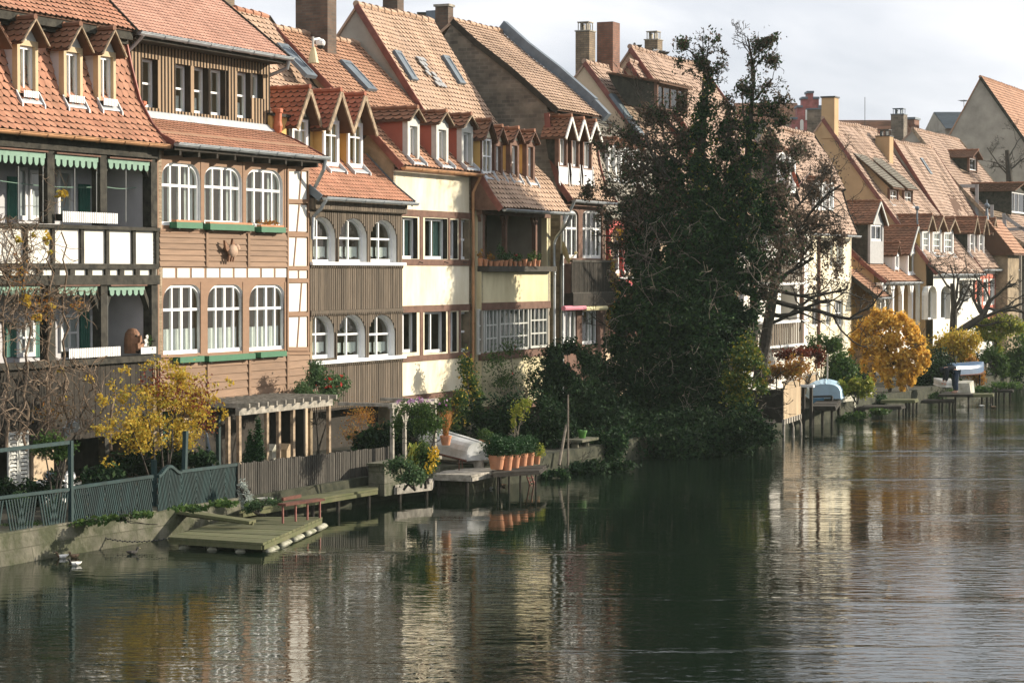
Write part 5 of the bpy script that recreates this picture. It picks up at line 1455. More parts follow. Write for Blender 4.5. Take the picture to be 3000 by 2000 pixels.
# porch house
u0, u1 = 55.4, 64.2
H = thing('porch_house', 'low house with white arched porch posts and a slate-fronted dormer', 'house', ((u0 + u1) / 2, -1.2, ZG), 'houses farther along the river')
pp = [(-1.3, 5.1), (-0.2, 6.0), (0.6, 6.75), (1.2, 7.6), (2.2, 8.0)]
roof(H, pp, u0 + 2.2, u1, 'tile_rust', 0.26, 0.19, wob=0.06, seed=25, simple=True, verge=(True, True), vmat='dark_copper')
pq = [(-1.5, 4.38), (0.4, 5.84), (1.2, 6.5)]
roof(H, pq, u0, u0 + 2.3, 'tile_rust', 0.26, 0.19, back=False, ridge=False, wob=0.04, seed=26, simple=True, name='porch_roof')
gables(H, u0 + 2.2, u1, pp, -0.7, ZG, 'plaster_tan')
gutter(H, u0 + 2.2, u1 + 0.05, -1.38, 5.05, 'zinc', 0.10); gutter(H, u0, u0 + 2.3, -1.58, 4.33, 'zinc', 0.09)
mb = MB(); mb.box(u0, u1, 0.2, 0.35, ZG, 5.8); mb.build('porch_rear_wall', M['plaster_ochre'], H)
for x in (2588, 2612, 2640, 2668, 2690):
    a = U(x, -1.1); mb = MB(); mb.box(a - 0.12, a + 0.12, -1.2, -1.0, 2.4, 4.95)
    mb.prism([(a - 0.12, 4.35), (a + 0.12, 4.35), (a + 0.42, 4.9), (a - 0.42, 4.9)], -1.17, -1.03)
    mb.build('porch_post', M['white_paint'], H)
mb = MB(); mb.box(u0 + 1.6, u1, -1.22, -0.98, 4.901, 5.05); mb.box(u0 + 1.6, u1, -1.22, -1.0, ZG, 2.7); mb.box(u0 + 1.6, u0 + 1.9, -1.2, -1.0, 2.7, 4.5); mb.build('porch_wall', M['plaster_white'], H)
window(H, *rect(2592, 2612, 850, 940, 0.15), 0.15, mull=(0.5,))
dormer(H, (2549, 2588, 652, 772), pp, 590, 'dark_timber', 'slate_grey', 'tile_brown', tw=0.26, ch=0.18, margin=(0.22, 0.1, 1.1), depth=0.12, over=0.15, front_over=0.18, wd=-0.4, sill=False, simple=True, win=dict(mull=(0.5,), wide=(0,), fw=0.09), gable_m='slate_grey', bargeboard=('grey_paint', 0.1))
dormer(H, (2660, 2698, 738, 806), pp, 662, 'plaster_white', 'white_paint', 'tile_brown', tw=0.26, ch=0.18, margin=(0.12, 0.1, 0.1), depth=0.12, over=0.25, front_over=0.18, wd=-0.95, sill=False, simple=True, win=dict(mull=(0.5,), wide=(0,), fw=0.08), gable_m='white_paint', bargeboard=('grey_paint', 0.1))
dormer(H, (2622, 2634, 745, 790), pp, 712, 'plaster_white', 'white_paint', 'tile_brown', tw=0.26, ch=0.18, margin=(0.1, 0.1, 0.1), over=0.08, front_over=0.12, wd=-0.75, sill=False, simple=True, win=dict(mull=()))
mb = MB(); p = at_y(2687, 610, 112); mb.tube([(p[0], p[1], p[2]), (p[0], p[1], p[2] - 0.55), (p[0] + 0.1, p[1], p[2] - 0.8)], 0.05, 6); mb.ell((p[0], p[1], p[2]), (0.11, 0.11, 0.12)); mb.build('flue', M['slate_blue'], H)
# tan gable house
u0, u1 = 64.5, 74.9
H = thing('tan_gable_house', 'house with a broad tan gable, tall plastered chimneys and two shed dormers', 'house', ((u0 + u1) / 2, -1.9, ZG), 'houses farther along the river')
p11 = [(-2.1, 5.5), (-1.3, 6.5), (0.0, 8.15), (2.0, 10.8), (3.97, 13.55)]
roof(H, p11, u0, u1, 'tile_far', 0.29, 0.22, wob=0.14, seed=27, simple=True, vmat='dark_copper', th=0.026)
gables(H, u0, u1, p11, -1.5, ZG, 'plaster_tan')
gutter(H, u0, u1, -2.2, 5.45, 'zinc', 0.10)
chimney(H, at_w(2437, 360, 3.6)[0], 3.7, 12.5, 14.6, 0.75, 0.7, 'plaster_tan', cap='slab', capmat='dark_metal')
chimney(H, at_w(2596, 420, 2.8)[0], 2.9, 10.6, 13.0, 0.8, 0.8, 'plaster_tan', cap='pipe', capmat='dark_metal')
chimney(H, at_w(2397, 360, 5.5)[0], 5.6, 12.0, 14.3, 0.8, 0.8, 'rubble', cap='slab', capmat='slate_blue')
for (px, rb) in (((2606, 2632, 552, 596), 2.05), ((2648, 2674, 556, 600), 2.05)):
    dormer(H, px, p11, 0, 'plaster_tan', 'brown_timber', 'tile_grey', shed=True, ridge_back=rb + 0.6, front_over=0.25, over=0.25, win=dict(mull=(0.5,), tran=(0.5,)), simple=True)
for px, yp in (((2702, 2724, 672, 742), 630), ((2732, 2758, 674, 744), 636), ((2766, 2793, 676, 746), 642)):
    dormer(H, px, p11, yp, 'plaster_ochre', 'white_paint', 'tile_brown', tw=0.3, ch=0.18, margin=(0.16, 0.14, 0.08), depth=0.12, over=0.12, front_over=0.3, simple=True, bargeboard=('bare_wood', 0.08), win=dict(mull=(0.33, 0.66), tran=(0.33, 0.66), fw=0.05, curtain='full'))
specs = [(2720, 2745, 838, 935, dict(arch_px=(0.5, 0.25), mull=(0.5,))), (2757, 2785, 838, 935, dict(arch_px=(0.5, 0.25), mull=(0.5,))), (2810, 2838, 820, 885, dict(mull=(0.5,))), (2850, 2875, 820, 885, dict(mull=(0.5,)))]
px_windows(H, specs, -1.9, 0.3, 'plaster_white', (u0, u1, ZG, 5.7))
# red fronted house
u0, u1 = 75.0, 84.0
H = thing('red_front_house', 'house with coral red window trim and a dark purple verge on its roof', 'house', ((u0 + u1) / 2, -1.7, ZG), 'houses farther along the river')
p12 = [(-1.95, 5.75), (-0.47, 7.74), (0.35, 8.75), (3.1, 13.0)]
roof(H, p12, u0 + 0.02, u1, 'tile_far', 0.3, 0.22, wob=0.12, seed=28, simple=True, vmat='dark_copper', th=0.026)
gables(H, u0, u1, p12, -1.3, ZG, 'plaster_grey')
gutter(H, u0, u1 + 0.1, -2.05, 5.7, 'zinc', 0.10)
for px, yp in (((2841, 2856, 680, 745), 637), ((2868, 2883, 682, 746), 638), ((2896, 2910, 684, 747), 641)):
    dormer(H, px, p12, yp, 'dark_timber', 'white_paint', 'tile_brown', tw=0.3, ch=0.18, margin=(0.1, 0.1, 0.06), over=0.1, front_over=0.25, simple=True, bargeboard=('bare_wood', 0.07), win=dict(mull=(0.5,), tran=(0.5,), fw=0.05), gable_m='loggia_grey')
specs = [(2862 + i * 19, 2874 + i * 19, 820, 890, dict(mull=(), tran=(0.6,), fw=0.1)) for i in range(5)]
px_windows(H, specs, -1.7, 0.12, 'plaster_white', (u0, u1, ZG, 5.9))
mb = MB()
for (xa, xb, ya, yb) in ((2858, 2952, 803, 816), (2858, 2952, 893, 905), (2856, 2861, 803, 905), (2876, 2880, 803, 905), (2895, 2899, 803, 905), (2914, 2918, 803, 905), (2946, 2952, 803, 905), (2890, 2950, 920, 960)):
    q = rect(xa, xb, ya, yb, -1.7); mb.box(q[0], q[1], -1.73, -1.702, q[2], q[3])
mb.build('red_trim', M['plaster_red'], H)
skylight(H, p12, at_w(2712, 480, 2.1)[0], 1.9, 2.5, 0.5)
# timbered grey gable house at the right
u0, u1 = 84.3, 96.0
H = thing('timbered_gable_house', 'large house with grey plastered gable and white timbers near the right edge', 'house', ((u0 + u1) / 2, -2.0, ZG), 'houses farther along the river')
p13 = [(-2.6, 7.1), (-1.0, 8.1), (1.65, 10.85), (4.36, 14.2)]
roof(H, p13, u0, u1, 'tile_far', 0.3, 0.22, wob=0.05, seed=29, simple=True, vmat='bare_wood')
gables(H, u0, u1, p13, -2.2, ZG, 'plaster_grey')
mb = MB()
def gb(xa, ya, xb, yb, wd_=0.2):
    a = at_u(xa, ya, u0 + 0.05); b = at_u(xb, yb, u0 + 0.05); mb.bar(a, b, 0.04, wd_, up=(0, -(b[2] - a[2]), b[1] - a[1]))
gb(2862, 540, 2862, 640); gb(2800, 545, 2862, 545); gb(2906, 600, 2906, 690); gb(2940, 632, 3010, 680); gb(2920, 675, 3020, 668); gb(2940, 625, 2945, 670)
mb.build('gable_timber', M['slate_grey'], H)
dormer(H, (2838, 2862, 460, 502), p13, 440, 'dark_timber', 'brown_timber', 'tile_brown', over=0.3, front_over=0.3, simple=True, win=dict(mull=()), wd=1.9, sill=False)
dormer(H, (2962, 3010, 560, 628), p13, 536, 'dark_timber', 'dark_timber', 'tile_brown', over=0.3, front_over=0.3, simple=True, win=dict(mull=(0.25, 0.5), fw=0.08), wd=-1.2, sill=False)
chimney(H, at_w(2643, 420, 6)[0], 6.2, 12.0, 15.3, 0.9, 0.8, 'rubble', cap='pipe', capmat='slate_blue')
# small tiled entrance roof with lamp finial between the last houses
base = at_y(2900, 800, 128)
r = thing('gate_porch', 'small hipped tile porch with a ball finial squeezed between the last two houses', 'porch', (base[0], base[1], ZG), None)
bx, by = base[0], base[1]
mb = MB(); mb.box(bx - 0.8, bx + 2.2, by - 1.2, by + 1.2, ZG, 6.6); mb.build('wall', M['plaster_dirty'], r)
mb = MB()
tile_rows(mb, [(by - 1.6, 6.6), (by, 8.6)], bx - 1.0, bx + 2.6, 0.3, 0.22, ident, 0.035, 0, 3, True)
mb.cm = 1; mb.prism_u([(by - 1.6, 6.52), (by - 1.6, 6.58), (by, 8.57), (by + 1.6, 6.58), (by + 1.6, 6.52)], bx - 1.0, bx + 2.6)
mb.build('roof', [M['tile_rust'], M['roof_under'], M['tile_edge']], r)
mb = MB(); mb.tube([(bx - 0.9, by, 8.55), (bx - 0.9, by, 9.3), (bx - 0.9, by, 9.7)], [0.12, 0.06, 0.02], 8); mb.ell((bx - 0.9, by, 9.35), (0.16, 0.16, 0.16)); mb.build('finial', M['slate_blue'], r)

# ---- buildings behind the row
def simple_block(name, label, xa, xb, yr, ye, Y, m, tm, depth=9, gable=True, group='buildings behind the river houses', tw=0.34, flip=False):
    a = at_y(xa, yr, Y); b = at_y(xb, yr, Y); zr = a[2]; ze = at_y((xa + xb) / 2, ye, Y)[2]
    r = thing(name, label, 'building', ((a[0] + b[0]) / 2, a[1], ZG), group)
    A = W(a[0], a[1], 0); Bp = W(b[0], b[1], 0)
    return r, a, b, zr, ze
# big gabled building at the right
Y = 150.0
ap = at_y(2872, 224, Y); sc = Y / F_PX
r = thing('tall_gable_building', 'tall grey plastered building with a steep gable and large orange roof at the right edge', 'building', (ap[0], ap[1], ZG), 'buildings behind the river houses')
zr = ap[2]; uG = ap[0]; wr = ap[1]
pb = [(wr - 7.2, zr - 13.0), (wr - 3.6, zr - 5.2), (wr, zr)]
roof(r, pb, uG, uG + 26, 'tile_rust', 0.36, 0.26, wob=0.02, seed=31, simple=True, vmat='dark_wood')
gables(r, uG, uG + 26, pb, wr - 6.0, ZG, 'plaster_grey', inset=0.1)
# pink stepped gable, facing the camera
Y = 165.0; sc = Y / F_PX
c = at_y(2372, 340, Y)
r = thing('stepped_gable_house', 'pink brick house with a stepped gable rising behind the row', 'building', (c[0], c[1], ZG), 'buildings behind the river houses')
ex = Vector((1, 0, 0)); 
steps = [(2319, 392), (2319, 350), (2336, 350), (2336, 315), (2351, 315), (2351, 290), (2366, 290), (2366, 273), (2383, 273), (2383, 290), (2399, 290), (2399, 315), (2415, 315), (2415, 392), (2415, 800), (2319, 800)]
mb = MB()
f = [at_y(x, y, Y) for x, y in steps]; g = [at_y(x, y, Y + 1.2) for x, y in steps]
g = [uw(W(*q) + Vector((0, 1.2, 0))) for q in f]
n = len(f); mb.add(f + g, [tuple(range(n)), tuple(range(2 * n - 1, n - 1, -1))] + [(i, i + n, (i + 1) % n + n, (i + 1) % n) for i in range(n)])
mb.build('gable_wall', M['pink_brick'], r)
mb = MB()
for (x0, x1, y) in ((2317, 2337, 350), (2334, 2352, 315), (2349, 2367, 290), (2364, 2385, 273), (2382, 2401, 290), (2397, 2417, 315)):
    p = W(*at_y(x0, y, Y - 0.15)); q = W(*at_y(x1, y, Y - 0.15)); h = 0.16
    pts = [uw(v) for v in (p, q, q + Vector((0, 1.5, 0)), p + Vector((0, 1.5, 0)))]
    mb.hexa([(t[0], t[1], t[2]) for t in pts] + [(t[0], t[1], t[2] + h) for t in pts])
mb.build('coping', M['slate_blue'], r)
mb = MB()
for (x, y0, y1, hw) in ((2364, 318, 352, 4.5), (2384, 318, 352, 4.5), (2349, 350, 385, 5), (2333, 372, 395, 4)):
    pts = [(x - hw, y1), (x + hw, y1), (x + hw, y0 + 5), (x + hw * 0.5, y0 + 1), (x, y0), (x - hw * 0.5, y0 + 1), (x - hw, y0 + 5)]
    mb.poly([at_y(px_, py_, Y - 0.06) for px_, py_ in pts])
mb.build('blind_niche', M['plaster_white'], r)
def back_roof(name, label, x0, x1, ytop, ybot, Y, tm, run=5.0, seed=0, group='buildings behind the river houses'):
    a = at_y(x0, ytop, Y); 
    b = at_y(x1, ytop, Y)
    zr = a[2]; ze = at_y(x0, ybot, Y)[2]
    r = thing(name, label, 'building', ((a[0] + b[0]) / 2, a[1], ZG), group)
    ua, ub = min(a[0], b[0]), max(a[0], b[0])
    pr = [(a[1] - run, ze), (a[1], zr)]
    A = W(a[0], a[1], 0); Bv = W(b[0], b[1], 0)
    # ridge runs across the view
    ln = (Bv - A).length
    mb = MB(); sg = []
    def P(t, d, z): v = A + (Bv - A) * t + Vector((0, d, 0)); q = uw((v.x, v.y, z)); return (q[0], q[1], z)
    rows = max(3, int(math.hypot(run, zr - ze) / 0.35)); cols = max(4, int(ln / 0.5)); rnd = random.Random(seed)
    for i in range(rows):
        for j in range(cols):
            t0, t1 = j / cols, (j + 1) / cols; s0, s1 = i / rows, (i + 1.1) / rows
            h = 0.05
            mb.poly([P(t0, -run * (1 - s0), ze + (zr - ze) * s0 + h), P(t1, -run * (1 - s0), ze + (zr - ze) * s0 + h), P(t1, -run * (1 - min(1, s1)), ze + (zr - ze) * min(1, s1)), P(t0, -run * (1 - min(1, s1)), ze + (zr - ze) * min(1, s1))])
    mb.build('roof', M[tm], r)
    mb = MB()
    mb.hexa([P(0.01, -run + 0.4, ZG), P(0.99, -run + 0.4, ZG), P(0.99, run, ZG), P(0.01, run, ZG), P(0.01, -run + 0.4, ze + 0.05), P(0.99, -run + 0.4, ze + 0.05), P(0.99, run, ze + 0.05), P(0.01, run, ze + 0.05)])
    for t in (0.0, 1.0):
        k = len(mb.v); mb.poly([P(t, -run, ze), P(t, run, ze), P(t, 0, zr - 0.05)])
    mb.poly([P(0, run, ze), P(1, run, ze), P(1, 0, zr - 0.04), P(0, 0, zr - 0.04)])
    mb.build('wall', M['plaster_grey'], r)
    return r
back_roof('hall', 'building with a long dark red roof behind the ivy tree top', 2150, 2335, 302, 372, 190, 'tile_brown', seed=2)
back_roof('hall', 'building with a low dark tiled roof behind the tan gable house', 2454, 2650, 352, 420, 160, 'tile_brown', seed=3)
back_roof('hall', 'small building with a blackish green roof left of the tall grey gable', 2735, 2840, 328, 390, 175, 'slate_blue', seed=4)
back_roof('hall', 'building showing only a sliver of pink roof behind the slate parapet', 1605, 1690, 224, 300, 120, 'tile_pink', seed=5)
q = at_y(2668, 350, 158); mb = MB(); mb.box(-0.85, 0.85, -0.7, 0.7, 0, 3.6)
back_roof('hall', 'building with a dark pointed gable behind the pale tall roof', 1232, 1300, 40, 70, 100, 'slate_blue', run=4, seed=6)
p = at_y(2662, 352, 160); r = thing('brick_stack', 'free-standing dark brick chimney stack behind the roofs', 'chimney', (p[0], p[1], ZG))
mb = MB(); mb.box(p[0] - 0.7, p[0] + 0.7, p[1] - 0.6, p[1] + 0.6, ZG, p[2]); mb.build('shaft', M['brick_red'], r); mb = MB(); mb.box(p[0] - 0.78, p[0] + 0.78, p[1] - 0.68, p[1] + 0.68, p[2] + .001, p[2] + 0.15); mb.build('cap', M['slate_blue'], r)
p = at_y(645, -20, 90); r = thing('brick_stack', 'pale brick chimney rising behind the pink roof of the brown house', 'chimney', (p[0], p[1], ZG))
mb = MB(); mb.box(p[0] - 0.45, p[0] + 0.45, p[1] - 0.4, p[1] + 0.4, ZG, p[2] + 0.5); mb.build('shaft', M['brick_yellow'], r); mb = MB(); mb.box(p[0] - 0.5, p[0] + 0.5, p[1] - 0.45, p[1] + 0.45, p[2] + .501, p[2] + 0.6); mb.build('cap', M['grey_wood'], r)
# ------------------------------------------------------------------ trees and plants
def plant(name, label, cat, blobs, m, n, size, seed, group=None, gap=0.0, gscale=1.2, stems=3, stem_m='bark', zb=None, part_name='foliage', extra=(), stem_r=0.03):
    """shrub: stems rising from the ground and a cloud of leaves"""
    zg = ZG if zb is None else zb
    cu = sum(b[0] for b in blobs) / len(blobs); cw = sum(b[1] for b in blobs) / len(blobs)
    r = thing(name, label, cat, (cu, cw, zg), group)
    leaves(r, part_name, M[m], blobs, int(n * 1.9), size * 0.7, seed, gap, gscale, fuzz=0.3)
    for (nm, mm, nn, ss, bl) in extra: leaves(r, nm, M[mm], bl or blobs, nn, ss, seed + 7, 0.0)
    rnd = random.Random(seed); mb = MB()
    for i in range(stems):
        b = blobs[i % len(blobs)]
        s = (cu + rnd.uniform(-0.25, 0.25) * b[3], cw + rnd.uniform(-0.2, 0.2), zg - 0.05)
        e = (b[0] + rnd.uniform(-0.4, 0.4) * b[3], b[1] + rnd.uniform(-0.3, 0.3) * b[4], b[2] + b[5] * rnd.uniform(0, 0.6))
        mid = tuple((p + q) / 2 + rnd.uniform(-0.12, 0.12) for p, q in zip(s, e))
        mb.tube([s, mid, e], [stem_r, stem_r * 0.7, stem_r * 0.3], 5)
        for k in range(3):
            branchy(mb, mid, (rnd.gauss(0, 1), rnd.gauss(0, 1), 0.8), max(b[5], b[3]) * 0.7, stem_r * 0.45, 1, rnd, nseg=3)
    mb.build('stem', M[stem_m], r)
    return r

# the big ivy-clad tree
YT = 72.0
cbase = at_y(1960, 1330, YT)
T = thing('ivy_tree', 'tall tree smothered in dark ivy leaning over the water, two crowns', 'tree', (cbase[0], cbase[1], ZG))
def TB(l, Y=YT): return [pblob(x, y, rx, ry, Y=Y, rd=(rx + ry) * 0.5 * Y / F_PX * 0.8) for (x, y, rx, ry) in l]
mass = TB([(2050, 690, 120, 110), (2000, 830, 130, 130), (1960, 930, 150, 150), (2040, 960, 140, 160), (1890, 1100, 140, 140), (2030, 1120, 150, 160), (1850, 1200, 125, 125), (1990, 1240, 190, 100),
           (2130, 880, 75, 100), (1785, 1215, 70, 100), (1960, 1320, 170, 45), (2110, 1190, 80, 100), (2040, 1330, 130, 40), (1900, 790, 60, 60), (2140, 740, 70, 90), (2095, 1000, 90, 100), (1800, 1020, 45, 45), (2160, 1010, 35, 60), (1740, 1150, 35, 60), (1925, 640, 75, 75), (1880, 740, 70, 70), (1870, 850, 55, 80), (2115, 640, 60, 90), (1960, 520, 50, 60), (2120, 540, 40, 70), (2210, 770, 40, 60), (1830, 930, 50, 60), (1850, 620, 45, 45), (1775, 1120, 60, 80), (1740, 1060, 35, 50), (2190, 900, 50, 60), (2170, 960, 50, 70)])
mass += TB([(1800, 1260, 80, 70), (1890, 1300, 110, 60), (2000, 1310, 120, 55), (2110, 1290, 80, 55), (1745, 1240, 50, 70), (1850, 1350, 90, 30), (1960, 1355, 100, 28), (1760, 1330, 50, 40), (2060, 1345, 60, 22), (1710, 1180, 45, 70), (1700, 1280, 45, 60), (2180, 1230, 70, 60), (2240, 1270, 50, 40), (2190, 1300, 60, 30)], 66.5)
mass += TB([(1780, 1190, 60, 60), (1850, 1240, 80, 60), (1960, 1260, 100, 60), (2060, 1250, 80, 60), (1740, 1290, 40, 50)], 69) + TB([(2120, 450, 34, 50), (2125, 380, 24, 34), (2120, 530, 45, 60), (2235, 640, 35, 60)])
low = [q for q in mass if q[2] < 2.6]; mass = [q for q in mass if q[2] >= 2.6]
leaves(T, 'ivy', M['leaf_shade'], low, 80000, 0.062, 10, gap=0.12, gscale=1.6, shell=3.0, fuzz=0.2)  # lower ivy takes the leaf colour that has shade painted in
leaves(T, 'ivy', M['leaf_ivy'], mass, 100000, 0.062, 11, gap=0.16, gscale=1.6, shell=3.0, fuzz=0.16)
col_l = TB([(2075, 250, 22, 40), (2062, 320, 34, 50), (2050, 400, 48, 60), (2045, 490, 66, 70), (2050, 580, 85, 80)])
col_r = TB([(2205, 270, 20, 45), (2195, 350, 34, 60), (2190, 440, 44, 70), (2195, 540, 60, 80), (2190, 640, 75, 80)])
leaves(T, 'ivy', M['leaf_ivy'], col_l + col_r, 21000, 0.055, 12, gap=0.34, gscale=2.6, shell=1.8, fuzz=0.5, mats2=M['leaf_ivy_yellow'], frac2=0.07)
spr = TB([(2010, 130, 50, 22), (2085, 105, 45, 22), (2060, 180, 40, 40), (2000, 185, 30, 30), (2105, 170, 35, 30), (2095, 215, 28, 28), (2230, 130, 40, 40), (2265, 115, 45, 22), (2215, 190, 35, 32), (2262, 178, 32, 26), (2185, 255, 42, 30), (2255, 255, 38, 28), (2250, 320, 50, 40), (2140, 320, 34, 40), (2290, 360, 40, 30)])
leaves(T, 'crown', M['leaf_brown'], spr, 8000, 0.05, 13, gap=0.40, gscale=2.6, fuzz=0.3, mats2=M['leaf_ivy'], frac2=0.45)
brn = TB([(1850, 400, 70, 45), (1930, 350, 55, 60), (1800, 385, 40, 25), (1850, 500, 85, 60), (1930, 460, 70, 70), (1790, 560, 50, 40), (1900, 600, 90, 80), (1850, 680, 60, 60), (1960, 560, 80, 80), (2000, 700, 90, 80), (2260, 420, 45, 50), (2280, 560, 40, 60), (2130, 480, 40, 90), (1800, 720, 30, 40), (2110, 600, 40, 90), (1760, 430, 40, 30), (2300, 480, 40, 40), (2270, 640, 40, 50), (1820, 820, 30, 50), (2240, 860, 30, 50), (1780, 640, 45, 35)])
leaves(T, 'crown', M['leaf_brown'], brn + TB([(2140, 370, 45, 60), (1990, 310, 45, 40), (2000, 420, 55, 60), (2290, 300, 30, 40), (1890, 330, 40, 40), (2130, 640, 45, 70), (1720, 560, 30, 30), (2330, 440, 30, 40), (2280, 620, 50, 60), (2300, 720, 50, 60), (2260, 800, 40, 60), (2120, 330, 40, 40)]), 41000, 0.05, 14, gap=0.36, gscale=2.4, fuzz=0.4, mats2=M['leaf_ivy'], frac2=0.3)
yel = TB([(2185, 1060, 50, 80), (2150, 1130, 50, 60), (2230, 1110, 30, 45), (2180, 1180, 40, 40)], 70.5)
leaves(T, 'yellowing_leaves', M['leaf_ivy_yellow'], yel, 5200, 0.055, 15, gap=0.3, gscale=2.0, mats2=M['leaf_green'], frac2=0.5)
rnd = random.Random(5); mb = MB()
def pl(*pts, Y=YT): return [at_y(x, y, Y) for x, y in pts]
mb.tube(pl((1940, 1330), (1965, 1150), (1990, 950), (2030, 740), (2050, 520), (2062, 330), (2078, 200)), [0.42, 0.36, 0.3, 0.22, 0.17, 0.1, 0.04], 9)
mb.tube(pl((1985, 980), (2070, 860), (2150, 740), (2188, 560), (2195, 380), (2210, 230)), [0.25, 0.22, 0.18, 0.14, 0.1, 0.03], 8)
mb.build('trunk', M['bark'], T)
mb = MB(); tips = []
limbs = [((2078, 210), (2035, 140), 0.05), ((2078, 210), (2090, 120), 0.045), ((2070, 260), (2110, 190), 0.04), ((2062, 300), (1990, 190), 0.05), ((2208, 240), (2235, 110), 0.045), ((2205, 270), (2280, 120), 0.05), ((2200, 300), (2270, 230), 0.04), ((2198, 340), (2290, 330), 0.05), ((2195, 400), (2140, 300), 0.04),
         ((2050, 520), (1880, 390), 0.09), ((2045, 600), (1830, 480), 0.1), ((2040, 660), (1790, 560), 0.1), ((2030, 740), (1800, 640), 0.09), ((2055, 430), (1930, 330), 0.06), ((2190, 560), (2290, 470), 0.06), ((2185, 600), (2310, 560), 0.06), ((2010, 850), (1830, 700), 0.08), ((2190, 500), (2120, 430), 0.05),
         ((1980, 1050), (1780, 1000), 0.07), ((1960, 1200), (2080, 1330), 0.1), ((2000, 1200), (2230, 1250), 0.08), ((1990, 1250), (1880, 1370), 0.06), ((2080, 1330), (1975, 1380), 0.03)]
for (a, b, r_) in limbs:
    p = Vector(at_y(a[0], a[1], YT)); q = Vector(at_y(b[0], b[1], YT)); dv = q - p; dv.y += rnd.uniform(-0.6, 0.6)
    branchy(mb, p, dv, dv.length, r_, 4, rnd, spread=0.45, up=0.12, nseg=5, kids=(2, 4), shrink=0.55, crook=0.2, minr=0.007)
mb.cm = 1
for i in range(170):
    x = rnd.uniform(1760, 2250); y = rnd.uniform(640, 1380)
    p = at_y(x, y, YT - rnd.uniform(0.6, 1.6))
    branchy(mb, p, (rnd.gauss(0, 1), rnd.gauss(0, 0.4), rnd.gauss(-0.2, 0.7)), rnd.uniform(0.4, 1.0), 0.011, 1, rnd, nseg=4, crook=0.35, minr=0.006)
mb.build('limb', [M['bark'], M['bark_light']], T)

# bare tree with dry leaves to its right
YB = 80.0
b0 = at_y(2235, 1090, YB)
T = thing('bare_tree', 'crooked dark tree with few dry leaves in front of the white balconied house', 'tree', (b0[0], b0[1], ZG))
rnd = random.Random(9); mb = MB()
mb.tube(pl((2225, 1110), (2240, 1010), (2258, 900), (2275, 800), (2290, 720), (2300, 640), Y=YB), [0.26, 0.21, 0.19, 0.16, 0.11, 0.05], 9)
mb.build('trunk', M['bark'], T)
mb = MB()
for (a, b, r_) in [((2258, 900), (2180, 800), 0.08), ((2262, 880), (2480, 1000), 0.1), ((2268, 830), (2420, 760), 0.09), ((2275, 800), (2160, 700), 0.08), ((2285, 740), (2400, 640), 0.08), ((2290, 710), (2200, 620), 0.06), ((2295, 670), (2350, 560), 0.06), ((2290, 720), (2470, 560), 0.07), ((2255, 920), (2380, 940), 0.09), ((2250, 950), (2430, 900), 0.07), ((2265, 850), (2470, 840), 0.07), ((2245, 990), (2150, 930), 0.05), ((2280, 770), (2380, 700), 0.08), ((2275, 800), (2200, 720), 0.06)]:
    p = Vector(at_y(a[0], a[1], YB)); q = Vector(at_y(b[0], b[1], YB)); dv = q - p; dv.y += rnd.uniform(-0.9, 0.9)
    branchy(mb, p, dv, dv.length, r_, 4, rnd, spread=0.55, up=0.1, nseg=6, kids=(3, 4), shrink=0.52, crook=0.3, minr=0.007)
mb.build('limb', M['bark'], T)
leaves(T, 'crown', M['leaf_brown'], TB([(2270, 690, 90, 50), (2340, 640, 80, 40), (2400, 660, 70, 50), (2330, 720, 110, 40), (2230, 760, 50, 50), (2420, 720, 50, 60), (2420, 500, 60, 40), (2350, 440, 60, 40), (2460, 800, 30, 60), (2390, 560, 60, 40)], YB) + TB([(2200, 700, 50, 40), (2260, 620, 60, 40), (2180, 820, 40, 40), (2310, 780, 60, 40), (2380, 830, 50, 30), (2460, 700, 30, 40), (2290, 560, 50, 30)], YB), 15000, 0.05, 21, gap=0.36, gscale=2.4, fuzz=0.4)

# bright orange small tree
YO = 91.5
b0 = at_y(2610, 1180, YO)
T = thing('orange_tree', 'small round tree in blazing orange autumn leaf by the far bank', 'tree', (b0[0], b0[1], ZG))
leaves(T, 'crown', M['leaf_orange'], TB([(2545, 955, 36, 26), (2585, 935, 40, 24), (2635, 940, 34, 24), (2665, 970, 34, 26), (2520, 990, 30, 24), (2560, 1005, 40, 26), (2620, 995, 40, 28), (2680, 1020, 30, 34), (2640, 1045, 36, 24), (2585, 1050, 34, 24), (2545, 1040, 24, 18), (2690, 1068, 24, 26), (2650, 1085, 32, 22), (2600, 1095, 28, 22), (2575, 1080, 24, 18), (2610, 1122, 20, 14), (2640, 1115, 22, 14), (2712, 1060, 16, 14), (2505, 1005, 18, 14), (2560, 920, 22, 14), (2610, 912, 14, 8), (2495, 1030, 12, 10), (2530, 1075, 12, 14), (2555, 1110, 14, 14), (2722, 1040, 10, 10), (2700, 1000, 12, 12), (2670, 1115, 14, 12), (2645, 1140, 10, 8)], YO), 22000, 0.085, 31, gap=0.24, gscale=2.2, shell=2.2, fuzz=0.3)
mb = MB(); rnd = random.Random(2)
mb.tube(pl((2610, 1190), (2605, 1110), (2600, 1030), (2595, 970), Y=YO), [0.1, 0.08, 0.06, 0.03], 7); mb.build('trunk', M['bark'], T)
mb = MB()
for q in ((2540, 980), (2660, 980), (2630, 1060), (2560, 1050), (2600, 930), (2680, 1050)):
    p = Vector(at_y(2603, 1075, YO)); v = Vector(at_y(q[0], q[1], YO)) - p; branchy(mb, p, v, v.length, 0.05, 2, rnd, spread=0.5, nseg=4)
mb.build('limb', M['bark'], T)

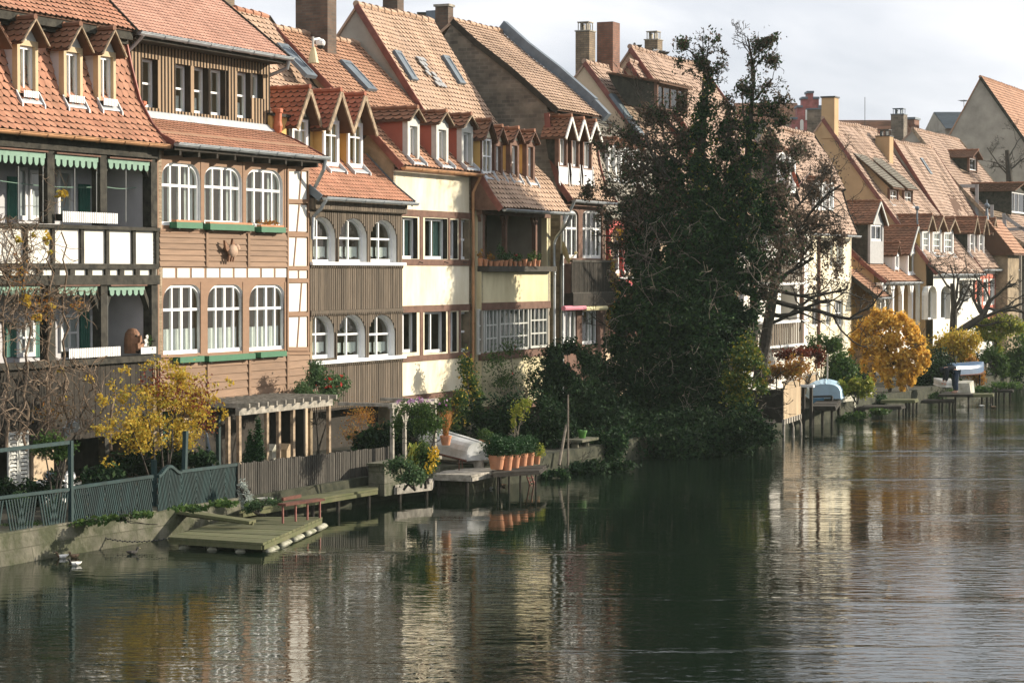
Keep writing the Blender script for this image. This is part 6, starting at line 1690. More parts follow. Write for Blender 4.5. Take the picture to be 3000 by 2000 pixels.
# leafless trees at the far right
def bare(label, trunk, lim, Y, seed):
    b = at_y(trunk[0][0], trunk[0][1], Y)
    T = thing('leafless_tree', label, 'tree', (b[0], b[1], ZG), 'leafless trees by the far houses')
    rnd = random.Random(seed); mb = MB(); k = len(trunk)
    mb.tube(pl(*trunk, Y=Y), [0.24 * (1 - 0.7 * i / k) for i in range(k)], 8); mb.build('trunk', M['bark'], T)
    mb = MB()
    for (a, b_, r_) in lim:
        p = Vector(at_y(a[0], a[1], Y)); v = Vector(at_y(b_[0], b_[1], Y)) - p; v.y += rnd.uniform(-1, 1)
        branchy(mb, p, v, v.length, r_, 4, rnd, spread=0.55, nseg=5, kids=(2, 4), shrink=0.55, crook=0.3, minr=0.009)
    mb.build('limb', M['bark'], T)
bare('upright leafless tree with black branches before the white arched house', [(2790, 1060), (2792, 980), (2795, 900), (2790, 830)], [((2793, 950), (2740, 850), 0.09), ((2795, 900), (2850, 800), 0.09), ((2792, 850), (2760, 760), 0.06), ((2795, 920), (2870, 850), 0.08), ((2792, 870), (2810, 770), 0.06)], 108, 3)
bare('leaning leafless tree with thick limbs before the red fronted house', [(2765, 1015), (2820, 965), (2880, 925), (2900, 880)], [((2870, 930), (2960, 880), 0.1), ((2880, 925), (2850, 840), 0.1), ((2895, 890), (2930, 800), 0.08), ((2850, 945), (2900, 1000), 0.06), ((2890, 900), (2980, 960), 0.08), ((2880, 925), (2840, 860), 0.09), ((2900, 880), (2880, 790), 0.06)], 106, 4)
bare('pale thin leafless tree in front of the tall grey gable', [(2960, 560), (2955, 500), (2950, 440)], [((2957, 520), (2920, 430), 0.06), ((2955, 500), (2990, 420), 0.06), ((2953, 470), (2940, 390), 0.05), ((2957, 530), (3010, 460), 0.06), ((2956, 510), (2890, 460), 0.05)], 140, 6)

def S(l, Y): return [pblob(x, y, rx, ry, Y=Y) for (x, y, rx, ry) in l]
GS = 'garden shrubs along the bank'
# autumn bush by the brown house
wb_ = -2.3
def SW_(l, w, k=1.9): return [pblob(x, y, rx * k if False else rx, ry, w=w, rd=(rx + ry) / 2 * 0.0085) for (x, y, rx, ry) in l]
plant('autumn_bush', 'big loose bush of small yellow leaves with red berries under the brown house', 'bush', SW_([(470, 1075, 60, 28), (520, 1110, 70, 40), (400, 1170, 65, 45), (480, 1170, 80, 60), (570, 1180, 60, 60), (360, 1230, 50, 45), (440, 1250, 90, 55), (540, 1250, 80, 50), (600, 1220, 35, 40), (330, 1270, 30, 30), (420, 1300, 70, 30), (320, 1340, 16, 30), (530, 1300, 60, 25), (370, 1085, 22, 30), (610, 1120, 40, 20), (300, 1180, 28, 26), (640, 1170, 28, 24), (665, 1120, 22, 10), (345, 1125, 28, 18), (290, 1260, 22, 22), (650, 1215, 18, 18)], wb_), 'leaf_yellow', 4700, 0.055, 41, GS, gap=0.45, gscale=3.2, stems=6, extra=(('berry', 'leaf_red', 1100, 0.035, SW_([(560, 1160, 70, 60), (600, 1230, 35, 50), (500, 1160, 60, 50), (450, 1120, 50, 40)], wb_ - 0.1)),))
# bare vine on the loggia house
r = thing('grape_vine', 'leafless brown vine climbing the loggias of the dark house', 'vine', (at_w(150, 1200, -0.6)[0], -0.6, ZG))
rnd = random.Random(12); mb = MB()
for x in (20, 78, 150, 190, 325):
    p0 = at_w(x, 1320, -0.8); pts = [p0]
    for y in range(1280, 640 if x < 200 else 1100, -40): q = at_w(x + rnd.uniform(-14, 14), y, -0.35 - 0.4 * max(0, (y - 1050)) / 300 + rnd.uniform(-0.06, 0.06)); pts.append(q)
    mb.tube(pts, [0.035 * (1 - 0.6 * i / len(pts)) for i in range(len(pts))], 6)
mb.build('trunk', M['vine'], r)
mb = MB()
def vines(x0, x1, y0, y1, n, w, st, rad):
    a, b, c, d = rect(x0, x1, y0, y1, w)
    for i in range(n):
        twig_walk(mb, (rnd.uniform(a, b), w + rnd.uniform(-0.1, 0.1), c + (d - c) * rnd.random() ** 0.8), st, 0.1, rad * rnd.uniform(0.6, 1.3), rnd, bias=(0, 0, 0.05), crook=0.55, box=(a - 0.2, b + 0.3, w - 0.3, w + 0.15, c - 0.1, d + 0.1))
vines(-20, 110, 640, 900, 90, -0.3, 11, 0.012); vines(100, 190, 660, 830, 22, -0.28, 9, 0.008); vines(-20, 260, 850, 960, 110, -0.32, 11, 0.010); vines(0, 130, 900, 1050, 45, -0.3, 10, 0.009)
vines(0, 300, 1060, 1270, 105, -0.9, 13, 0.014); vines(140, 190, 500, 640, 14, -0.25, 7, 0.007)
mb.build('shoot', M['vine'], r)
vl = []
for (x, y, rx, ry) in ((75, 880, 20, 18), (150, 895, 14, 10), (190, 565, 10, 10), (60, 700, 16, 12), (150, 740, 6, 14), (180, 570, 22, 14), (95, 690, 10, 8), (180, 1085, 10, 8), (260, 1110, 12, 14), (190, 1165, 12, 8), (140, 700, 10, 20), (110, 930, 30, 10)): vl.append(pblob(x, y, rx, ry, w=-0.4, rd=0.12))
leaves(r, 'leaves', M['leaf_yellow'], vl, 210, 0.06, 43); leaves(r, 'dry_leaves', M['leaf_rust'], [pblob(x, y, rx, ry, w=-0.42, rd=0.2) for (x, y, rx, ry) in ((120, 900, 90, 50), (50, 800, 40, 60), (220, 890, 40, 20), (150, 1200, 120, 40))], 420, 0.035, 44)
# rose bush, etc. in front of the houses
plant('rose_bush', 'dense green rose bush with dark red roses in front of the slatted house', 'bush', SW_([(930, 1110, 40, 40), (900, 1140, 45, 25), (970, 1130, 50, 30), (1000, 1120, 35, 22), (920, 1080, 22, 22), (880, 1160, 25, 18), (940, 1165, 70, 18)], -1.0), 'leaf_rose', 3600, 0.05, 45, GS, gap=0.25, gscale=2.6, extra=(('rose', 'petal_red', 40, 0.06, None),))
plant('twiggy_shrub', 'brown twiggy shrub with thin dry stems behind the grey picket fence', 'bush', SW_([(1060, 1230, 55, 50), (1040, 1270, 50, 35), (1100, 1280, 35, 35)], -1.4), 'leaf_rust', 900, 0.035, 46, GS, gap=0.2, stems=26, stem_m='vine', stem_r=0.014)
plant('climbing_shrub', 'yellow-green climbing shrub at the corner between cream and yellow house', 'bush', SW_([(1365, 1070, 22, 45), (1375, 1130, 30, 45), (1350, 1170, 35, 30), (1355, 1220, 45, 30), (1395, 1170, 25, 40), (1330, 1240, 25, 20)], -0.8), 'leaf_green', 2300, 0.055, 47, GS, gap=0.28, gscale=2.4, extra=(('yellow_leaf', 'leaf_yellow', 420, 0.05, None),))
plant('rambling_rose', 'thorny rambler sprawling below the balcony house with a few leaves', 'bush', SW_([(1450, 1060, 45, 40), (1500, 1020, 50, 40), (1560, 1060, 50, 40), (1480, 1110, 80, 40), (1570, 1120, 60, 40)], -0.7), 'leaf_green', 1500, 0.05, 48, GS, gap=0.35, gscale=2.6, stems=16, stem_r=0.012, stem_m='bark_light', extra=(('rose', 'petal_red', 5, 0.06, None),))
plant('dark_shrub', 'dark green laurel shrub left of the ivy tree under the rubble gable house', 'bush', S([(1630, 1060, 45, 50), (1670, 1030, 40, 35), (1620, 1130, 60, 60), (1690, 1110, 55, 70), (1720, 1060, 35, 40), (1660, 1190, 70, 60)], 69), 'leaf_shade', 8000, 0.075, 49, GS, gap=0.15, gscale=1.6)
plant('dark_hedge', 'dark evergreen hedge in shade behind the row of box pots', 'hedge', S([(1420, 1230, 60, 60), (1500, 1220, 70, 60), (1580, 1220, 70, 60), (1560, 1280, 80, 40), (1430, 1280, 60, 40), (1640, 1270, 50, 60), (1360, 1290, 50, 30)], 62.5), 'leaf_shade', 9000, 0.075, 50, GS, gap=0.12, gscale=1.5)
plant('rose_standard', 'small standard rose with pale leaves behind the box pots', 'bush', S([(1520, 1200, 24, 30), (1540, 1180, 20, 16), (1505, 1235, 10, 25)], 58.5), 'leaf_lime', 420, 0.045, 51, GS, gap=0.2, gscale=3, stems=3, stem_m='bark_light', stem_r=0.02)
# around the arbour and stone planter
plant('planter_bush', 'leafy green bush spilling over the stone planter edge', 'bush', S([(1165, 1365, 30, 22), (1195, 1380, 40, 30), (1220, 1395, 25, 20)], 49.5), 'leaf_rose', 1900, 0.05, 52, GS, gap=0.12, gscale=3, zb=0.7)
plant('flower_clump', 'clump of yellow daisies beside the grey arbour post', 'flowers', S([(1262, 1345, 22, 30), (1250, 1370, 25, 25), (1240, 1330, 20, 40)], 50), 'leaf_green', 1300, 0.045, 53, GS, extra=(('blossom', 'petal_yellow', 190, 0.035, S([(1268, 1335, 22, 30), (1260, 1370, 20, 18), (1275, 1315, 12, 12)], 49.8)),), zb=0.7)
plant('aster_bush', 'tall asters with lilac and magenta heads over the arbour', 'flowers', S([(1220, 1195, 55, 22), (1300, 1185, 22, 30), (1250, 1240, 50, 40), (1165, 1240, 20, 40)], 52), 'leaf_green', 2000, 0.045, 54, GS, gap=0.2, extra=(('blossom', 'petal_violet', 46, 0.055, S([(1195, 1175, 35, 7), (1240, 1172, 30, 7), (1304, 1172, 8, 8), (1308, 1186, 6, 8), (1285, 1185, 8, 6), (1165, 1180, 12, 4)], 51.5)),))
# reed-like grasses
def blades(name, label, px, Y, h, n, spread, m, seed, zb, arch=0.5, wd=0.02):
    b = at_y(px[0], px[1], Y)
    r = thing(name, label, 'grass', (b[0], b[1], zb), 'ornamental grasses')
    rnd = random.Random(seed); mb = MB()
    for i in range(n):
        a = rnd.uniform(0, 6.28); hh = h * rnd.uniform(0.5, 1.05); s = spread * rnd.uniform(0.2, 1)
        z0 = zb + (rnd.uniform(0, h * 0.45) if arch > 0.6 else 0)
        p = [(b[0] + rnd.uniform(-0.05, 0.05), b[1] + rnd.uniform(-0.05, 0.05), z0)]
        dx, dy = math.cos(a), math.sin(a)
        for t in (0.35, 0.7, 1.0): p.append((p[0][0] + dx * s * t ** 1.6, p[0][1] + dy * s * t ** 1.6, z0 + hh * (t - arch * t ** 3)))
        for q0, q1, w0, w1 in zip(p, p[1:], (wd, wd, wd * 0.7), (wd, wd * 0.7, 0.002)):
            mb.poly([(q0[0] - dy * w0, q0[1] + dx * w0, q0[2]), (q0[0] + dy * w0, q0[1] - dx * w0, q0[2]), (q1[0] + dy * w1, q1[1] - dx * w1, q1[2]), (q1[0] - dy * w1, q1[1] + dx * w1, q1[2])])
    mb.build('blade', M[m], r)
    return r
blades('bamboo_grass', 'arching yellow-green grass spilling beneath the grey arbour', (1215, 1350), 50.5, 1.05, 190, 0.42, 'leaf_lime', 3, 0.75, 0.8, 0.022)
blades('orange_grass', 'upright orange dried grass in a terracotta pot', (1306, 1285), 56.5, 0.9, 150, 0.26, 'grass_orange', 4, at_y(1306, 1285, 56.5)[2], 0.15, 0.010)
# left garden
plant('camellia_bush', 'leafy camellia by the corner of the green fence', 'bush', S([(120, 1310, 32, 30), (150, 1290, 35, 28), (195, 1310, 30, 22), (170, 1335, 35, 16)], 45.5), 'leaf_green', 900, 0.05, 61, GS, gap=0.2, gscale=3, stems=4)
plant('low_shrub', 'small round shrub before the low green fence at the left edge', 'bush', S([(58, 1480, 24, 36)], 43.3), 'leaf_rose', 900, 0.035, 62, GS)
plant('moss_cushion', 'green creeping cushion hanging over the stone bank at left', 'ground plant', S([(80, 1545, 40, 20), (115, 1555, 35, 22), (140, 1570, 20, 22), (30, 1550, 30, 16)], 43.0), 'leaf_green', 1900, 0.03, 63, GS, zb=0.5)
plant('herb_bush', 'thin herb bush growing through the left fence beside the corner post', 'bush', S([(165, 1480, 18, 35), (150, 1500, 16, 20)], 43.4), 'leaf_green', 420, 0.035, 64, GS, gap=0.2)
plant('silver_shrub', 'pale silver-leaved shrub at the corner of the grey picket fence', 'bush', S([(712, 1435, 14, 26), (722, 1465, 18, 26)], 47.6), 'grass_silver', 700, 0.04, 65, GS)
plant('bank_greenery', 'low bright greenery around the stone bird bath', 'ground plant', S([(745, 1480, 28, 16), (800, 1470, 25, 10), (730, 1490, 18, 14)], 47.2), 'leaf_rose', 800, 0.035, 66, GS, zb=0.4)
for (x, y, rx, ry, lb, sd) in ((757, 1300, 14, 70, 'taller narrow dark conifer under the pergola', 67), (732, 1320, 13, 52, 'shorter narrow dark conifer under the pergola', 68)):
    plant('conifer', lb, 'tree', S([(x, y + ry * 0.55, rx * 1.3, ry * 0.45), (x, y, rx, ry * 0.6), (x, y - ry * 0.6, rx * 0.5, ry * 0.5)], 50.5), 'leaf_box', 1800, 0.04, sd, 'conifers under the pergola', stems=1)
# far gardens
F_ = [('red_creeper', 'deep red creeper over the trellis right of the ivy tree', [(2345, 1035, 45, 18), (2400, 1045, 22, 26), (2300, 1040, 35, 16)], 82, 'leaf_red', 1100, 0.07),
      ('rust_shrub', 'rust and green shrub behind the boathouse fence', [(2320, 1080, 50, 30), (2270, 1075, 35, 30), (2240, 1110, 25, 25)], 80, 'leaf_rust', 1700, 0.075),
      ('green_shrub', 'tall green willowy shrub left of the orange tree', [(2455, 1060, 35, 35), (2480, 1090, 35, 35), (2440, 1100, 25, 30)], 88, 'leaf_green', 2400, 0.09),
      ('lime_shrub', 'yellow-lime shrub above the white concrete wall', [(2500, 1130, 28, 26), (2475, 1135, 25, 22), (2525, 1140, 22, 24), (2545, 1130, 16, 26)], 84, 'leaf_lime', 1900, 0.085),
      ('dark_ivy_shrub', 'dark glossy shrub behind the bending man', [(2715, 1100, 40, 40), (2750, 1090, 40, 40), (2690, 1130, 35, 35), (2780, 1110, 25, 30)], 97, 'leaf_shade', 3400, 0.09),
      ('golden_shrub', 'golden brown hedge between the orange tree and the blue canoe', [(2760, 1010, 40, 30), (2800, 1000, 45, 35), (2830, 1030, 35, 35), (2720, 1030, 30, 30), (2850, 1000, 25, 30)], 102, 'leaf_yellow', 2600, 0.10),
      ('orange_shrub', 'orange leaved shrub at the right end of the blue canoe', [(2858, 1090, 22, 28), (2872, 1110, 16, 18), (2848, 1060, 16, 20)], 100, 'leaf_rust', 1100, 0.085),
      ('lime_tree', 'drooping lime-yellow foliage under the leaning leafless tree', [(2880, 950, 40, 22), (2930, 945, 45, 22), (2900, 985, 50, 18), (2970, 960, 40, 25), (2925, 1030, 12, 24)], 107, 'leaf_lime', 2600, 0.11),
      ('green_conifer', 'dark green feathery shrub beneath the lime foliage', [(2900, 1060, 28, 40), (2930, 1070, 25, 30)], 106, 'leaf_green', 2200, 0.09),
      ('edge_shrub', 'olive brown shrubbery at the far right edge of the bank', [(2965, 1060, 35, 45), (2995, 1030, 35, 55), (2940, 1090, 30, 20)], 108, 'leaf_green', 2600, 0.10),
      ('path_shrub', 'pale green bush at the foot of the orange tree', [(2580, 1175, 20, 22), (2565, 1190, 16, 14)], 88, 'leaf_rose', 700, 0.07),
      ('dock_plant', 'bright green tuft growing beside the second far jetty', [(2748, 1160, 17, 10)], 92, 'leaf_rose', 420, 0.06),
      ('facade_shrub', 'green and yellow shrub at the foot of the white corner house', [(2440, 1010, 30, 25), (2400, 1000, 30, 22), (2380, 1030, 30, 16)], 94, 'leaf_green', 1600, 0.09),
      ('tree_edge_shrub', 'shady bush at the water under the ivy tree', [(2150, 1230, 50, 30), (2230, 1220, 40, 40), (2270, 1180, 35, 40)], 77, 'leaf_shade', 3000, 0.08)]
for i, (nm, lb, bl, Y, m_, n_, sz) in enumerate(F_):
    plant(nm, lb, 'bush', S(bl, Y), m_, n_, sz, 80 + i, 'shrubs in the far gardens', gap=0.15, gscale=1.5)
# overgrown edge of the bank
E_ = [('bank_shrub', 'dense dark shrubs hiding the bank wall right of the stone table', [(1740, 1300, 40, 40), (1780, 1330, 40, 35), (1730, 1340, 40, 22), (1800, 1290, 40, 40)], 63.5, 'leaf_ivy', 3400),
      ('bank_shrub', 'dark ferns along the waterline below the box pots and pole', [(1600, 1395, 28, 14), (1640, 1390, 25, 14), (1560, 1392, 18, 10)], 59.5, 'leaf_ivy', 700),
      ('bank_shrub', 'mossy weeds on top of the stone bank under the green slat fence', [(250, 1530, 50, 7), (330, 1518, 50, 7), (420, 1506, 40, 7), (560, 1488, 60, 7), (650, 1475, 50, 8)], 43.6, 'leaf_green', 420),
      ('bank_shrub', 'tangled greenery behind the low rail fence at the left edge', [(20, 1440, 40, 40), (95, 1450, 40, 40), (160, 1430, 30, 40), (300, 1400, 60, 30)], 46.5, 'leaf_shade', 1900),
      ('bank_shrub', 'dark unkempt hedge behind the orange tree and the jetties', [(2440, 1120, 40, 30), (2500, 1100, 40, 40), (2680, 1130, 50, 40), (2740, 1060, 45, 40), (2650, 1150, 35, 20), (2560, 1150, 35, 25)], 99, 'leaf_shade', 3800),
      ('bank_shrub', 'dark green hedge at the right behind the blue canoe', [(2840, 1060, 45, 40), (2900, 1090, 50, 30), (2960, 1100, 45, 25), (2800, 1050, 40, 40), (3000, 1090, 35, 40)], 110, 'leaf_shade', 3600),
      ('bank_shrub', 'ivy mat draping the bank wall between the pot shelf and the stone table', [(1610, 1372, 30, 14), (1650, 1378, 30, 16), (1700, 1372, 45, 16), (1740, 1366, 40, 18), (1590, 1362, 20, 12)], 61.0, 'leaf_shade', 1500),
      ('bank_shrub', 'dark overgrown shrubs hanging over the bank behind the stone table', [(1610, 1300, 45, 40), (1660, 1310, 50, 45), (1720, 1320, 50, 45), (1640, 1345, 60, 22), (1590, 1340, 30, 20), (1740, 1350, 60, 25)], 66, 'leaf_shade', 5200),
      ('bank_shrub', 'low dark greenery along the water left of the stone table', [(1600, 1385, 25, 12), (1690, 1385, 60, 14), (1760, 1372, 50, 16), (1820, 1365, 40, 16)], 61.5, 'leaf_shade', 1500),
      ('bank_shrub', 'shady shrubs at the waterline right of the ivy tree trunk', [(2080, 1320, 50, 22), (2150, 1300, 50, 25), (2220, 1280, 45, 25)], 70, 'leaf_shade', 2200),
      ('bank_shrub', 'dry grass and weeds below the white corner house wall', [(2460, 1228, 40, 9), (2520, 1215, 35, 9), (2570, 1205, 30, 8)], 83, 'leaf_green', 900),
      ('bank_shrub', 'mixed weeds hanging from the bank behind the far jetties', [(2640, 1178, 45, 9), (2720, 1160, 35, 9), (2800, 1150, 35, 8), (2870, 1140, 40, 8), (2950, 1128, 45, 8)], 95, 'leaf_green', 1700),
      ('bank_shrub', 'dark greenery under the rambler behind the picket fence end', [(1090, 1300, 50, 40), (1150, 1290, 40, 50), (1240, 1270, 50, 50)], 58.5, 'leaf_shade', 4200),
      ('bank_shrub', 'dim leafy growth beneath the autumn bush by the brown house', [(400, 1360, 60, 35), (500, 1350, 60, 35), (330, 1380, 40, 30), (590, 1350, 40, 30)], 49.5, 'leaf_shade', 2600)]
for i, (nm, lb, bl, Y, m_, n_) in enumerate(E_):
    plant(nm, lb, 'bush', S(bl, Y), m_, n_, 0.085, 120 + i, 'wild shrubs on the bank', gap=0.12, gscale=1.6, stems=2, stem_r=0.008)
# yellow creeper at the veranda
r = thing('yellow_creeper', 'golden creeper hanging at the end of the slatted balcony', 'vine', (at_w(1795, 850, -0.35)[0], -0.35, ZG))
leaves(r, 'foliage', M['leaf_yellow'], [pblob(x, y, rx, ry, w=-0.35, rd=0.25) for (x, y, rx, ry) in ((1788, 800, 10, 60), (1800, 850, 18, 40), (1790, 920, 12, 40), (1820, 690, 10, 20))], 900, 0.065, 71, mats2=M['leaf_rust'], frac2=0.4)
mb = MB(); mb.tube([at_w(1790, 1040, -0.3), at_w(1787, 850, -0.32), at_w(1795, 760, -0.3)], [0.03, 0.02, 0.01], 5); mb.build('stem', M['vine'], r)
# ------------------------------------------------------------------ fences, jetties, boats and garden things
def Gz(x, y, z): return at_z(x, y, z)
def along(mb, p0, p1):
    """turn s (length), o (towards the houses), z into frame coordinates"""
    du, dw = p1[0] - p0[0], p1[1] - p0[1]; l = math.hypot(du, dw); du /= l; dw /= l
    mb.v = [(p0[0] + v[0] * du - v[1] * dw, p0[1] + v[0] * dw + v[1] * du, v[2]) for v in mb.v]
    return l
def seg_len(p0, p1): return math.hypot(p1[0] - p0[0], p1[1] - p0[1])

# green diagonal-slat fence
def slat_fence(label, p0, p1, z0a, z0b, z1a, z1b, n_pan, sl_w=0.026, step=0.052, topf=None, name='slat_fence', cat='fence'):
    l = seg_len(p0, p1)
    r = thing(name, label, cat, ((p0[0] + p1[0]) / 2, (p0[1] + p1[1]) / 2, ZG), 'green garden fence sections')
    mb = MB(); pw = l / n_pan
    for k in range(n_pan):
        sgn = 1 if k % 2 else -1; sx = 0.17 * sgn
        n = int(pw / step)
        for i in range(-4, n + 5):
            s = k * pw + i * step
            def zt(q):
                t = max(0, min(1, q / l)); b = z1a + (z1b - z1a) * t
                return b + (topf(t) if topf else 0)
            def zb(q): t = max(0, min(1, q / l)); return z0a + (z0b - z0a) * t
            a, b = s - sx / 2, s + sx / 2
            t0, t1 = 0.0, 1.0
            lo, hi = k * pw, (k + 1) * pw
            if a == b: continue
            ts = sorted([(lo - a) / (b - a), (hi - a) / (b - a)])
            t0, t1 = max(0, ts[0]), min(1, ts[1])
            if t1 - t0 < 0.08: continue
            A = (a + (b - a) * t0, 0, zb(s) + (zt(s) - zb(s)) * t0); B = (a + (b - a) * t1, 0, zb(s) + (zt(s) - zb(s)) * t1)
            mb.bar(A, B, sl_w, 0.025, up=(0, 1, 0))
    along(mb, p0, p1); mb.build('slats', M['fence_teal'], r)
    mb = MB(); m = 12
    for i in range(m):
        ta, tb = i / m, (i + 1) / m
        za = z1a + (z1b - z1a) * ta + (topf(ta) if topf else 0); zb_ = z1a + (z1b - z1a) * tb + (topf(tb) if topf else 0)
        mb.bar((l * ta, 0, za), (l * tb, 0, zb_), 0.06, 0.09, up=(0, 1, 0))
    along(mb, p0, p1); mb.build('top_rail', M['fence_teal'], r)
    mb = MB(); mb.bar((0, 0.03, z0a + 0.12), (l, 0.03, z0b + 0.12), 0.05, 0.04, up=(0, 1, 0)); mb.bar((0, 0.03, z1a - 0.2), (l, 0.03, z1b - 0.2), 0.05, 0.04, up=(0, 1, 0))
    along(mb, p0, p1); mb.build('cross_rail', M['fence_teal'], r)
    return r
fA = Gz(208, 1530, 0.6)[:2]; fB = Gz(446, 1500, 0.6)[:2]; fC = Gz(462, 1497, 0.6)[:2]; fD = Gz(530, 1485, 0.6)[:2]; fE = Gz(700, 1458, 0.6)[:2]
slat_fence('long dark green slat fence with chevron slats beside the corner post', fA, fB, 0.6, 0.62, 1.28, 1.34, 5)
slat_fence('dark green slat gate with a peaked curved top', fC, fD, 0.6, 0.62, 1.32, 1.33, 2, topf=lambda t: 0.17 * math.sin(math.pi * min(1, t * 1.05)) ** 2, name='garden_gate', cat='gate')
slat_fence('dark green slat fence right of the peaked gate', fD, fE, 0.62, 0.62, 1.35, 1.34, 4)
fL = (fA[0] - 2.4, fA[1] + 0.12)
r = thing('rail_fence', 'low green fence with few slanted slats left of the corner post', 'fence', ((fL[0] + fA[0]) / 2, fA[1], ZG), 'green garden fence sections')
mb = MB(); l = seg_len(fL, fA)
for i in range(30): mb.bar((0.08 * i, 0, 1.22), (0.08 * i + (0.14 if (i // 6) % 2 else -0.14), 0, 0.62), 0.03, 0.02, up=(0, 1, 0))
along(mb, fL, fA); mb.build('slats', M['fence_teal'], r)
mb = MB(); mb.bar((-1, 0, 1.29), (l, 0, 1.26), 0.06, 0.06, up=(0, 1, 0)); along(mb, fL, fA); mb.build('top_rail', M['fence_teal'], r)
r = thing('fence_post', 'tall blue-grey corner post carrying a horizontal rail at left', 'post', (fA[0], fA[1], ZG))
mb = MB(); h = at_w(203, 1290, fA[1])[2]; mb.box(fA[0] - 0.05, fA[0] + 0.03, fA[1] - 0.05, fA[1] + 0.03, 0.55, h); mb.build('post', M['fence_teal'], r)
mb = MB(); mb.box(fA[0] - 3.2, fA[0] - 0.051, fA[1] - 0.03, fA[1] + 0.03, h - 0.07, h); mb.build('rail', M['fence_teal'], r)
for (x, yt, yb, ln, lb) in ((452, 1345, 1530, 0.0, 'green gate post with a wooden foot in the water, left of the gate'), (537, 1262, 1480, 0.1, 'tall slim green post right of the garden gate'), (640, 1215, 1375, 0, 'slim green post at the end of the autumn bush')):
    b = Gz(x, yb, 0.6 if yb < 1500 else 0.25); zt = b[2] + (yb - yt) * W(b[0], b[1], 0).y / F_PX
    mb = MB(); mb.bar((b[0], b[1], -0.2 if yb > 1500 else 0.5), (b[0] + ln, b[1], zt), 0.09, 0.09); mb.solo('garden_post', M['fence_teal'], lb, 'post', (b[0], b[1], 0.5), 'green garden posts')

# weathered picket fence
pA = (fE[0] - 0.12, fE[1] - 0.05); pB = Gz(1118, 1403, 0.45)[:2]; pB = (pB[0] + 0.2, -4.28)
r = thing('picket_fence', 'long weathered grey picket fence of close upright slats', 'fence', ((pA[0] + pB[0]) / 2, -4.2, ZG))
l = seg_len(pA, pB); mb = MB(); rnd = random.Random(2); n = 78
for i in range(n):
    s = l * (i + 0.5) / n; t = i / n
    mb.box(s - l / n * 0.36, s + l / n * 0.36, rnd.uniform(-0.012, 0), 0.025, 0.58 - 0.12 * t, 1.36 - 0.12 * t + rnd.uniform(-0.02, 0.02))
along(mb, pA, pB); mb.build('pickets', M['silver_wood'], r)
mb = MB(); mb.box(0, l, 0.026, 0.06, 0.72, 0.79); mb.box(0, l, 0.026, 0.06, 1.08, 1.15); along(mb, pA, pB); mb.build('rail', M['dark_wood'], r)

def deck(name, label, cat, corners, z, thick, m, legs=(), group=None, nplank=8, skirt=None, leg_m='dark_wood', leg_r=0.05, beam_m=None):
    """planked platform through four photo corners at height z: a,b along the front edge, c,d back"""
    P = [Vector(Gz(x, y, z)) for (x, y) in corners]
    c = sum(P, Vector()) / 4
    r = thing(name, label, cat, (c.x, c.y, 0.0), group)
    mb = MB(); rnd = random.Random(int(abs(c.x) * 100))
    for i in range(nplank):
        t0, t1 = (i + 0.04) / nplank, (i + 0.96) / nplank; dz = rnd.uniform(-0.008, 0.008)
        a, b = P[0].lerp(P[3], t0), P[1].lerp(P[2], t0); d, e = P[0].lerp(P[3], t1), P[1].lerp(P[2], t1)
        up = Vector((0, 0, dz)); dn = Vector((0, 0, -0.045))
        mb.hexa([tuple(v + dn) for v in (a, b, e, d)] + [tuple(v + up) for v in (a, b, e, d)])
    mb.build('planks', M[m], r)
    mb = MB()
    for a, b in ((0, 1), (1, 2), (2, 3), (3, 0)):
        p = P[a].lerp(c, 0.03); q = P[b].lerp(c, 0.03); mb.bar(p + Vector((0, 0, -0.05 - thick / 2)), q + Vector((0, 0, -0.05 - thick / 2)), 0.08, thick)
    mb.build('frame', M[beam_m or m], r)
    for (i, j, t) in legs:
        p = P[i].lerp(P[j], t).lerp(c, 0.06); mb = MB(); mb.tube([(p.x, p.y, z - 0.05), (p.x + rnd.uniform(-.02, .02), p.y, -0.5)], leg_r, 7); mb.build('pile', M[leg_m], r)
    return r, P
# gravelly boardwalk in front of the picket fence
deck('boardwalk', 'narrow boardwalk with leaf litter along the foot of the picket fence', 'jetty', [(700, 1498), (1108, 1430), (1105, 1406), (760, 1462)], 0.42, 0.08, 'mossy_wood', [(0, 1, 0.3), (0, 1, 0.5), (0, 1, 0.7), (0, 1, 0.95)], nplank=3)
deck('boardwalk', 'pale thick plank step below the stone planter', 'jetty', [(1158, 1422), (1262, 1410), (1270, 1398), (1150, 1408)], 0.42, 0.16, 'grey_wood', [(0, 1, 0.1), (0, 1, 0.9)], nplank=2)
deck('boardwalk', 'small landing with a metal hoop under the upturned boat', 'jetty', [(1268, 1388), (1380, 1392), (1480, 1372), (1350, 1366)], 0.52, 0.1, 'grey_wood', [(0, 1, 0.1), (0, 1, 0.9), (1, 2, 0.9)], nplank=5)
deck('boardwalk', 'thin dark shelf carrying the row of terracotta pots', 'jetty', [(1440, 1386), (1580, 1378), (1600, 1362), (1470, 1362)], 0.53, 0.05, 'dark_wood', [(0, 1, 0.1), (0, 1, 0.35), (0, 1, 0.6), (0, 1, 0.95)], nplank=4, leg_r=0.025)
q0 = Gz(1380, 1412, 0.30); mb = MB(); mb.box(q0[0] - 0.1, q0[0] + 1.7, q0[1] + 0.12, q0[1] + 1.4, -0.4, 0.40); mb.solo('stone_block', M['stone_wall'], 'mossy masonry block under the small landing', 'wall', (q0[0] + 0.8, q0[1] + 0.7, -0.4))
b = Gz(1345, 1376, 0.53); mb = MB(); mb.tube([(b[0], b[1], 0.5), (b[0], b[1], 0.72)] + [(b[0] + 0.09 - 0.09 * math.cos(a * 0.4), b[1], 0.72 + 0.07 * math.sin(a * 0.4)) for a in range(1, 9)] + [(b[0] + 0.18, b[1], 0.55)], 0.014, 6)
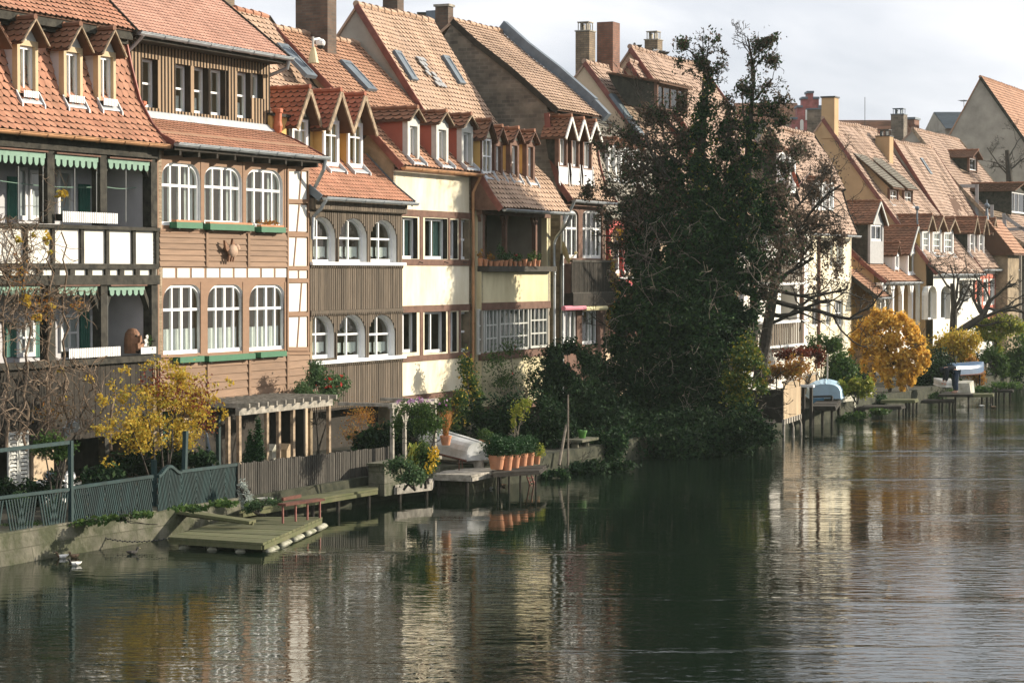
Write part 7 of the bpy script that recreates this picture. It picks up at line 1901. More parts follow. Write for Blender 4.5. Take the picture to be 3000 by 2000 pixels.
mb.solo('mooring_hoop', M['red_wood'], 'rusty metal hoop standing on the small landing', 'mooring hoop', (b[0], b[1], 0.5))
# raft
r, P = deck('raft', 'mossy wooden raft floating on barrels off the green fence', 'raft', [(492, 1572), (770, 1590), (945, 1514), (690, 1513)], 0.22, 0.09, 'mossy_wood', nplank=15)
for i in range(5):
    p = P[1].lerp(P[2], 0.08 + i * 0.21); q = P[1].lerp(P[2], 0.24 + i * 0.21); mb = MB(); mb.tube([p + Vector((0, 0.05, -0.27)), p.lerp(q, 0.1) + Vector((0, 0.05, -0.27)), p.lerp(q, 0.9) + Vector((0, 0.05, -0.27)), q + Vector((0, 0.05, -0.27))], [0.08, 0.11, 0.11, 0.08], 12); mb.build('float_barrel', M['old_float'], r, smooth=True)
for i in range(3):
    p = P[0].lerp(P[1], 0.15 + i * 0.3); mb = MB(); mb.tube([p + Vector((0.1, 0.02, -0.26)), p + Vector((0.5, 0.3, -0.26))], 0.11, 12); mb.build('float_barrel', M['old_float'], r)
a = Vector(Gz(485, 1492, 0.55)); b = Vector(Gz(740, 1528, 0.36)); mb = MB(); mb.bar(a, b, 0.34, 0.06); mb.bar(a + Vector((0.2, -0.02, -0.09)), b + Vector((0, -0.02, -0.03)), 0.06, 0.07)
mb.solo('gangplank', M['mossy_wood'], 'narrow gangplank leading from the bank wall to the mossy raft', 'gangplank', tuple(a))
a = Vector(Gz(215, 1545, 0.42)); b = Vector(Gz(500, 1576, 0.22)); mb = MB()
pts = [a.lerp(b, t / 40) + Vector((0, 0, -0.16 * math.sin(math.pi * t / 40))) for t in range(41)]
for i in range(40): 
    d = (pts[i + 1] - pts[i]) * 0.62; mb.tube([pts[i] - d * 0.2, pts[i] + d * 0.5 + Vector((0, 0, 0.012 if i % 2 else -0.012)), pts[i] + d], 0.014, 5)
mb.solo('mooring_chain', M['dark_metal'], 'rusty chain sagging from the bank to the mossy raft', 'chain', tuple(a))
# stone planter and arbour
a = Gz(1128, 1432, 0.38); b = Gz(1272, 1398, 0.4)
r = thing('stone_planter', 'square stone planter wall at the end of the picket fence', 'planter', (a[0] + 0.4, a[1] + 0.3, 0.2))
mb = MB(); mb.box(-0.85, 0.25, -5.05, -4.62, 0.2, 0.92); mb.build('wall', M['stone_wall'], r); mb = MB(); mb.box(-0.9, 0.3, -5.1, -4.58, 0.921, 0.98); mb.build('coping', M['stone_wall'], r)
mb = MB(); mb.box(0.3, 2.2, -5.0, -4.72, 0.35, 0.66); mb.build('kerb', M['stone_wall'], r)
r = thing('arbour', 'grey timber arbour frame with braces over the yellow-green grass', 'arbour', (1.0, -4.5, ZG))
wA = -4.62
pa, pb = at_w(1143, 1190, wA), at_w(1279, 1180, wA)
mb = MB(); mb.box(pa[0], pb[0], wA - 0.06, wA + 0.06, pa[2] - 0.06, pa[2] + 0.07); mb.build('beam', M['grey_wood'], r)
for x in (1149, 1185, 1273):
    u = at_w(x, 1250, wA)[0]; mb = MB(); mb.box(u - 0.04, u + 0.04, wA - 0.04, wA + 0.04, 0.5, pa[2] - 0.061); mb.build('post', M['grey_wood'], r)
    mb = MB()
    for sgn in ((1,) if x == 1149 else (-1,) if x == 1273 else (-1, 1)): mb.bar((u, wA, pa[2] - 0.5), (u + sgn * 0.3, wA, pa[2] - 0.07), 0.06, 0.05, up=(0, 1, 0))
    mb.build('brace', M['grey_wood'], r)
mb = MB()
for u in (pa[0] + 0.1, pb[0] - 0.2): mb.box(u, u + 0.07, wA + 0.061, wA + 1.5, pa[2] - 0.02, pa[2] + 0.06)
mb.build('rafter', M['grey_wood'], r)
# pergola
wP = -2.3
pa, pb = at_w(695, 1207, wP), at_w(970, 1182, wP)
r = thing('pergola', 'weathered timber pergola with notched beam along the brown house', 'pergola', ((pa[0] + pb[0]) / 2, wP, ZG))
mb = MB(); zz = pa[2]; mb.box(pa[0], pb[0], wP - 0.05, wP + 0.05, zz - 0.08, zz + 0.09)
mb.build('beam', M['grey_wood'], r)
for i in range(11):
    u = pa[0] + 0.15 + (pb[0] - pa[0] - 0.3) * i / 10; mb = MB(); mb.box(u - 0.03, u + 0.03, wP - 0.25, wP + 1.7, zz + 0.091, zz + 0.2); mb.build('rafter', M['grey_wood'], r)
for x in (700, 781, 816, 858, 963, 668):
    u = at_w(x, 1300, wP)[0]; mb = MB(); mb.box(u - 0.05, u + 0.05, wP - 0.04, wP + 0.04, ZG - 0.1, zz - 0.081); mb.build('post', M['bare_wood'], r)
mb = MB(); mb.box(pa[0], pb[0], wP + 1.6, wP + 1.7, zz - 0.06, zz + 0.09); mb.build('wall_beam', M['dark_wood'], r)
# undercroft of the brown and slatted houses
H = BROWN; BASE = (tuple(uw(H.location)))
mb = MB(); mb.box(U(462) + 0.1, U(904) - 0.05, 0.75, 0.9, ZG - 0.2, 2.9); mb.box(U(904) - 0.24, U(904) - 0.19, 0.02, 0.749, ZG - 0.2, 2.9); mb.build('ground_wall', M['dark_wood'], H)  # dark boards added so the undercroft looks shaded
mb = MB(); mb.box(-2.2, -1.2, 0.70, 0.748, ZG, 2.5); mb.build('ground_door', M['green_shutter'], H)
mb = MB(); mb.box(-1.0, -0.3, 0.70, 0.748, 1.5, 2.5); mb.build('ground_panel', M['plaster_beige'], H)
# upturned rowing boat
def hull(length, beam_, depth, n=14, m=9, bowf=0.75, stern=0.75):
    vs = []; fs = []
    for i in range(n + 1):
        t = i / n
        wd = beam_ / 2 * (stern + (1 - stern) * min(1, t * 2.5)) * (1 - max(0, (t - 0.45) / 0.55) ** 2.2 * 0.93)
        dp = depth * (1 - 0.25 * max(0, (t - 0.6) / 0.4) ** 2)
        rise = 0.10 * max(0, (t - 0.5) / 0.5) ** 2
        for j in range(m + 1):
            a = math.pi * j / m
            c, s = math.cos(a), math.sin(a)
            vs.append((length * t, wd * math.copysign(abs(c) ** 0.7, c), dp * abs(s) ** 0.6 + rise))
    for i in range(n):
        for j in range(m): k = i * (m + 1) + j; fs.append((k, k + 1, k + m + 2, k + m + 1))
    fs.append(tuple(range(m, -1, -1)))
    return vs, fs
def place_pts(vs, p0, p1, z, tilt=0.0, flip=1):
    du, dw = p1[0] - p0[0], p1[1] - p0[1]; l = math.hypot(du, dw); du /= l; dw /= l
    return [(p0[0] + v[0] * du - v[1] * dw, p0[1] + v[0] * dw + v[1] * du, z + v[2] * flip + v[0] * tilt) for v in vs]
def boat(name, label, cat, p0, p1, beam_, depth, z, m, trim, flip=1, tilt=0.0, group=None):
    l = seg_len(p0, p1); r = thing(name, label, cat, ((p0[0] + p1[0]) / 2, (p0[1] + p1[1]) / 2, z), group)
    vs, fs = hull(l, beam_, depth); mb = MB(); mb.add(place_pts(vs, p0, p1, z, tilt, flip), fs); mb.build('hull', M[m], r, smooth=False)
    mm = 9; n = 14; mb = MB()
    for j in (0, mm):
        mb.tube([place_pts([vs[i * (mm + 1) + j]], p0, p1, z, tilt, flip)[0] for i in range(n + 1)], 0.03, 6)
    mb.build('gunwale', M[trim], r)
    mb = MB(); mid = [vs[i * (mm + 1) + 4] for i in range(n + 1)]
    mb.tube([tuple(Vector(place_pts([((v[0]), 0, v[2] + 0.01)], p0, p1, z, tilt, flip)[0])) for v in mid], 0.022, 5); mb.build('keel', M[m], r)
    return r
s0 = Gz(1424, 1362, 0.62)[:2]; s1 = Gz(1236, 1338, 0.75)[:2]
boat('rowing_boat', 'upturned white rowing boat with red gunwale beside the terracotta pots', 'boat', (3.75, -5.35), (5.15, -2.75), 1.1, 0.46, 0.72, 'boat_white', 'red_wood', tilt=0.11)
mb = MB(); c = ((s0[0] * 0.6 + s1[0] * 0.4), (s0[1] * 0.6 + s1[1] * 0.4)); mb.box(3.75, 3.9, -5.4, -4.7, 0.45, 0.72); mb.box(4.7, 4.9, -3.7, -2.9, 0.5, 0.95)
mb.bar((3.85, -5.0, 0.60), (4.8, -3.3, 0.62), 0.06, 0.06); mb.solo('boat_trestle', M['grey_wood'], 'low wooden trestle carrying the upturned white boat', 'trestle', (c[0], c[1], 0.5))
# terracotta pots with box balls
def pot(name, label, x, yb, Y, rr, hh, group, ball=None, m='terracotta', leafm='leaf_box', seed=0):
    b = at_y(x, yb, Y); r = thing(name, label, 'plant pot', b, group)
    mb = MB(); mb.lathe([(rr * 0.70, 0), (rr * 0.93, hh * 0.74), (rr * 1.0, hh * 0.75), (rr * 1.03, hh * 0.98), (rr * 0.98, hh), (rr * 0.88, hh * 0.96), (rr * 0.86, hh * 0.9)], b, 20)
    mb.build('pot', M[m], r, smooth=False)
    if ball: 
        bl = [(b[0], b[1], b[2] + hh + ball * 0.62, ball, ball, ball * 0.82)]
        leaves(r, 'plant', M[leafm], bl, int(1500 * (ball / 0.3) ** 2), 0.03, seed, shell=4)
    return r
GP = 'terracotta pots with clipped box'
pot('box_pot', 'wide terracotta pot with clipped box ball beside the boat stern', 1455, 1374, 55.8, 0.215, 0.36, GP, 0.34, seed=1)
pot('box_pot', 'second terracotta pot with clipped box ball from the boat', 1484, 1381, 56.0, 0.165, 0.42, GP, 0.29, seed=2)
pot('box_pot', 'third and middle terracotta pot with clipped box ball in the row', 1506, 1377, 56.6, 0.165, 0.42, GP, 0.29, seed=3)
pot('box_pot', 'fourth terracotta pot with clipped box ball from the boat', 1528, 1374, 57.2, 0.165, 0.42, GP, 0.29, seed=4)
pot('box_pot', 'last terracotta pot with clipped box ball, next to the pale geranium', 1548, 1370, 57.8, 0.165, 0.41, GP, 0.29, seed=5)
pot('geranium_pot', 'small terracotta pot with bright pale green geranium', 1573, 1359, 58.5, 0.10, 0.22, None, 0.22, leafm='leaf_lime', seed=6)
pot('grass_pot', 'terracotta pot holding the orange dried grass', 1306, 1303, 56.5, 0.15, 0.24, None, None)
pot('grass_pot', 'old terracotta pot in the shade behind the boat stern', 1420, 1318, 60, 0.16, 0.3, None, 0.2, leafm='leaf_green', seed=7)
# ladder into the water
a = Vector(Gz(1545, 1378, 0.5)); b = Vector(at_z(1560, 1412, 0.02)); mb = MB()
for o in (-0.14, 0.14): mb.bar(a + Vector((o, 0, 0)), b + Vector((o, 0, -0.1)), 0.03, 0.03)
for t in (0.25, 0.6, 0.95): p = a.lerp(b, t); mb.bar(p - Vector((0.15, 0, 0)), p + Vector((0.15, 0, 0)), 0.06, 0.02)
mb.solo('ladder', M['dark_copper'], 'short rusty ladder leading from the pot shelf into the water', 'ladder', tuple(a))
# mooring poles and stone table
b = at_w(1664, 1362, -5.85); zt = at_w(1667, 1155, b[1])[2]
mb = MB(); mb.tube([(b[0], b[1], 0.1), (b[0], b[1], zt)], [0.03, 0.022], 7); mb.solo('pole', M['bark_light'], 'tall thin upright pole by the stone table', 'pole', (b[0], b[1], 0))
mb = MB(); mb.tube([at_w(1638, 1362, -5.85), (b[0], b[1] + 0.05, zt - (1245 - 1155) * 60 / F_PX)], [0.045, 0.035], 7); mb.solo('pole', M['bark_light'], 'slanting pole leaning against the tall upright pole', 'pole', at_w(1638, 1362, -5.85))
b = at_w(1697, 1338, -5.5)
r = thing('stone_table', 'small stone table on thick legs in shade left of the ivy tree', 'table', (b[0], b[1], 0.5)); tz = at_w(1697, 1284, b[1])[2]
mb = MB(); mb.box(b[0] - 0.5, b[0] + 0.7, b[1] - 0.3, b[1] + 0.3, tz - 0.07, tz); mb.build('top', M['stone_wall'], r)
for u in (-0.3, 0.45): mb = MB(); mb.tube([(b[0] + u, b[1], 0.3), (b[0] + u, b[1], tz - 0.071)], [0.12, 0.1], 9); mb.build('leg', M['stone_wall'], r)
p = (b[0] + 0.2, b[1], tz); r = thing('flower_pot', 'bright green plastic flower pot on the stone table', 'plant pot', p)
mb = MB(); mb.lathe([(0.09, 0), (0.13, 0.17), (0.145, 0.17), (0.145, 0.22), (0.12, 0.21)], p, 16); mb.build('pot', M['green_plastic'], r)
# bird bath and red bench
b = Gz(775, 1500, 0.25)
r = thing('bird_bath', 'grey stone bird bath on a baluster foot before the picket fence', 'bird bath', (b[0], b[1], 0.25)); z1 = at_w(775, 1458, b[1])[2]; hh = z1 - 0.25
mb = MB(); mb.lathe([(0.15, 0), (0.14, 0.04), (0.06, 0.1), (0.05, hh * 0.6), (0.1, hh - 0.1)], b, 14); mb.build('foot', M['concrete'], r)
mb = MB(); mb.lathe([(0.08, hh - 0.1), (0.19, hh - 0.03), (0.20, hh), (0.17, hh), (0.05, hh - 0.05)], b, 16); mb.build('bowl', M['concrete'], r)
r = thing('bench', 'weathered red painted bench by the water before the picket fence', 'bench', tuple(Gz(880, 1480, 0.4)))
p = [Vector(Gz(*q, 0.62)) for q in ((825, 1478), (940, 1462))]
mb = MB(); mb.bar(p[0], p[1], 0.22, 0.05); mb.build('seat', M['red_wood'], r)
mb = MB(); a = Vector(at_w(828, 1462, p[0].y + 0.15)); c = Vector(at_w(880, 1452, p[0].y + 0.15)); mb.bar(a, c, 0.05, 0.07); mb.build('backrest', M['red_wood'], r)
for i, t in enumerate((0.03, 0.35, 0.65, 0.97)): q = p[0].lerp(p[1], t); mb = MB(); mb.bar(q, q + Vector((0, 0, -0.42)), 0.035, 0.035); mb.build('leg', M['dark_copper'], r)
# left garden furniture
wg = -0.9
r = thing('garden_table', 'white garden table with pine top inside the left fence', 'table', (at_w(245, 1420, wg)[0], wg, ZG)); a, b_, c, d = rect(205, 283, 1398, 1440, wg)
mb = MB(); mb.box(a, b_, wg - 0.3, wg + 0.3, d - 0.04, d); mb.build('top', M['bare_wood'], r)
mb = MB(); mb.box(a + 0.05, b_ - 0.03, wg - 0.26, wg + 0.26, d - 0.2, d - 0.041); mb.build('apron', M['white_paint'], r)
for (x, y) in ((a + 0.06, wg - 0.25), (b_ - 0.06, wg - 0.25), (a + 0.06, wg + 0.25), (b_ - 0.06, wg + 0.25)): mb = MB(); mb.box(x - 0.03, x + 0.03, y - 0.03, y + 0.03, ZG, d - 0.2); mb.build('leg', M['white_paint'], r)
r = thing('garden_chair', 'white carved wooden chair beside the pine topped table', 'chair', (at_w(200, 1420, wg)[0], wg - 0.2, ZG)); a, b_, c, d = rect(186, 216, 1378, 1440, wg - 0.4)
mb = MB(); mb.prism([(a + 0.08, c), (a, d - 0.1), (a + 0.1, d), (b_ - 0.1, d), (b_, d - 0.1), (b_ - 0.08, c)], wg - 0.42, wg - 0.39); mb.build('backrest', M['white_paint'], r); mb = MB(); mb.box(a, b_, wg - 0.385, wg, c, c + 0.04); mb.build('seat', M['white_paint'], r)
for (x, y) in ((a + 0.04, wg - 0.36), (b_ - 0.04, wg - 0.36), (a + 0.04, wg - 0.04), (b_ - 0.04, wg - 0.04)): mb = MB(); mb.box(x - 0.02, x + 0.02, y - 0.02, y + 0.02, ZG, c); mb.build('leg', M['white_paint'], r)
r = thing('side_bench', 'low white bench with blue jug behind the left fence', 'bench', (at_w(135, 1420, wg)[0], wg, ZG)); a, b_, c, d = rect(105, 165, 1408, 1440, wg)
mb = MB(); mb.box(a, b_, wg - 0.2, wg + 0.2, d - 0.04, d); mb.build('seat', M['white_paint'], r)
for x in (a + 0.05, (a + b_) / 2, b_ - 0.05): mb = MB(); mb.box(x - 0.03, x + 0.03, wg - 0.18, wg + 0.18, ZG, d - 0.04); mb.build('leg', M['white_paint'], r)
p = ((a + b_) / 2 + 0.1, wg, d); mb = MB(); mb.lathe([(0.06, 0), (0.1, 0.08), (0.07, 0.17), (0.08, 0.2)], p, 12); mb.solo('jug', M['bucket_blue'], 'blue jug standing on the low white bench', 'jug', p)
r = thing('louvre_shutter', 'pair of old grey louvred shutters leaning under the loggia house at left', 'shutter', (at_w(45, 1340, -0.4)[0], -0.4, ZG)); a, b_, c, d = rect(18, 78, 1262, 1420, -0.4)
mb = MB()
for x0, x1 in ((a, (a + b_) / 2 - 0.01), ((a + b_) / 2 + 0.01, b_)):
    for x in (x0, x1 - 0.05): mb.box(x, x + 0.05, -0.43, -0.39, ZG, d)
    k = 18
    for i in range(k): z = ZG + (d - ZG) * (i + 0.5) / k; mb.hexa([(x0 + 0.05, -0.43, z - 0.03), (x1 - 0.05, -0.43, z - 0.03), (x1 - 0.05, -0.42, z - 0.035), (x0 + 0.05, -0.42, z - 0.035), (x0 + 0.05, -0.4, z + 0.03), (x1 - 0.05, -0.4, z + 0.03), (x1 - 0.05, -0.39, z + 0.025), (x0 + 0.05, -0.39, z + 0.025)])
mb.build('louvres', M['grey_paint'], r)
for i, (x, y, lb) in enumerate(((196, 1265, 'zinc bucket hanging lower in the shade of the loggia house'), (215, 1252, 'left one of two zinc buckets hanging under the loggia house'), (224, 1250, 'right one of two zinc buckets hanging under the loggia house'))):
    p = at_w(x, y, -0.7); mb = MB(); mb.lathe([(0.07, -0.1), (0.1, 0.1), (0.105, 0.1), (0.09, 0.09)], p, 12); mb.tube([(p[0] - 0.09, p[1], p[2] + 0.1), (p[0], p[1], p[2] + 0.24), (p[0] + 0.09, p[1], p[2] + 0.1)], 0.008, 4); mb.solo('bucket', M['zinc'], lb, 'bucket', p, 'zinc buckets')
r = thing('parasol', 'closed dark grey parasol standing behind the green fence', 'parasol', Gz(615, 1420, 0.7)); b = Gz(615, 1420, 0.7); t = at_w(605, 1268, b[1])
mb = MB(); mb.tube([(b[0] + 0.05, b[1], ZG), t], 0.02, 6); mb.build('pole', M['grey_paint'], r)
mb = MB(); p0 = Vector((b[0] + 0.04, b[1], 0.95)); p1 = Vector(t); mb.tube([p0, p0.lerp(p1, 0.1), p0.lerp(p1, 0.6), p1], [0.1, 0.085, 0.06, 0.02], 9); mb.build('canopy', M['slate_blue'], r)
# wooden stools/baskets in the dark undercroft
for i, (x0, x1, y0, y1, mm, nm, lb, ct) in enumerate(((785, 802, 1318, 1345, 'concrete', 'pedestal', 'pale square pedestal under the pergola', 'pedestal'), (828, 843, 1316, 1345, 'light_slat', 'lantern', 'pale lantern box between the pergola posts', 'lantern'))):
    a, b_, c, d = rect(x0, x1, y0, y1, -1.6); mb = MB(); mb.box(a, b_, -1.7, -1.4, c, d); mb.prism([(a - 0.02, d + .001), (b_ + 0.02, d + .001), ((a + b_) / 2, d + 0.15)], -1.72, -1.38); mb.box(a + 0.04, b_ - 0.04, -1.66, -1.44, ZG, c - 0.001); mb.solo(nm, M[mm], lb, ct, ((a + b_) / 2, -1.55, ZG))

# ---- things on the houses
flower_box((519, 595, 651, 669), 0.0, 'small green window box with terracotta trough under the upper left window', seed=1)
flower_box((617, 746, 657, 675), 0.0, 'long green window box under the upper middle window', seed=2)
flower_box((767, 838, 665, 681), 0.0, 'green window box with dried pinkish plants under the upper right window', plant='leaf_rust', seed=3)
flower_box((527, 598, 1044, 1061), 0.0, 'small green window box under the lower left window above the yellow bush', planter=False, seed=4)
flower_box((612, 748, 1038, 1055), 0.0, 'long green window box under the lower middle window', planter=False, seed=5)
flower_box((764, 840, 1030, 1045), 0.0, 'green window box under the lower right window', planter=False, seed=6)
def white_box(px, w, label, n, group='white slatted planters', slatm='white_paint'):
    u0, u1, z0, z1 = rect(*px, w); r = thing('slatted_planter', label, 'planter', ((u0 + u1) / 2, w, z0), group)
    mb = MB(); st = (u1 - u0) / n
    for i in range(n): mb.box(u0 + i * st, u0 + (i + 0.6) * st, w - 0.015, w + 0.0, z0, z1)
    mb.build('slats', M[slatm], r)
    mb = MB(); mb.box(u0, u1, w + 0.001, w + 0.2, z0 + 0.03, z1 - 0.06); mb.build('trough', M['dark_wood'], r)
for i, (px, lb, n, w) in enumerate((((184, 346, 622, 653), 'long white slatted planter on the upper loggia rail', 30, -0.2), ((200, 352, 1018, 1046), 'long white slatted planter on the lower loggia rail', 30, -0.2), ((411, 456, 1016, 1036), 'short white slatted planter at the corner of the lower loggia', 12, -0.2))): white_box(px, w, lb, n)
for (x0, x1, y0, y1, lb, wv) in ((73, 118, 267, 287, 'white railing planter on the left orange-roof dormer', 0.25), (206, 252, 281, 302, 'white railing planter on the middle orange-roof dormer', 0.25), (306, 347, 290, 311, 'white railing planter on the right orange-roof dormer', 0.25)):
    white_box((x0, x1, y0, y1), wv, lb, 9, 'white dormer planters')
p = at_w(388, 1034, 0.1); zt = at_w(388, 961, 0.1)[2]; r = thing('sculpture', 'brown carved wooden head with long beard on the lower loggia', 'sculpture', p)
hh = zt - p[2]
mb = MB(); mb.lathe([(0.19, 0), (0.20, hh * 0.3), (0.19, hh * 0.6), (0.17, hh * 0.8), (0.10, hh * 0.96), (0.02, hh)], p, 14); mb.build('head', M['carved_wood'], r)
mb = MB(); mb.prism([(p[0] - 0.05, p[2] + hh * 0.45), (p[0] + 0.05, p[2] + hh * 0.45), (p[0] + 0.02, p[2] + hh * 0.7), (p[0] - 0.02, p[2] + hh * 0.7)], p[1] - 0.25, p[1] - 0.15); mb.build('nose', M['carved_wood'], r)
mb = MB(); mb.ell((p[0] - 0.08, p[1] - 0.17, p[2] + hh * 0.7), (0.035, 0.03, 0.025)); mb.ell((p[0] + 0.08, p[1] - 0.17, p[2] + hh * 0.7), (0.035, 0.03, 0.025)); mb.build('eye', M['dark_timber'], r)
mb = MB(); mb.prism([(p[0] - 0.12, p[2] + hh * 0.4), (p[0], p[2] + hh * 0.34), (p[0] + 0.12, p[2] + hh * 0.4), (p[0] + 0.1, p[2] + hh * 0.1), (p[0], p[2] + 0.02), (p[0] - 0.1, p[2] + hh * 0.1)], p[1] - 0.235, p[1] - 0.16); mb.build('beard', M['carved_wood'], r)
p = at_w(420, 1014, -0.1); z = p[2]; mb = MB(); s = 0.0075
pts = [(0, 0), (4, 10), (1, 20), (8, 24), (6, 32), (10, 36), (13, 30), (11, 20), (16, 10), (14, 0)]
mb.prism([(p[0] + x * 0.015, z + y * s) for x, y in pts], -0.12, -0.09); mb.solo('bird_figure', M['feather_white'], 'white cut-out bird figure at the corner of the lower loggia', 'figurine', p)
r = plant('rail_plant', 'small leafy potted plant in the corner loggia planter', 'plant', [pblob(435, 1000, 12, 18, w=-0.1, rd=0.1)], 'leaf_green', 160, 0.035, 91, zb=at_w(435, 1016, -0.1)[2], stems=2, stem_r=0.01)
# carved animal on the brown house
c = at_w(674, 735, -0.12); r = thing('carved_animal', 'carved wooden animal figure with tail mounted on the brown clapboard', 'sculpture', c)
mb = MB(); mb.ell((c[0] + 0.06, -0.16, c[2]), (0.21, 0.09, 0.17), 12, 8); mb.build('body', M['figure_wood'], r, smooth=True)
mb = MB(); mb.ell((c[0] + 0.24, -0.17, c[2] + 0.10), (0.10, 0.07, 0.08), 10, 7); mb.prism([(c[0] + 0.30, c[2] + 0.12), (c[0] + 0.38, c[2] + 0.06), (c[0] + 0.30, c[2] + 0.03)], -0.2, -0.14); mb.build('head', M['figure_wood'], r)
mb = MB(); mb.prism([(c[0] - 0.12, c[2] + 0.06), (c[0] - 0.34, c[2] + 0.26), (c[0] - 0.30, c[2] + 0.05), (c[0] - 0.22, c[2] - 0.02)], -0.19, -0.13); mb.build('tail', M['carved_wood'], r)
mb = MB(); mb.prism([(c[0] - 0.02, c[2] + 0.13), (c[0] + 0.04, c[2] + 0.30), (c[0] + 0.14, c[2] + 0.13)], -0.19, -0.13); mb.build('fin', M['carved_wood'], r)
for k, dx in enumerate((-0.1, 0.02, 0.12)): mb = MB(); mb.bar((c[0] + dx, -0.16, c[2] - 0.12), (c[0] + dx - 0.05, -0.16, c[2] - 0.27), 0.04, 0.05, up=(0, 1, 0)); mb.build('leg', M['carved_wood'], r)
mb = MB(); mb.bar((c[0], -0.1, c[2]), (c[0], 0.0, c[2]), 0.06, 0.06); mb.build('bracket', M['dark_metal'], r)
# clothes lines
for (x0, y0, x1, y1, lb) in ((0, 530, 300, 548, 'turquoise clothes line across the upper left loggias'), (300, 546, 420, 545, 'short turquoise clothes line in the upper right loggia')):
    a, b_ = Vector(at_w(x0, y0, 0.4)), Vector(at_w(x1, y1, 0.4)); mb = MB(); mb.tube([a.lerp(b_, t / 10) - Vector((0, 0, 0.06 * math.sin(math.pi * t / 10))) for t in range(11)], 0.009, 5); mb.solo('clothes_line', M['valance_green'], lb, 'clothes line', tuple(a))
# camera mast on the orange roof
p = at_w(918, 150, 2.6); r = thing('camera_mast', 'white dome camera on a curved bracket above the orange roof', 'security camera', p)
mb = MB(); mb.tube([at_w(917, 172, 2.6), at_w(917, 108, 2.6)], 0.035, 8); mb.build('mast', M['grey_paint'], r)
a = at_w(917, 117, 2.6); b_ = at_w(938, 118, 2.6); mb = MB(); mb.tube([a, (a[0] + 0.15, a[1], a[2] + 0.03), (b_[0] - 0.05, b_[1], b_[2] + 0.04), (b_[0], b_[1], b_[2]), (b_[0], b_[1], b_[2] - 0.1)], 0.035, 8); mb.build('bracket', M['white_paint'], r)
mb = MB(); c = at_w(939, 132, 2.6); mb.lathe([(0.12, -0.02), (0.14, 0.02), (0.14, 0.1), (0.09, 0.16), (0.03, 0.18)], c, 14); mb.build('housing', M['white_paint'], r)
mb = MB(); mb.ell((c[0], c[1], c[2] - 0.03), (0.11, 0.11, 0.1)); mb.build('dome', M['black_plastic'], r, smooth=True)
mb = MB(); mb.lathe([(0.16, -0.35), (0.11, -0.1), (0.05, 0.12)], at_w(918, 150, 2.6), 12); mb.build('boot', M['dish_cream'], r)
# satellite dish at the balcony house
c = at_w(1650, 742, -0.35); r = thing('satellite_dish', 'cream satellite dish on a pole between balcony house and rubble gable house', 'satellite dish', (c[0], c[1], 5))
ax = Vector((0.55, -0.8, 0.28)).normalized(); e1 = ax.cross(Vector((0, 0, 1))).normalized(); e2 = e1.cross(ax)
mb = MB(); vs = []; fs = []; nr = 4; na = 20; cv = Vector(c)
for i in range(nr + 1):
    rr = 0.36 * i / nr
    for j in range(na): an = 2 * math.pi * j / na; vs.append(tuple(cv + e1 * rr * math.cos(an) + e2 * rr * 1.08 * math.sin(an) + ax * (0.10 * (i / nr) ** 2)))
for i in range(nr):
    for j in range(na): fs.append((i * na + j, i * na + (j + 1) % na, (i + 1) * na + (j + 1) % na, (i + 1) * na + j))
mb.add(vs, fs); mb.build('reflector', M['dish_cream'], r, smooth=True)
mb = MB(); mb.bar(cv - e2 * 0.36, cv + ax * 0.42 - e2 * 0.12, 0.025, 0.025); mb.ell(tuple(cv + ax * 0.42 - e2 * 0.1), (0.05, 0.05, 0.05)); mb.build('feed_arm', M['dish_cream'], r)
mb = MB(); mb.tube([tuple(cv - ax * 0.06), (c[0], c[1] + 0.1, c[2] - 0.3), (c[0], c[1] + 0.12, ZG)], 0.035, 7); mb.build('mast', M['silver_wood'], r)
# pots along the balcony shelf
zs = Zy(1520, 778, w5) - 0.02; rnd = random.Random(8)
us = [U(1410, w5 - 0.15) + i * 0.365 for i in range(13)]
desc = ['with straggly brown stems', 'empty and tilted', 'with a withered plant', 'holding dark soil', 'with the tallest bright green plant', 'with leafy green plant', 'with drooping leaves', 'with small red flowers', 'half hidden by leaves', 'wide and low', 'pale and round', 'with tiny cactus', 'small and last']
for i, u in enumerate(us):
    rr = rnd.uniform(0.07, 0.12); hh = rnd.uniform(0.13, 0.24); p = (u, w5 - 0.12, zs)
    r = thing('balcony_pot', 'clay pot number %s along the balcony shelf, %s' % (('one two three four five six seven eight nine ten eleven twelve thirteen').split()[i], desc[i]), 'plant pot', p, 'clay pots on the balcony')
    mb = MB(); mb.lathe([(rr * 0.7, 0), (rr, hh * 0.8), (rr * 1.1, hh * 0.82), (rr * 1.1, hh), (rr * 0.9, hh)], p, 12); mb.build('pot', M['terracotta'], r)
    if i not in (1, 3, 9): leaves(r, 'plant', M['leaf_rose' if i in (4, 5, 6) else 'leaf_rust' if i in (0, 2) else 'leaf_green'], [(u, p[1], zs + hh + (0.3 if i == 4 else 0.12), 0.2 if i in (4, 5) else 0.12, 0.12, 0.36 if i == 4 else 0.14)], 150 if i in (4, 5) else 60, 0.04, 200 + i)
    if i == 7: leaves(r, 'blossom', M['petal_red'], [(u, p[1] - 0.03, zs + hh + 0.2, 0.08, 0.06, 0.06)], 14, 0.04, 5)

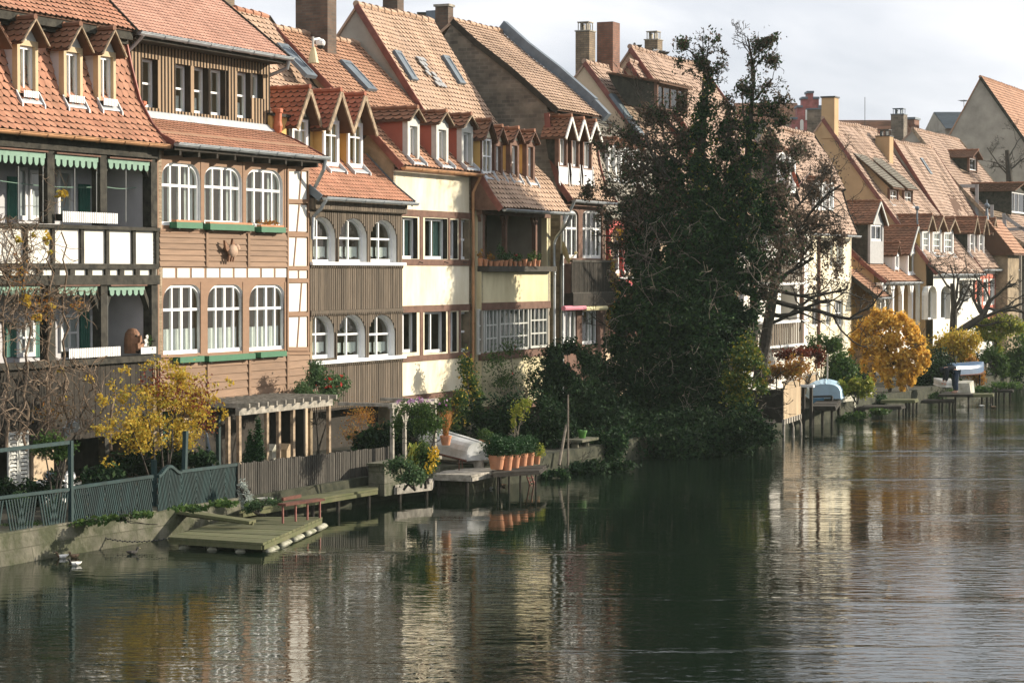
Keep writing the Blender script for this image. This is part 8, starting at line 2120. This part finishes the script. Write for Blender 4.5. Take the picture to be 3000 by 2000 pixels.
# ---- far bank: boathouse fence, boats, jetties, man
b = Gz(2296, 1228, 0.72); c2 = Gz(2346, 1212, 0.72)
r = thing('boathouse_screen', 'tall screen of pale upright boards on stilts over the water', 'fence', (b[0], b[1], 0.0))
zt = at_y(2296, 1143, W(*b).y)[2]; mb = MB()
p0 = (b[0], b[1]); p1 = (c2[0], c2[1]); l = seg_len(p0, p1); n = 26
for i in range(n): mb.box(l * i / n, l * (i + 0.93) / n, 0, 0.025, 0.72, zt)
along(mb, p0, p1); mb.build('boards', M['light_slat'], r)
mb = MB(); mb.box(-0.02, l, -0.03, 0.05, 0.55, 0.719); along(mb, p0, p1); mb.build('sill_beam', M['grey_wood'], r)
mb = MB()
for i in range(7): s = l * (i + 0.5) / 7; mb.box(s - 0.03, s + 0.03, -0.05, -0.031, 0.55, 0.72)
along(mb, p0, p1); mb.build('joist_end', M['dark_wood'], r)
for i, s in enumerate((0.05, 0.5, 0.97)):
    mb = MB(); mb.tube([(l * s, 0.03, 0.56), (l * s + (0.25 if i else 0), 0.03, 0.35), (l * s + (0.35 if i else 0), 0.03, -0.4)], 0.05, 7); along(mb, p0, p1); mb.build('stilt', M['grey_wood'], r)
mb = MB(); mb.box(0, 0.03, 0.03, 2.6, 0.6, zt); along(mb, p0, p1); mb.build('side_screen', M['dark_wood'], r)
b2 = Gz(2300, 1205, 1.0); 
q0 = at_y(2296, 1165, 82); q1 = at_y(2395, 1158, 90); zt = at_y(2296, 1122, 82)[2]
r = thing('board_fence', 'second board fence behind the boathouse screen, weathered brown', 'fence', (q0[0], q0[1], ZG)); l = seg_len(q0, q1); mb = MB(); n = 46
for i in range(n): mb.box(l * i / n, l * (i + 0.92) / n, 0, 0.03, ZG, zt)
along(mb, q0, q1); mb.build('boards', M['light_slat'], r); mb = MB(); mb.box(0, l, -0.05, 0.08, zt + .001, zt + 0.06); along(mb, q0, q1); mb.build('cap_rail', M['grey_wood'], r)
b = Gz(2365, 1252, 0.0); Yb = W(*b).y; zt = at_y(2365, 1134, Yb)[2]
r = thing('mooring_stand', 'twin dark mooring posts under a white cap board beside the pale blue boat', 'mooring post', (b[0], b[1], 0))
for o in (-0.14, 0.14): mb = MB(); mb.box(b[0] - 0.06, b[0] + 0.06, b[1] + o - 0.05, b[1] + o + 0.05, -0.5, zt); mb.build('post', M['dark_wood'], r)
mb = MB(); mb.box(b[0] - 0.1, b[0] + 0.1, b[1] - 0.24, b[1] + 0.24, zt + .001, zt + 0.09); mb.build('cap', M['white_paint'], r)
# pale blue boat upside down on a dark platform
p0 = at_y(2400, 1180, 83); p1 = at_y(2450, 1172, 87)
r, P = deck('boat_platform', 'dark jetty on slim posts carrying the pale blue boat', 'jetty', [(2372, 1190), (2446, 1190), (2462, 1170), (2400, 1168)], 0.75, 0.12, 'dark_wood', [(0, 1, 0.1), (0, 1, 0.5), (0, 1, 0.9), (1, 2, 0.9)], group='jetties on the far bank', nplank=6)
boat('blue_boat', 'upturned pale blue boat lying on the dark platform', 'boat', (p0[0] - 0.2, p0[1] - 0.3), (p1[0] + 0.3, p1[1] + 0.5), 1.5, 0.55, 0.82, 'boat_pale_blue', 'boat_pale_blue')
a = Vector(at_y(2376, 1165, 82)); mb = MB(); Yq = W(*a).y
q = [Vector(at_y(x, y, 82.5)) for x, y in ((2377, 1162), (2437, 1160))]
mb.bar(q[0], q[1], 0.07, 0.07); 
for v in q: mb.bar(v, Vector((v.x, v.y, -0.4)), 0.08, 0.08)
mb.solo('gantry', M['dark_metal'], 'dark metal frame standing in the water before the pale blue boat', 'frame', tuple(q[0]))
q = [Vector(at_y(x, y, 82.7)) for x, y in ((2380, 1167), (2414, 1165), (2414, 1184), (2380, 1186))]; mb = MB(); off = Vector(uw(O + Vector((0, 0.04, 0))))
mb.hexa([tuple(v) for v in q] + [tuple(v + off) for v in q]); mb.solo('leaning_board', M['boat_blue'], 'deep blue panel behind the dark metal frame', 'panel', tuple(q[0]))
# pale concrete walls
def cwall(pts, zt, label, m='concrete', thick=0.3):
    P = [Gz(x, y, 0.1)[:2] for x, y in pts]; mb = MB()
    for a, b_ in zip(P, P[1:]):
        k = MB(); l = seg_len(a, b_); k.box(0, l - 0.01, 0, thick, -0.4, zt); along(k, a, b_); mb.add(k.v, k.f)
    mb.solo('garden_wall', M[m], label, 'wall', (P[0][0], P[0][1], 0), 'pale garden walls on the far bank')
cwall([(2440, 1222), (2508, 1212)], 1.0, 'sunlit pale concrete wall beneath the lime-yellow shrub')
cwall([(2530, 1200), (2556, 1196)], 1.2, 'short pale wall stub right of the lime-yellow shrub')
cwall([(2855, 1140), (2930, 1118)], 1.15, 'pale stone wall rising behind the bending man')
cwall([(2935, 1116), (3040, 1110)], 1.1, 'long pale plastered wall at the far right edge')
GJ = 'jetties on the far bank'
for i, (cs, z, lb, lg) in enumerate((([(2510, 1192), (2640, 1190), (2652, 1186), (2540, 1185)], 0.38, 'low thin jetty left of the orange tree reflection', [(0, 1, 0.98), (1, 2, 0.9), (0, 1, 0.5)]),
                                ([(2580, 1172), (2680, 1172), (2690, 1167), (2600, 1166)], 0.5, 'leaf strewn jetty on pale piles under the orange tree', [(0, 1, 0.75), (0, 1, 0.86), (0, 1, 0.98), (1, 2, 0.9)]),
                                ([(2698, 1173), (2788, 1172), (2796, 1168), (2712, 1168)], 0.4, 'broad brown jetty below the bending man', [(0, 1, 0.96), (0, 1, 0.6), (1, 2, 0.9)]),
                                ([(2830, 1156), (2908, 1155), (2911, 1151), (2842, 1150)], 0.42, 'plank jetty on three dark piles right of the bending man', [(0, 1, 0.6), (0, 1, 0.8), (0, 1, 0.97), (1, 2, 0.95)]),
                                ([(2856, 1142), (2966, 1142), (2970, 1138), (2865, 1137)], 0.42, 'longest thin jetty near the right edge', [(0, 1, 0.65), (0, 1, 0.8), (0, 1, 0.97)]),
                                ([(2905, 1130), (3010, 1126), (3016, 1122), (2915, 1123)], 0.6, 'dark cluttered jetty at the right edge', [(0, 1, 0.1), (0, 1, 0.5)]),
                                ([(2748, 1155), (2850, 1155), (2850, 1146), (2770, 1146)], 0.62, 'landing where the bending man stands', [(0, 1, 0.1), (0, 1, 0.5), (0, 1, 0.9)]),
                                ([(2180, 1236), (2266, 1238), (2272, 1226), (2200, 1224)], 0.72, 'shaded landing stage left of the boathouse screen', [(0, 1, 0.95), (0, 1, 0.4)]))):
    deck('jetty', lb, 'jetty', cs, z, 0.06, 'dark_wood' if i not in (1, 3) else 'mossy_wood', lg, GJ, nplank=4, leg_r=0.04)
# blue canoe on a rack
p0, p1 = at_y(2782, 1078, 97), at_y(2846, 1078, 99); zc = at_y(2810, 1096, 98)[2]
boat('canoe', 'dark blue canoe lying upside down on a low rack', 'canoe', (p0[0], p0[1]), (p1[0] + 0.6, p1[1] - 0.4), 0.85, 0.5, zc, 'canoe_blue', 'red_wood')
mb = MB(); mb.bar((p0[0] + 0.3, p0[1] - 0.4, zc), (p0[0] + 0.3, p0[1] - 0.4, 0.2), 0.06, 0.06); mb.bar((p1[0] - 0.1, p1[1] - 0.4, zc), (p1[0] - 0.1, p1[1] - 0.4, 0.2), 0.06, 0.06)
mb.bar((p0[0] + 0.3, p0[1] - 0.4, zc - 0.03), (p1[0] - 0.1, p1[1] - 0.4, zc - 0.03), 0.06, 0.05); mb.solo('canoe_rack', M['dark_wood'], 'wooden rack under the dark blue canoe', 'rack', (p0[0], p0[1], 0.2))
p0, p1 = at_y(2785, 1150, 93), at_y(2735, 1148, 93)
boat('dinghy', 'small upturned silvery dinghy beside the bending man', 'boat', (p0[0], p0[1]), (p1[0], p1[1]), 0.7, 0.32, 0.75, 'boat_white', 'boat_white')
b = Gz(2825, 1147, 0.65); mb = MB(); mb.hexa([(b[0] - .35, b[1] - .35, .6), (b[0] + .35, b[1] - .35, .6), (b[0] + .3, b[1] + .35, .6), (b[0] - .3, b[1] + .35, .6), (b[0] - .3, b[1] - .28, 1.02), (b[0] + .33, b[1] - .3, 1.1), (b[0] + .27, b[1] + .28, 1.08), (b[0] - .22, b[1] + .25, 1.0)]); mb.solo('stone_block', M['concrete'], 'rough pale stone block right of the bending man', 'stone', (b[0], b[1], 0.6))
# poles on the far bank
for (x, yt, yb, Y, lb) in ((2424, 1038, 1140, 86, 'slim upright grey pole left of the orange tree'), (2985, 1020, 1100, 110, 'pale pole at the far right edge'), (2655, 1100, 1160, 92, 'thin leaning stake below the orange tree')):
    a = Vector(at_y(x + (8 if Y == 92 else 0), yb, Y)); b_ = Vector(at_y(x - (6 if Y == 92 else 0), yt, Y)); mb = MB(); mb.tube([Vector((a.x, a.y, ZG - 0.2)), b_], 0.035, 6); mb.solo('garden_pole', M['grey_wood'], lb, 'pole', tuple(a), 'poles in the far gardens')
# red antenna dish near the ivy tree
c = Vector(at_w(2322, 520, -0.5)); r = thing('satellite_dish', 'dull red satellite dish on the white corner house roof', 'satellite dish', tuple(c))
mb = MB(); vs = []; fs = []; ax = Vector((0.3, -0.9, 0.3)).normalized(); e1 = ax.cross(Vector((0, 0, 1))).normalized(); e2 = e1.cross(ax)
for i in range(4):
    for j in range(16): an = 2 * math.pi * j / 16; vs.append(tuple(c + e1 * 0.55 * i / 3 * math.cos(an) + e2 * 0.6 * i / 3 * math.sin(an) + ax * 0.15 * (i / 3) ** 2))
for i in range(3):
    for j in range(16): fs.append((i * 16 + j, i * 16 + (j + 1) % 16, (i + 1) * 16 + (j + 1) % 16, (i + 1) * 16 + j))
mb.add(vs, fs); mb.build('reflector', M['plaster_red'], r); mb = MB(); mb.bar(c - e2 * 0.5, c + ax * 0.8, 0.04, 0.04); mb.build('feed_arm', M['grey_paint'], r); mb = MB(); mb.bar(c - ax * 0.05, c + Vector((0, 0.2, -1.2)), 0.06, 0.06); mb.build('mast', M['grey_paint'], r)

# ---- ducks and birds
def duck(label, x, y, hd, body_m, head_m, s=0.55, z=0.0, group='ducks on the river', name='duck', flat=False):
    p = Vector(Gz(x, y, z)) if not flat else Vector(flat)
    r = thing(name, label, 'duck' if name == 'duck' else 'bird', tuple(p), group)
    ca, sa = math.cos(hd), math.sin(hd)
    def Q(a, b, c): return (p.x + (a * ca - b * sa) * s, p.y + (a * sa + b * ca) * s, p.z + c * s)
    mb = MB(); vs = []; fs = []
    prof = [(-0.24, 0.012, 0.12), (-0.19, 0.05, 0.085), (-0.08, 0.10, 0.06), (0.05, 0.105, 0.055), (0.13, 0.075, 0.075), (0.165, 0.05, 0.115), (0.175, 0.038, 0.16), (0.185, 0.042, 0.20), (0.215, 0.046, 0.215), (0.255, 0.026, 0.205), (0.27, 0.008, 0.2)]
    n = 10
    for (a, rr, c) in prof:
        for j in range(n): an = 2 * math.pi * j / n; vs.append(Q(a + (0.0 if a < 0.14 or a > 0.2 else rr * 0.6 * math.sin(an) * -1), rr * math.cos(an), c + rr * 0.75 * math.sin(an)))
    for i in range(len(prof) - 1):
        for j in range(n): fs.append((i * n + j, i * n + (j + 1) % n, (i + 1) * n + (j + 1) % n, (i + 1) * n + j))
    mb.add(vs, fs)
    mb.m = [0 if i < 4 * n else 1 for i in range(len(mb.f))]
    mb.build('body', [M[body_m], M[head_m]], r, smooth=True)
    mb = MB(); mb.hexa([Q(0.25, -0.02, 0.195), Q(0.31, -0.015, 0.19), Q(0.31, 0.015, 0.19), Q(0.25, 0.02, 0.195), Q(0.25, -0.018, 0.212), Q(0.31, -0.012, 0.197), Q(0.31, 0.012, 0.197), Q(0.25, 0.018, 0.212)]); mb.build('bill', M['dish_cream'], r)
    mb = MB(); mb.ell(Q(-0.05, 0.085, 0.08), (0.1 * s, 0.03 * s, 0.045 * s), 8, 5); mb.ell(Q(-0.05, -0.085, 0.08), (0.1 * s, 0.03 * s, 0.045 * s), 8, 5); mb.build('wing', M[body_m], r, smooth=True)
duck('pale duck farthest left by the stone bank', 182, 1634, 2.6, 'feather_white', 'feather_brown')
duck('brown duck beside the pale duck near the stone bank', 217, 1633, 2.9, 'feather_brown', 'feather_brown')
duck('white and dark drake nearest the camera at left', 220, 1655, 2.4, 'feather_white', 'feather_dark')
duck('dark duck swimming right toward the mossy raft', 388, 1622, -0.6, 'feather_dark', 'feather_dark')
duck('white duck swimming under the small landing', 1435, 1432, 1.2, 'feather_white', 'feather_white', 0.5)
duck('grey duck close to the pot shelf', 1472, 1424, 1.4, 'feather_brown', 'feather_white', 0.5)
duck('white breasted drake off the far jetties', 2876, 1192, 1.0, 'feather_white', 'feather_dark', 0.7)
duck('brown duck off the far jetties at right', 2910, 1195, 1.0, 'feather_brown', 'feather_dark', 0.7)
zr9 = 14.95
for i, (x, hd, lb) in enumerate(((1869, 1.2, 'lone pigeon on the long wavy ridge'), (1921, 1.0, 'pigeon beside the capped chimney on the wavy ridge'), (1935, 2.0, 'pigeon second right of the capped chimney'), (1948, 1.5, 'pigeon at the right end of the ridge flock'))):
    q = at_w(x, 145, 4.55); duck(lb, x, 0, hd, 'feather_white' if i == 1 else 'feather_dark', 'feather_dark', 0.95, flat=(q[0], 4.55, zr9 + 0.0), group='pigeons on the roof', name='pigeon')

# ---- bending man
b = Gz(2797, 1152, 0.66); r = thing('person', 'person in dark jacket and jeans bending forward on the far landing', 'person', tuple(b))
ex = uw(O + Vector((1, 0, 0))); ex = Vector((ex[0], ex[1], 0)); ey = uw(O + Vector((0, 1, 0))); ey = Vector((ey[0], ey[1], 0)); bb = Vector(b)
def Pm(x, y, z): v = bb + ex * x + ey * y; return (v.x - BASE[0], v.y - BASE[1], b[2] + z - BASE[2])
def skin_mesh(name, pts, edges, radii, m, parent, root=0, sub=2):
    me = bpy.data.meshes.new(name); me.from_pydata([Pm(*p) for p in pts], edges, []); me.materials.append(m)
    o = bpy.data.objects.new(name, me); col.objects.link(o); o.parent = parent
    o.modifiers.new('skin', 'SKIN'); s = o.modifiers.new('smooth', 'SUBSURF'); s.levels = sub; s.render_levels = sub
    sk = me.skin_vertices[0].data if len(me.skin_vertices) else None
    for i, rr in enumerate(radii): sk[i].radius = (rr, rr); sk[i].use_root = (i == root)
    return o
# pelvis, spine, chest, neck, head / arms / legs ; leaning to the left (negative x)
pts = [(0.05, 0, 0.90), (-0.08, 0, 1.0), (-0.26, 0, 1.03), (-0.38, 0, 1.0), (-0.46, 0, 0.95), (-0.53, 0, 0.90), (-0.36, -0.19, 0.94), (-0.34, -0.22, 0.68), (-0.40, -0.2, 0.46), (-0.36, 0.19, 0.94), (-0.36, 0.2, 0.68), (-0.44, 0.16, 0.46), (0.05, -0.1, 0.84), (0.03, -0.13, 0.47), (0.06, -0.13, 0.07), (-0.08, -0.14, 0.035), (0.05, 0.1, 0.84), (0.0, 0.13, 0.47), (0.04, 0.13, 0.07), (-0.1, 0.14, 0.035)]
ed_ = [(0, 1), (1, 2), (2, 3), (3, 4), (4, 5), (2, 6), (6, 7), (7, 8), (2, 9), (9, 10), (10, 11), (0, 12), (12, 13), (13, 14), (14, 15), (0, 16), (16, 17), (17, 18), (18, 19)]
rad = [0.14, 0.14, 0.16, 0.07, 0.085, 0.08, 0.07, 0.05, 0.035, 0.07, 0.05, 0.035, 0.10, 0.07, 0.05, 0.045, 0.10, 0.07, 0.05, 0.045]
skin_mesh('body', pts, ed_, rad, M['skin'], r)
skin_mesh('jacket', [pts[0], pts[1], pts[2], (-0.34, 0, 1.01), pts[6], pts[7], (-0.39, -0.2, 0.5), pts[9], pts[10], (-0.43, 0.165, 0.5)], [(0, 1), (1, 2), (2, 3), (2, 4), (4, 5), (5, 6), (2, 7), (7, 8), (8, 9)], [0.17, 0.17, 0.19, 0.09, 0.09, 0.07, 0.055, 0.09, 0.07, 0.055], M['dark_cloth'], r)
skin_mesh('trousers', [pts[0], pts[12], pts[13], (0.06, -0.13, 0.1), pts[16], pts[17], (0.04, 0.13, 0.1)], [(0, 1), (1, 2), (2, 3), (0, 4), (4, 5), (5, 6)], [0.155, 0.12, 0.09, 0.075, 0.12, 0.09, 0.075], M['jeans'], r)
mb = MB(); mb.v = []; h = Vector(Pm(-0.5, 0, 0.95)); hb = h + Vector(BASE); mb.ell(tuple(hb), (0.12, 0.12, 0.11), 12, 8); mb.build('hair', M['dark_cloth'], r, smooth=True)
for sy in (-1, 1):
    mb = MB()
    base = Vector((-0.41 - (0.04 if sy > 0 else 0), 0.19 * sy, 0.43))
    for f in range(4): p = base + Vector((0.02 * (f - 1.5), 0, 0)); mb.tube([tuple(Vector(Pm(*p)) + Vector(BASE)), tuple(Vector(Pm(p.x - 0.01, p.y, p.z - 0.05)) + Vector(BASE)), tuple(Vector(Pm(p.x - 0.03, p.y, p.z - 0.085 - 0.01 * (f % 2))) + Vector(BASE))], [0.012, 0.010, 0.007], 6)
    p = base + Vector((-0.045, 0, 0.02)); mb.tube([tuple(Vector(Pm(*p)) + Vector(BASE)), tuple(Vector(Pm(p.x - 0.03, p.y, p.z - 0.05)) + Vector(BASE))], [0.013, 0.008], 6)
    mb.build('hand', M['skin'], r)

# ---- aerials and wires above the roofs
def aerial(label, x, y0, y1, Y=None, w=None, yagi=False):
    a = Vector(at_y(x, y1, Y) if Y else at_w(x, y1, w)); b = Vector(at_y(x, y0, Y) if Y else at_w(x, y0, w))
    r = thing('aerial', label, 'aerial', tuple(a), 'aerials on the roofs')
    mb = MB(); mb.tube([a - Vector((0, 0, 0.5)), b], 0.022, 5); mb.build('mast', M['dark_metal'], r)
    if yagi:
        mb = MB(); mb.tube([b - Vector((0.7, 0, 0.1)), b + Vector((0.7, 0, -0.1))], 0.014, 4)
        for k in range(5): c = b + Vector((-0.6 + 0.3 * k, 0, -0.1)); mb.tube([c - Vector((0, 0.35, 0)), c + Vector((0, 0.35, 0))], 0.010, 4)
        mb.build('antenna', M['dark_metal'], r)
aerial('thin rod aerial on the red brick chimney', 1804, 85, 135, w=4.5)
aerial('tall mast with antenna left of the tall grey gable', 2824, 292, 345, Y=172, yagi=True)
aerial('thin mast above the low dark roof right of the tan gable house', 2534, 285, 360, Y=158)
aerial('bird shaped finial rod on the left plastered chimney of the tan gable house', 2434, 305, 330, w=3.7)

# ---- thin tinted volume added to lift the dark tones, not real mist
m = bpy.data.materials.new('fade_volume'); m.use_nodes = True
t = m.node_tree; t.nodes.clear()
o_ = t.nodes.new('ShaderNodeOutputMaterial'); v = t.nodes.new('ShaderNodeVolumePrincipled')
v.inputs['Color'].default_value = (0.84, 1.0, 0.90, 1); v.inputs['Density'].default_value = 0.00020; v.inputs['Anisotropy'].default_value = 0.0
t.links.new(v.outputs[0], o_.inputs['Volume'])
mb = MB(); mb.box(-90, 190, -130, 130, -3.4, 24)
hz = mb.build('fade_volume', m, None, base=(0, 0, 0)); hz.location = W(0, 0, 0); hz.rotation_euler = (0, 0, ROTZ); hz['kind'] = 'stuff'
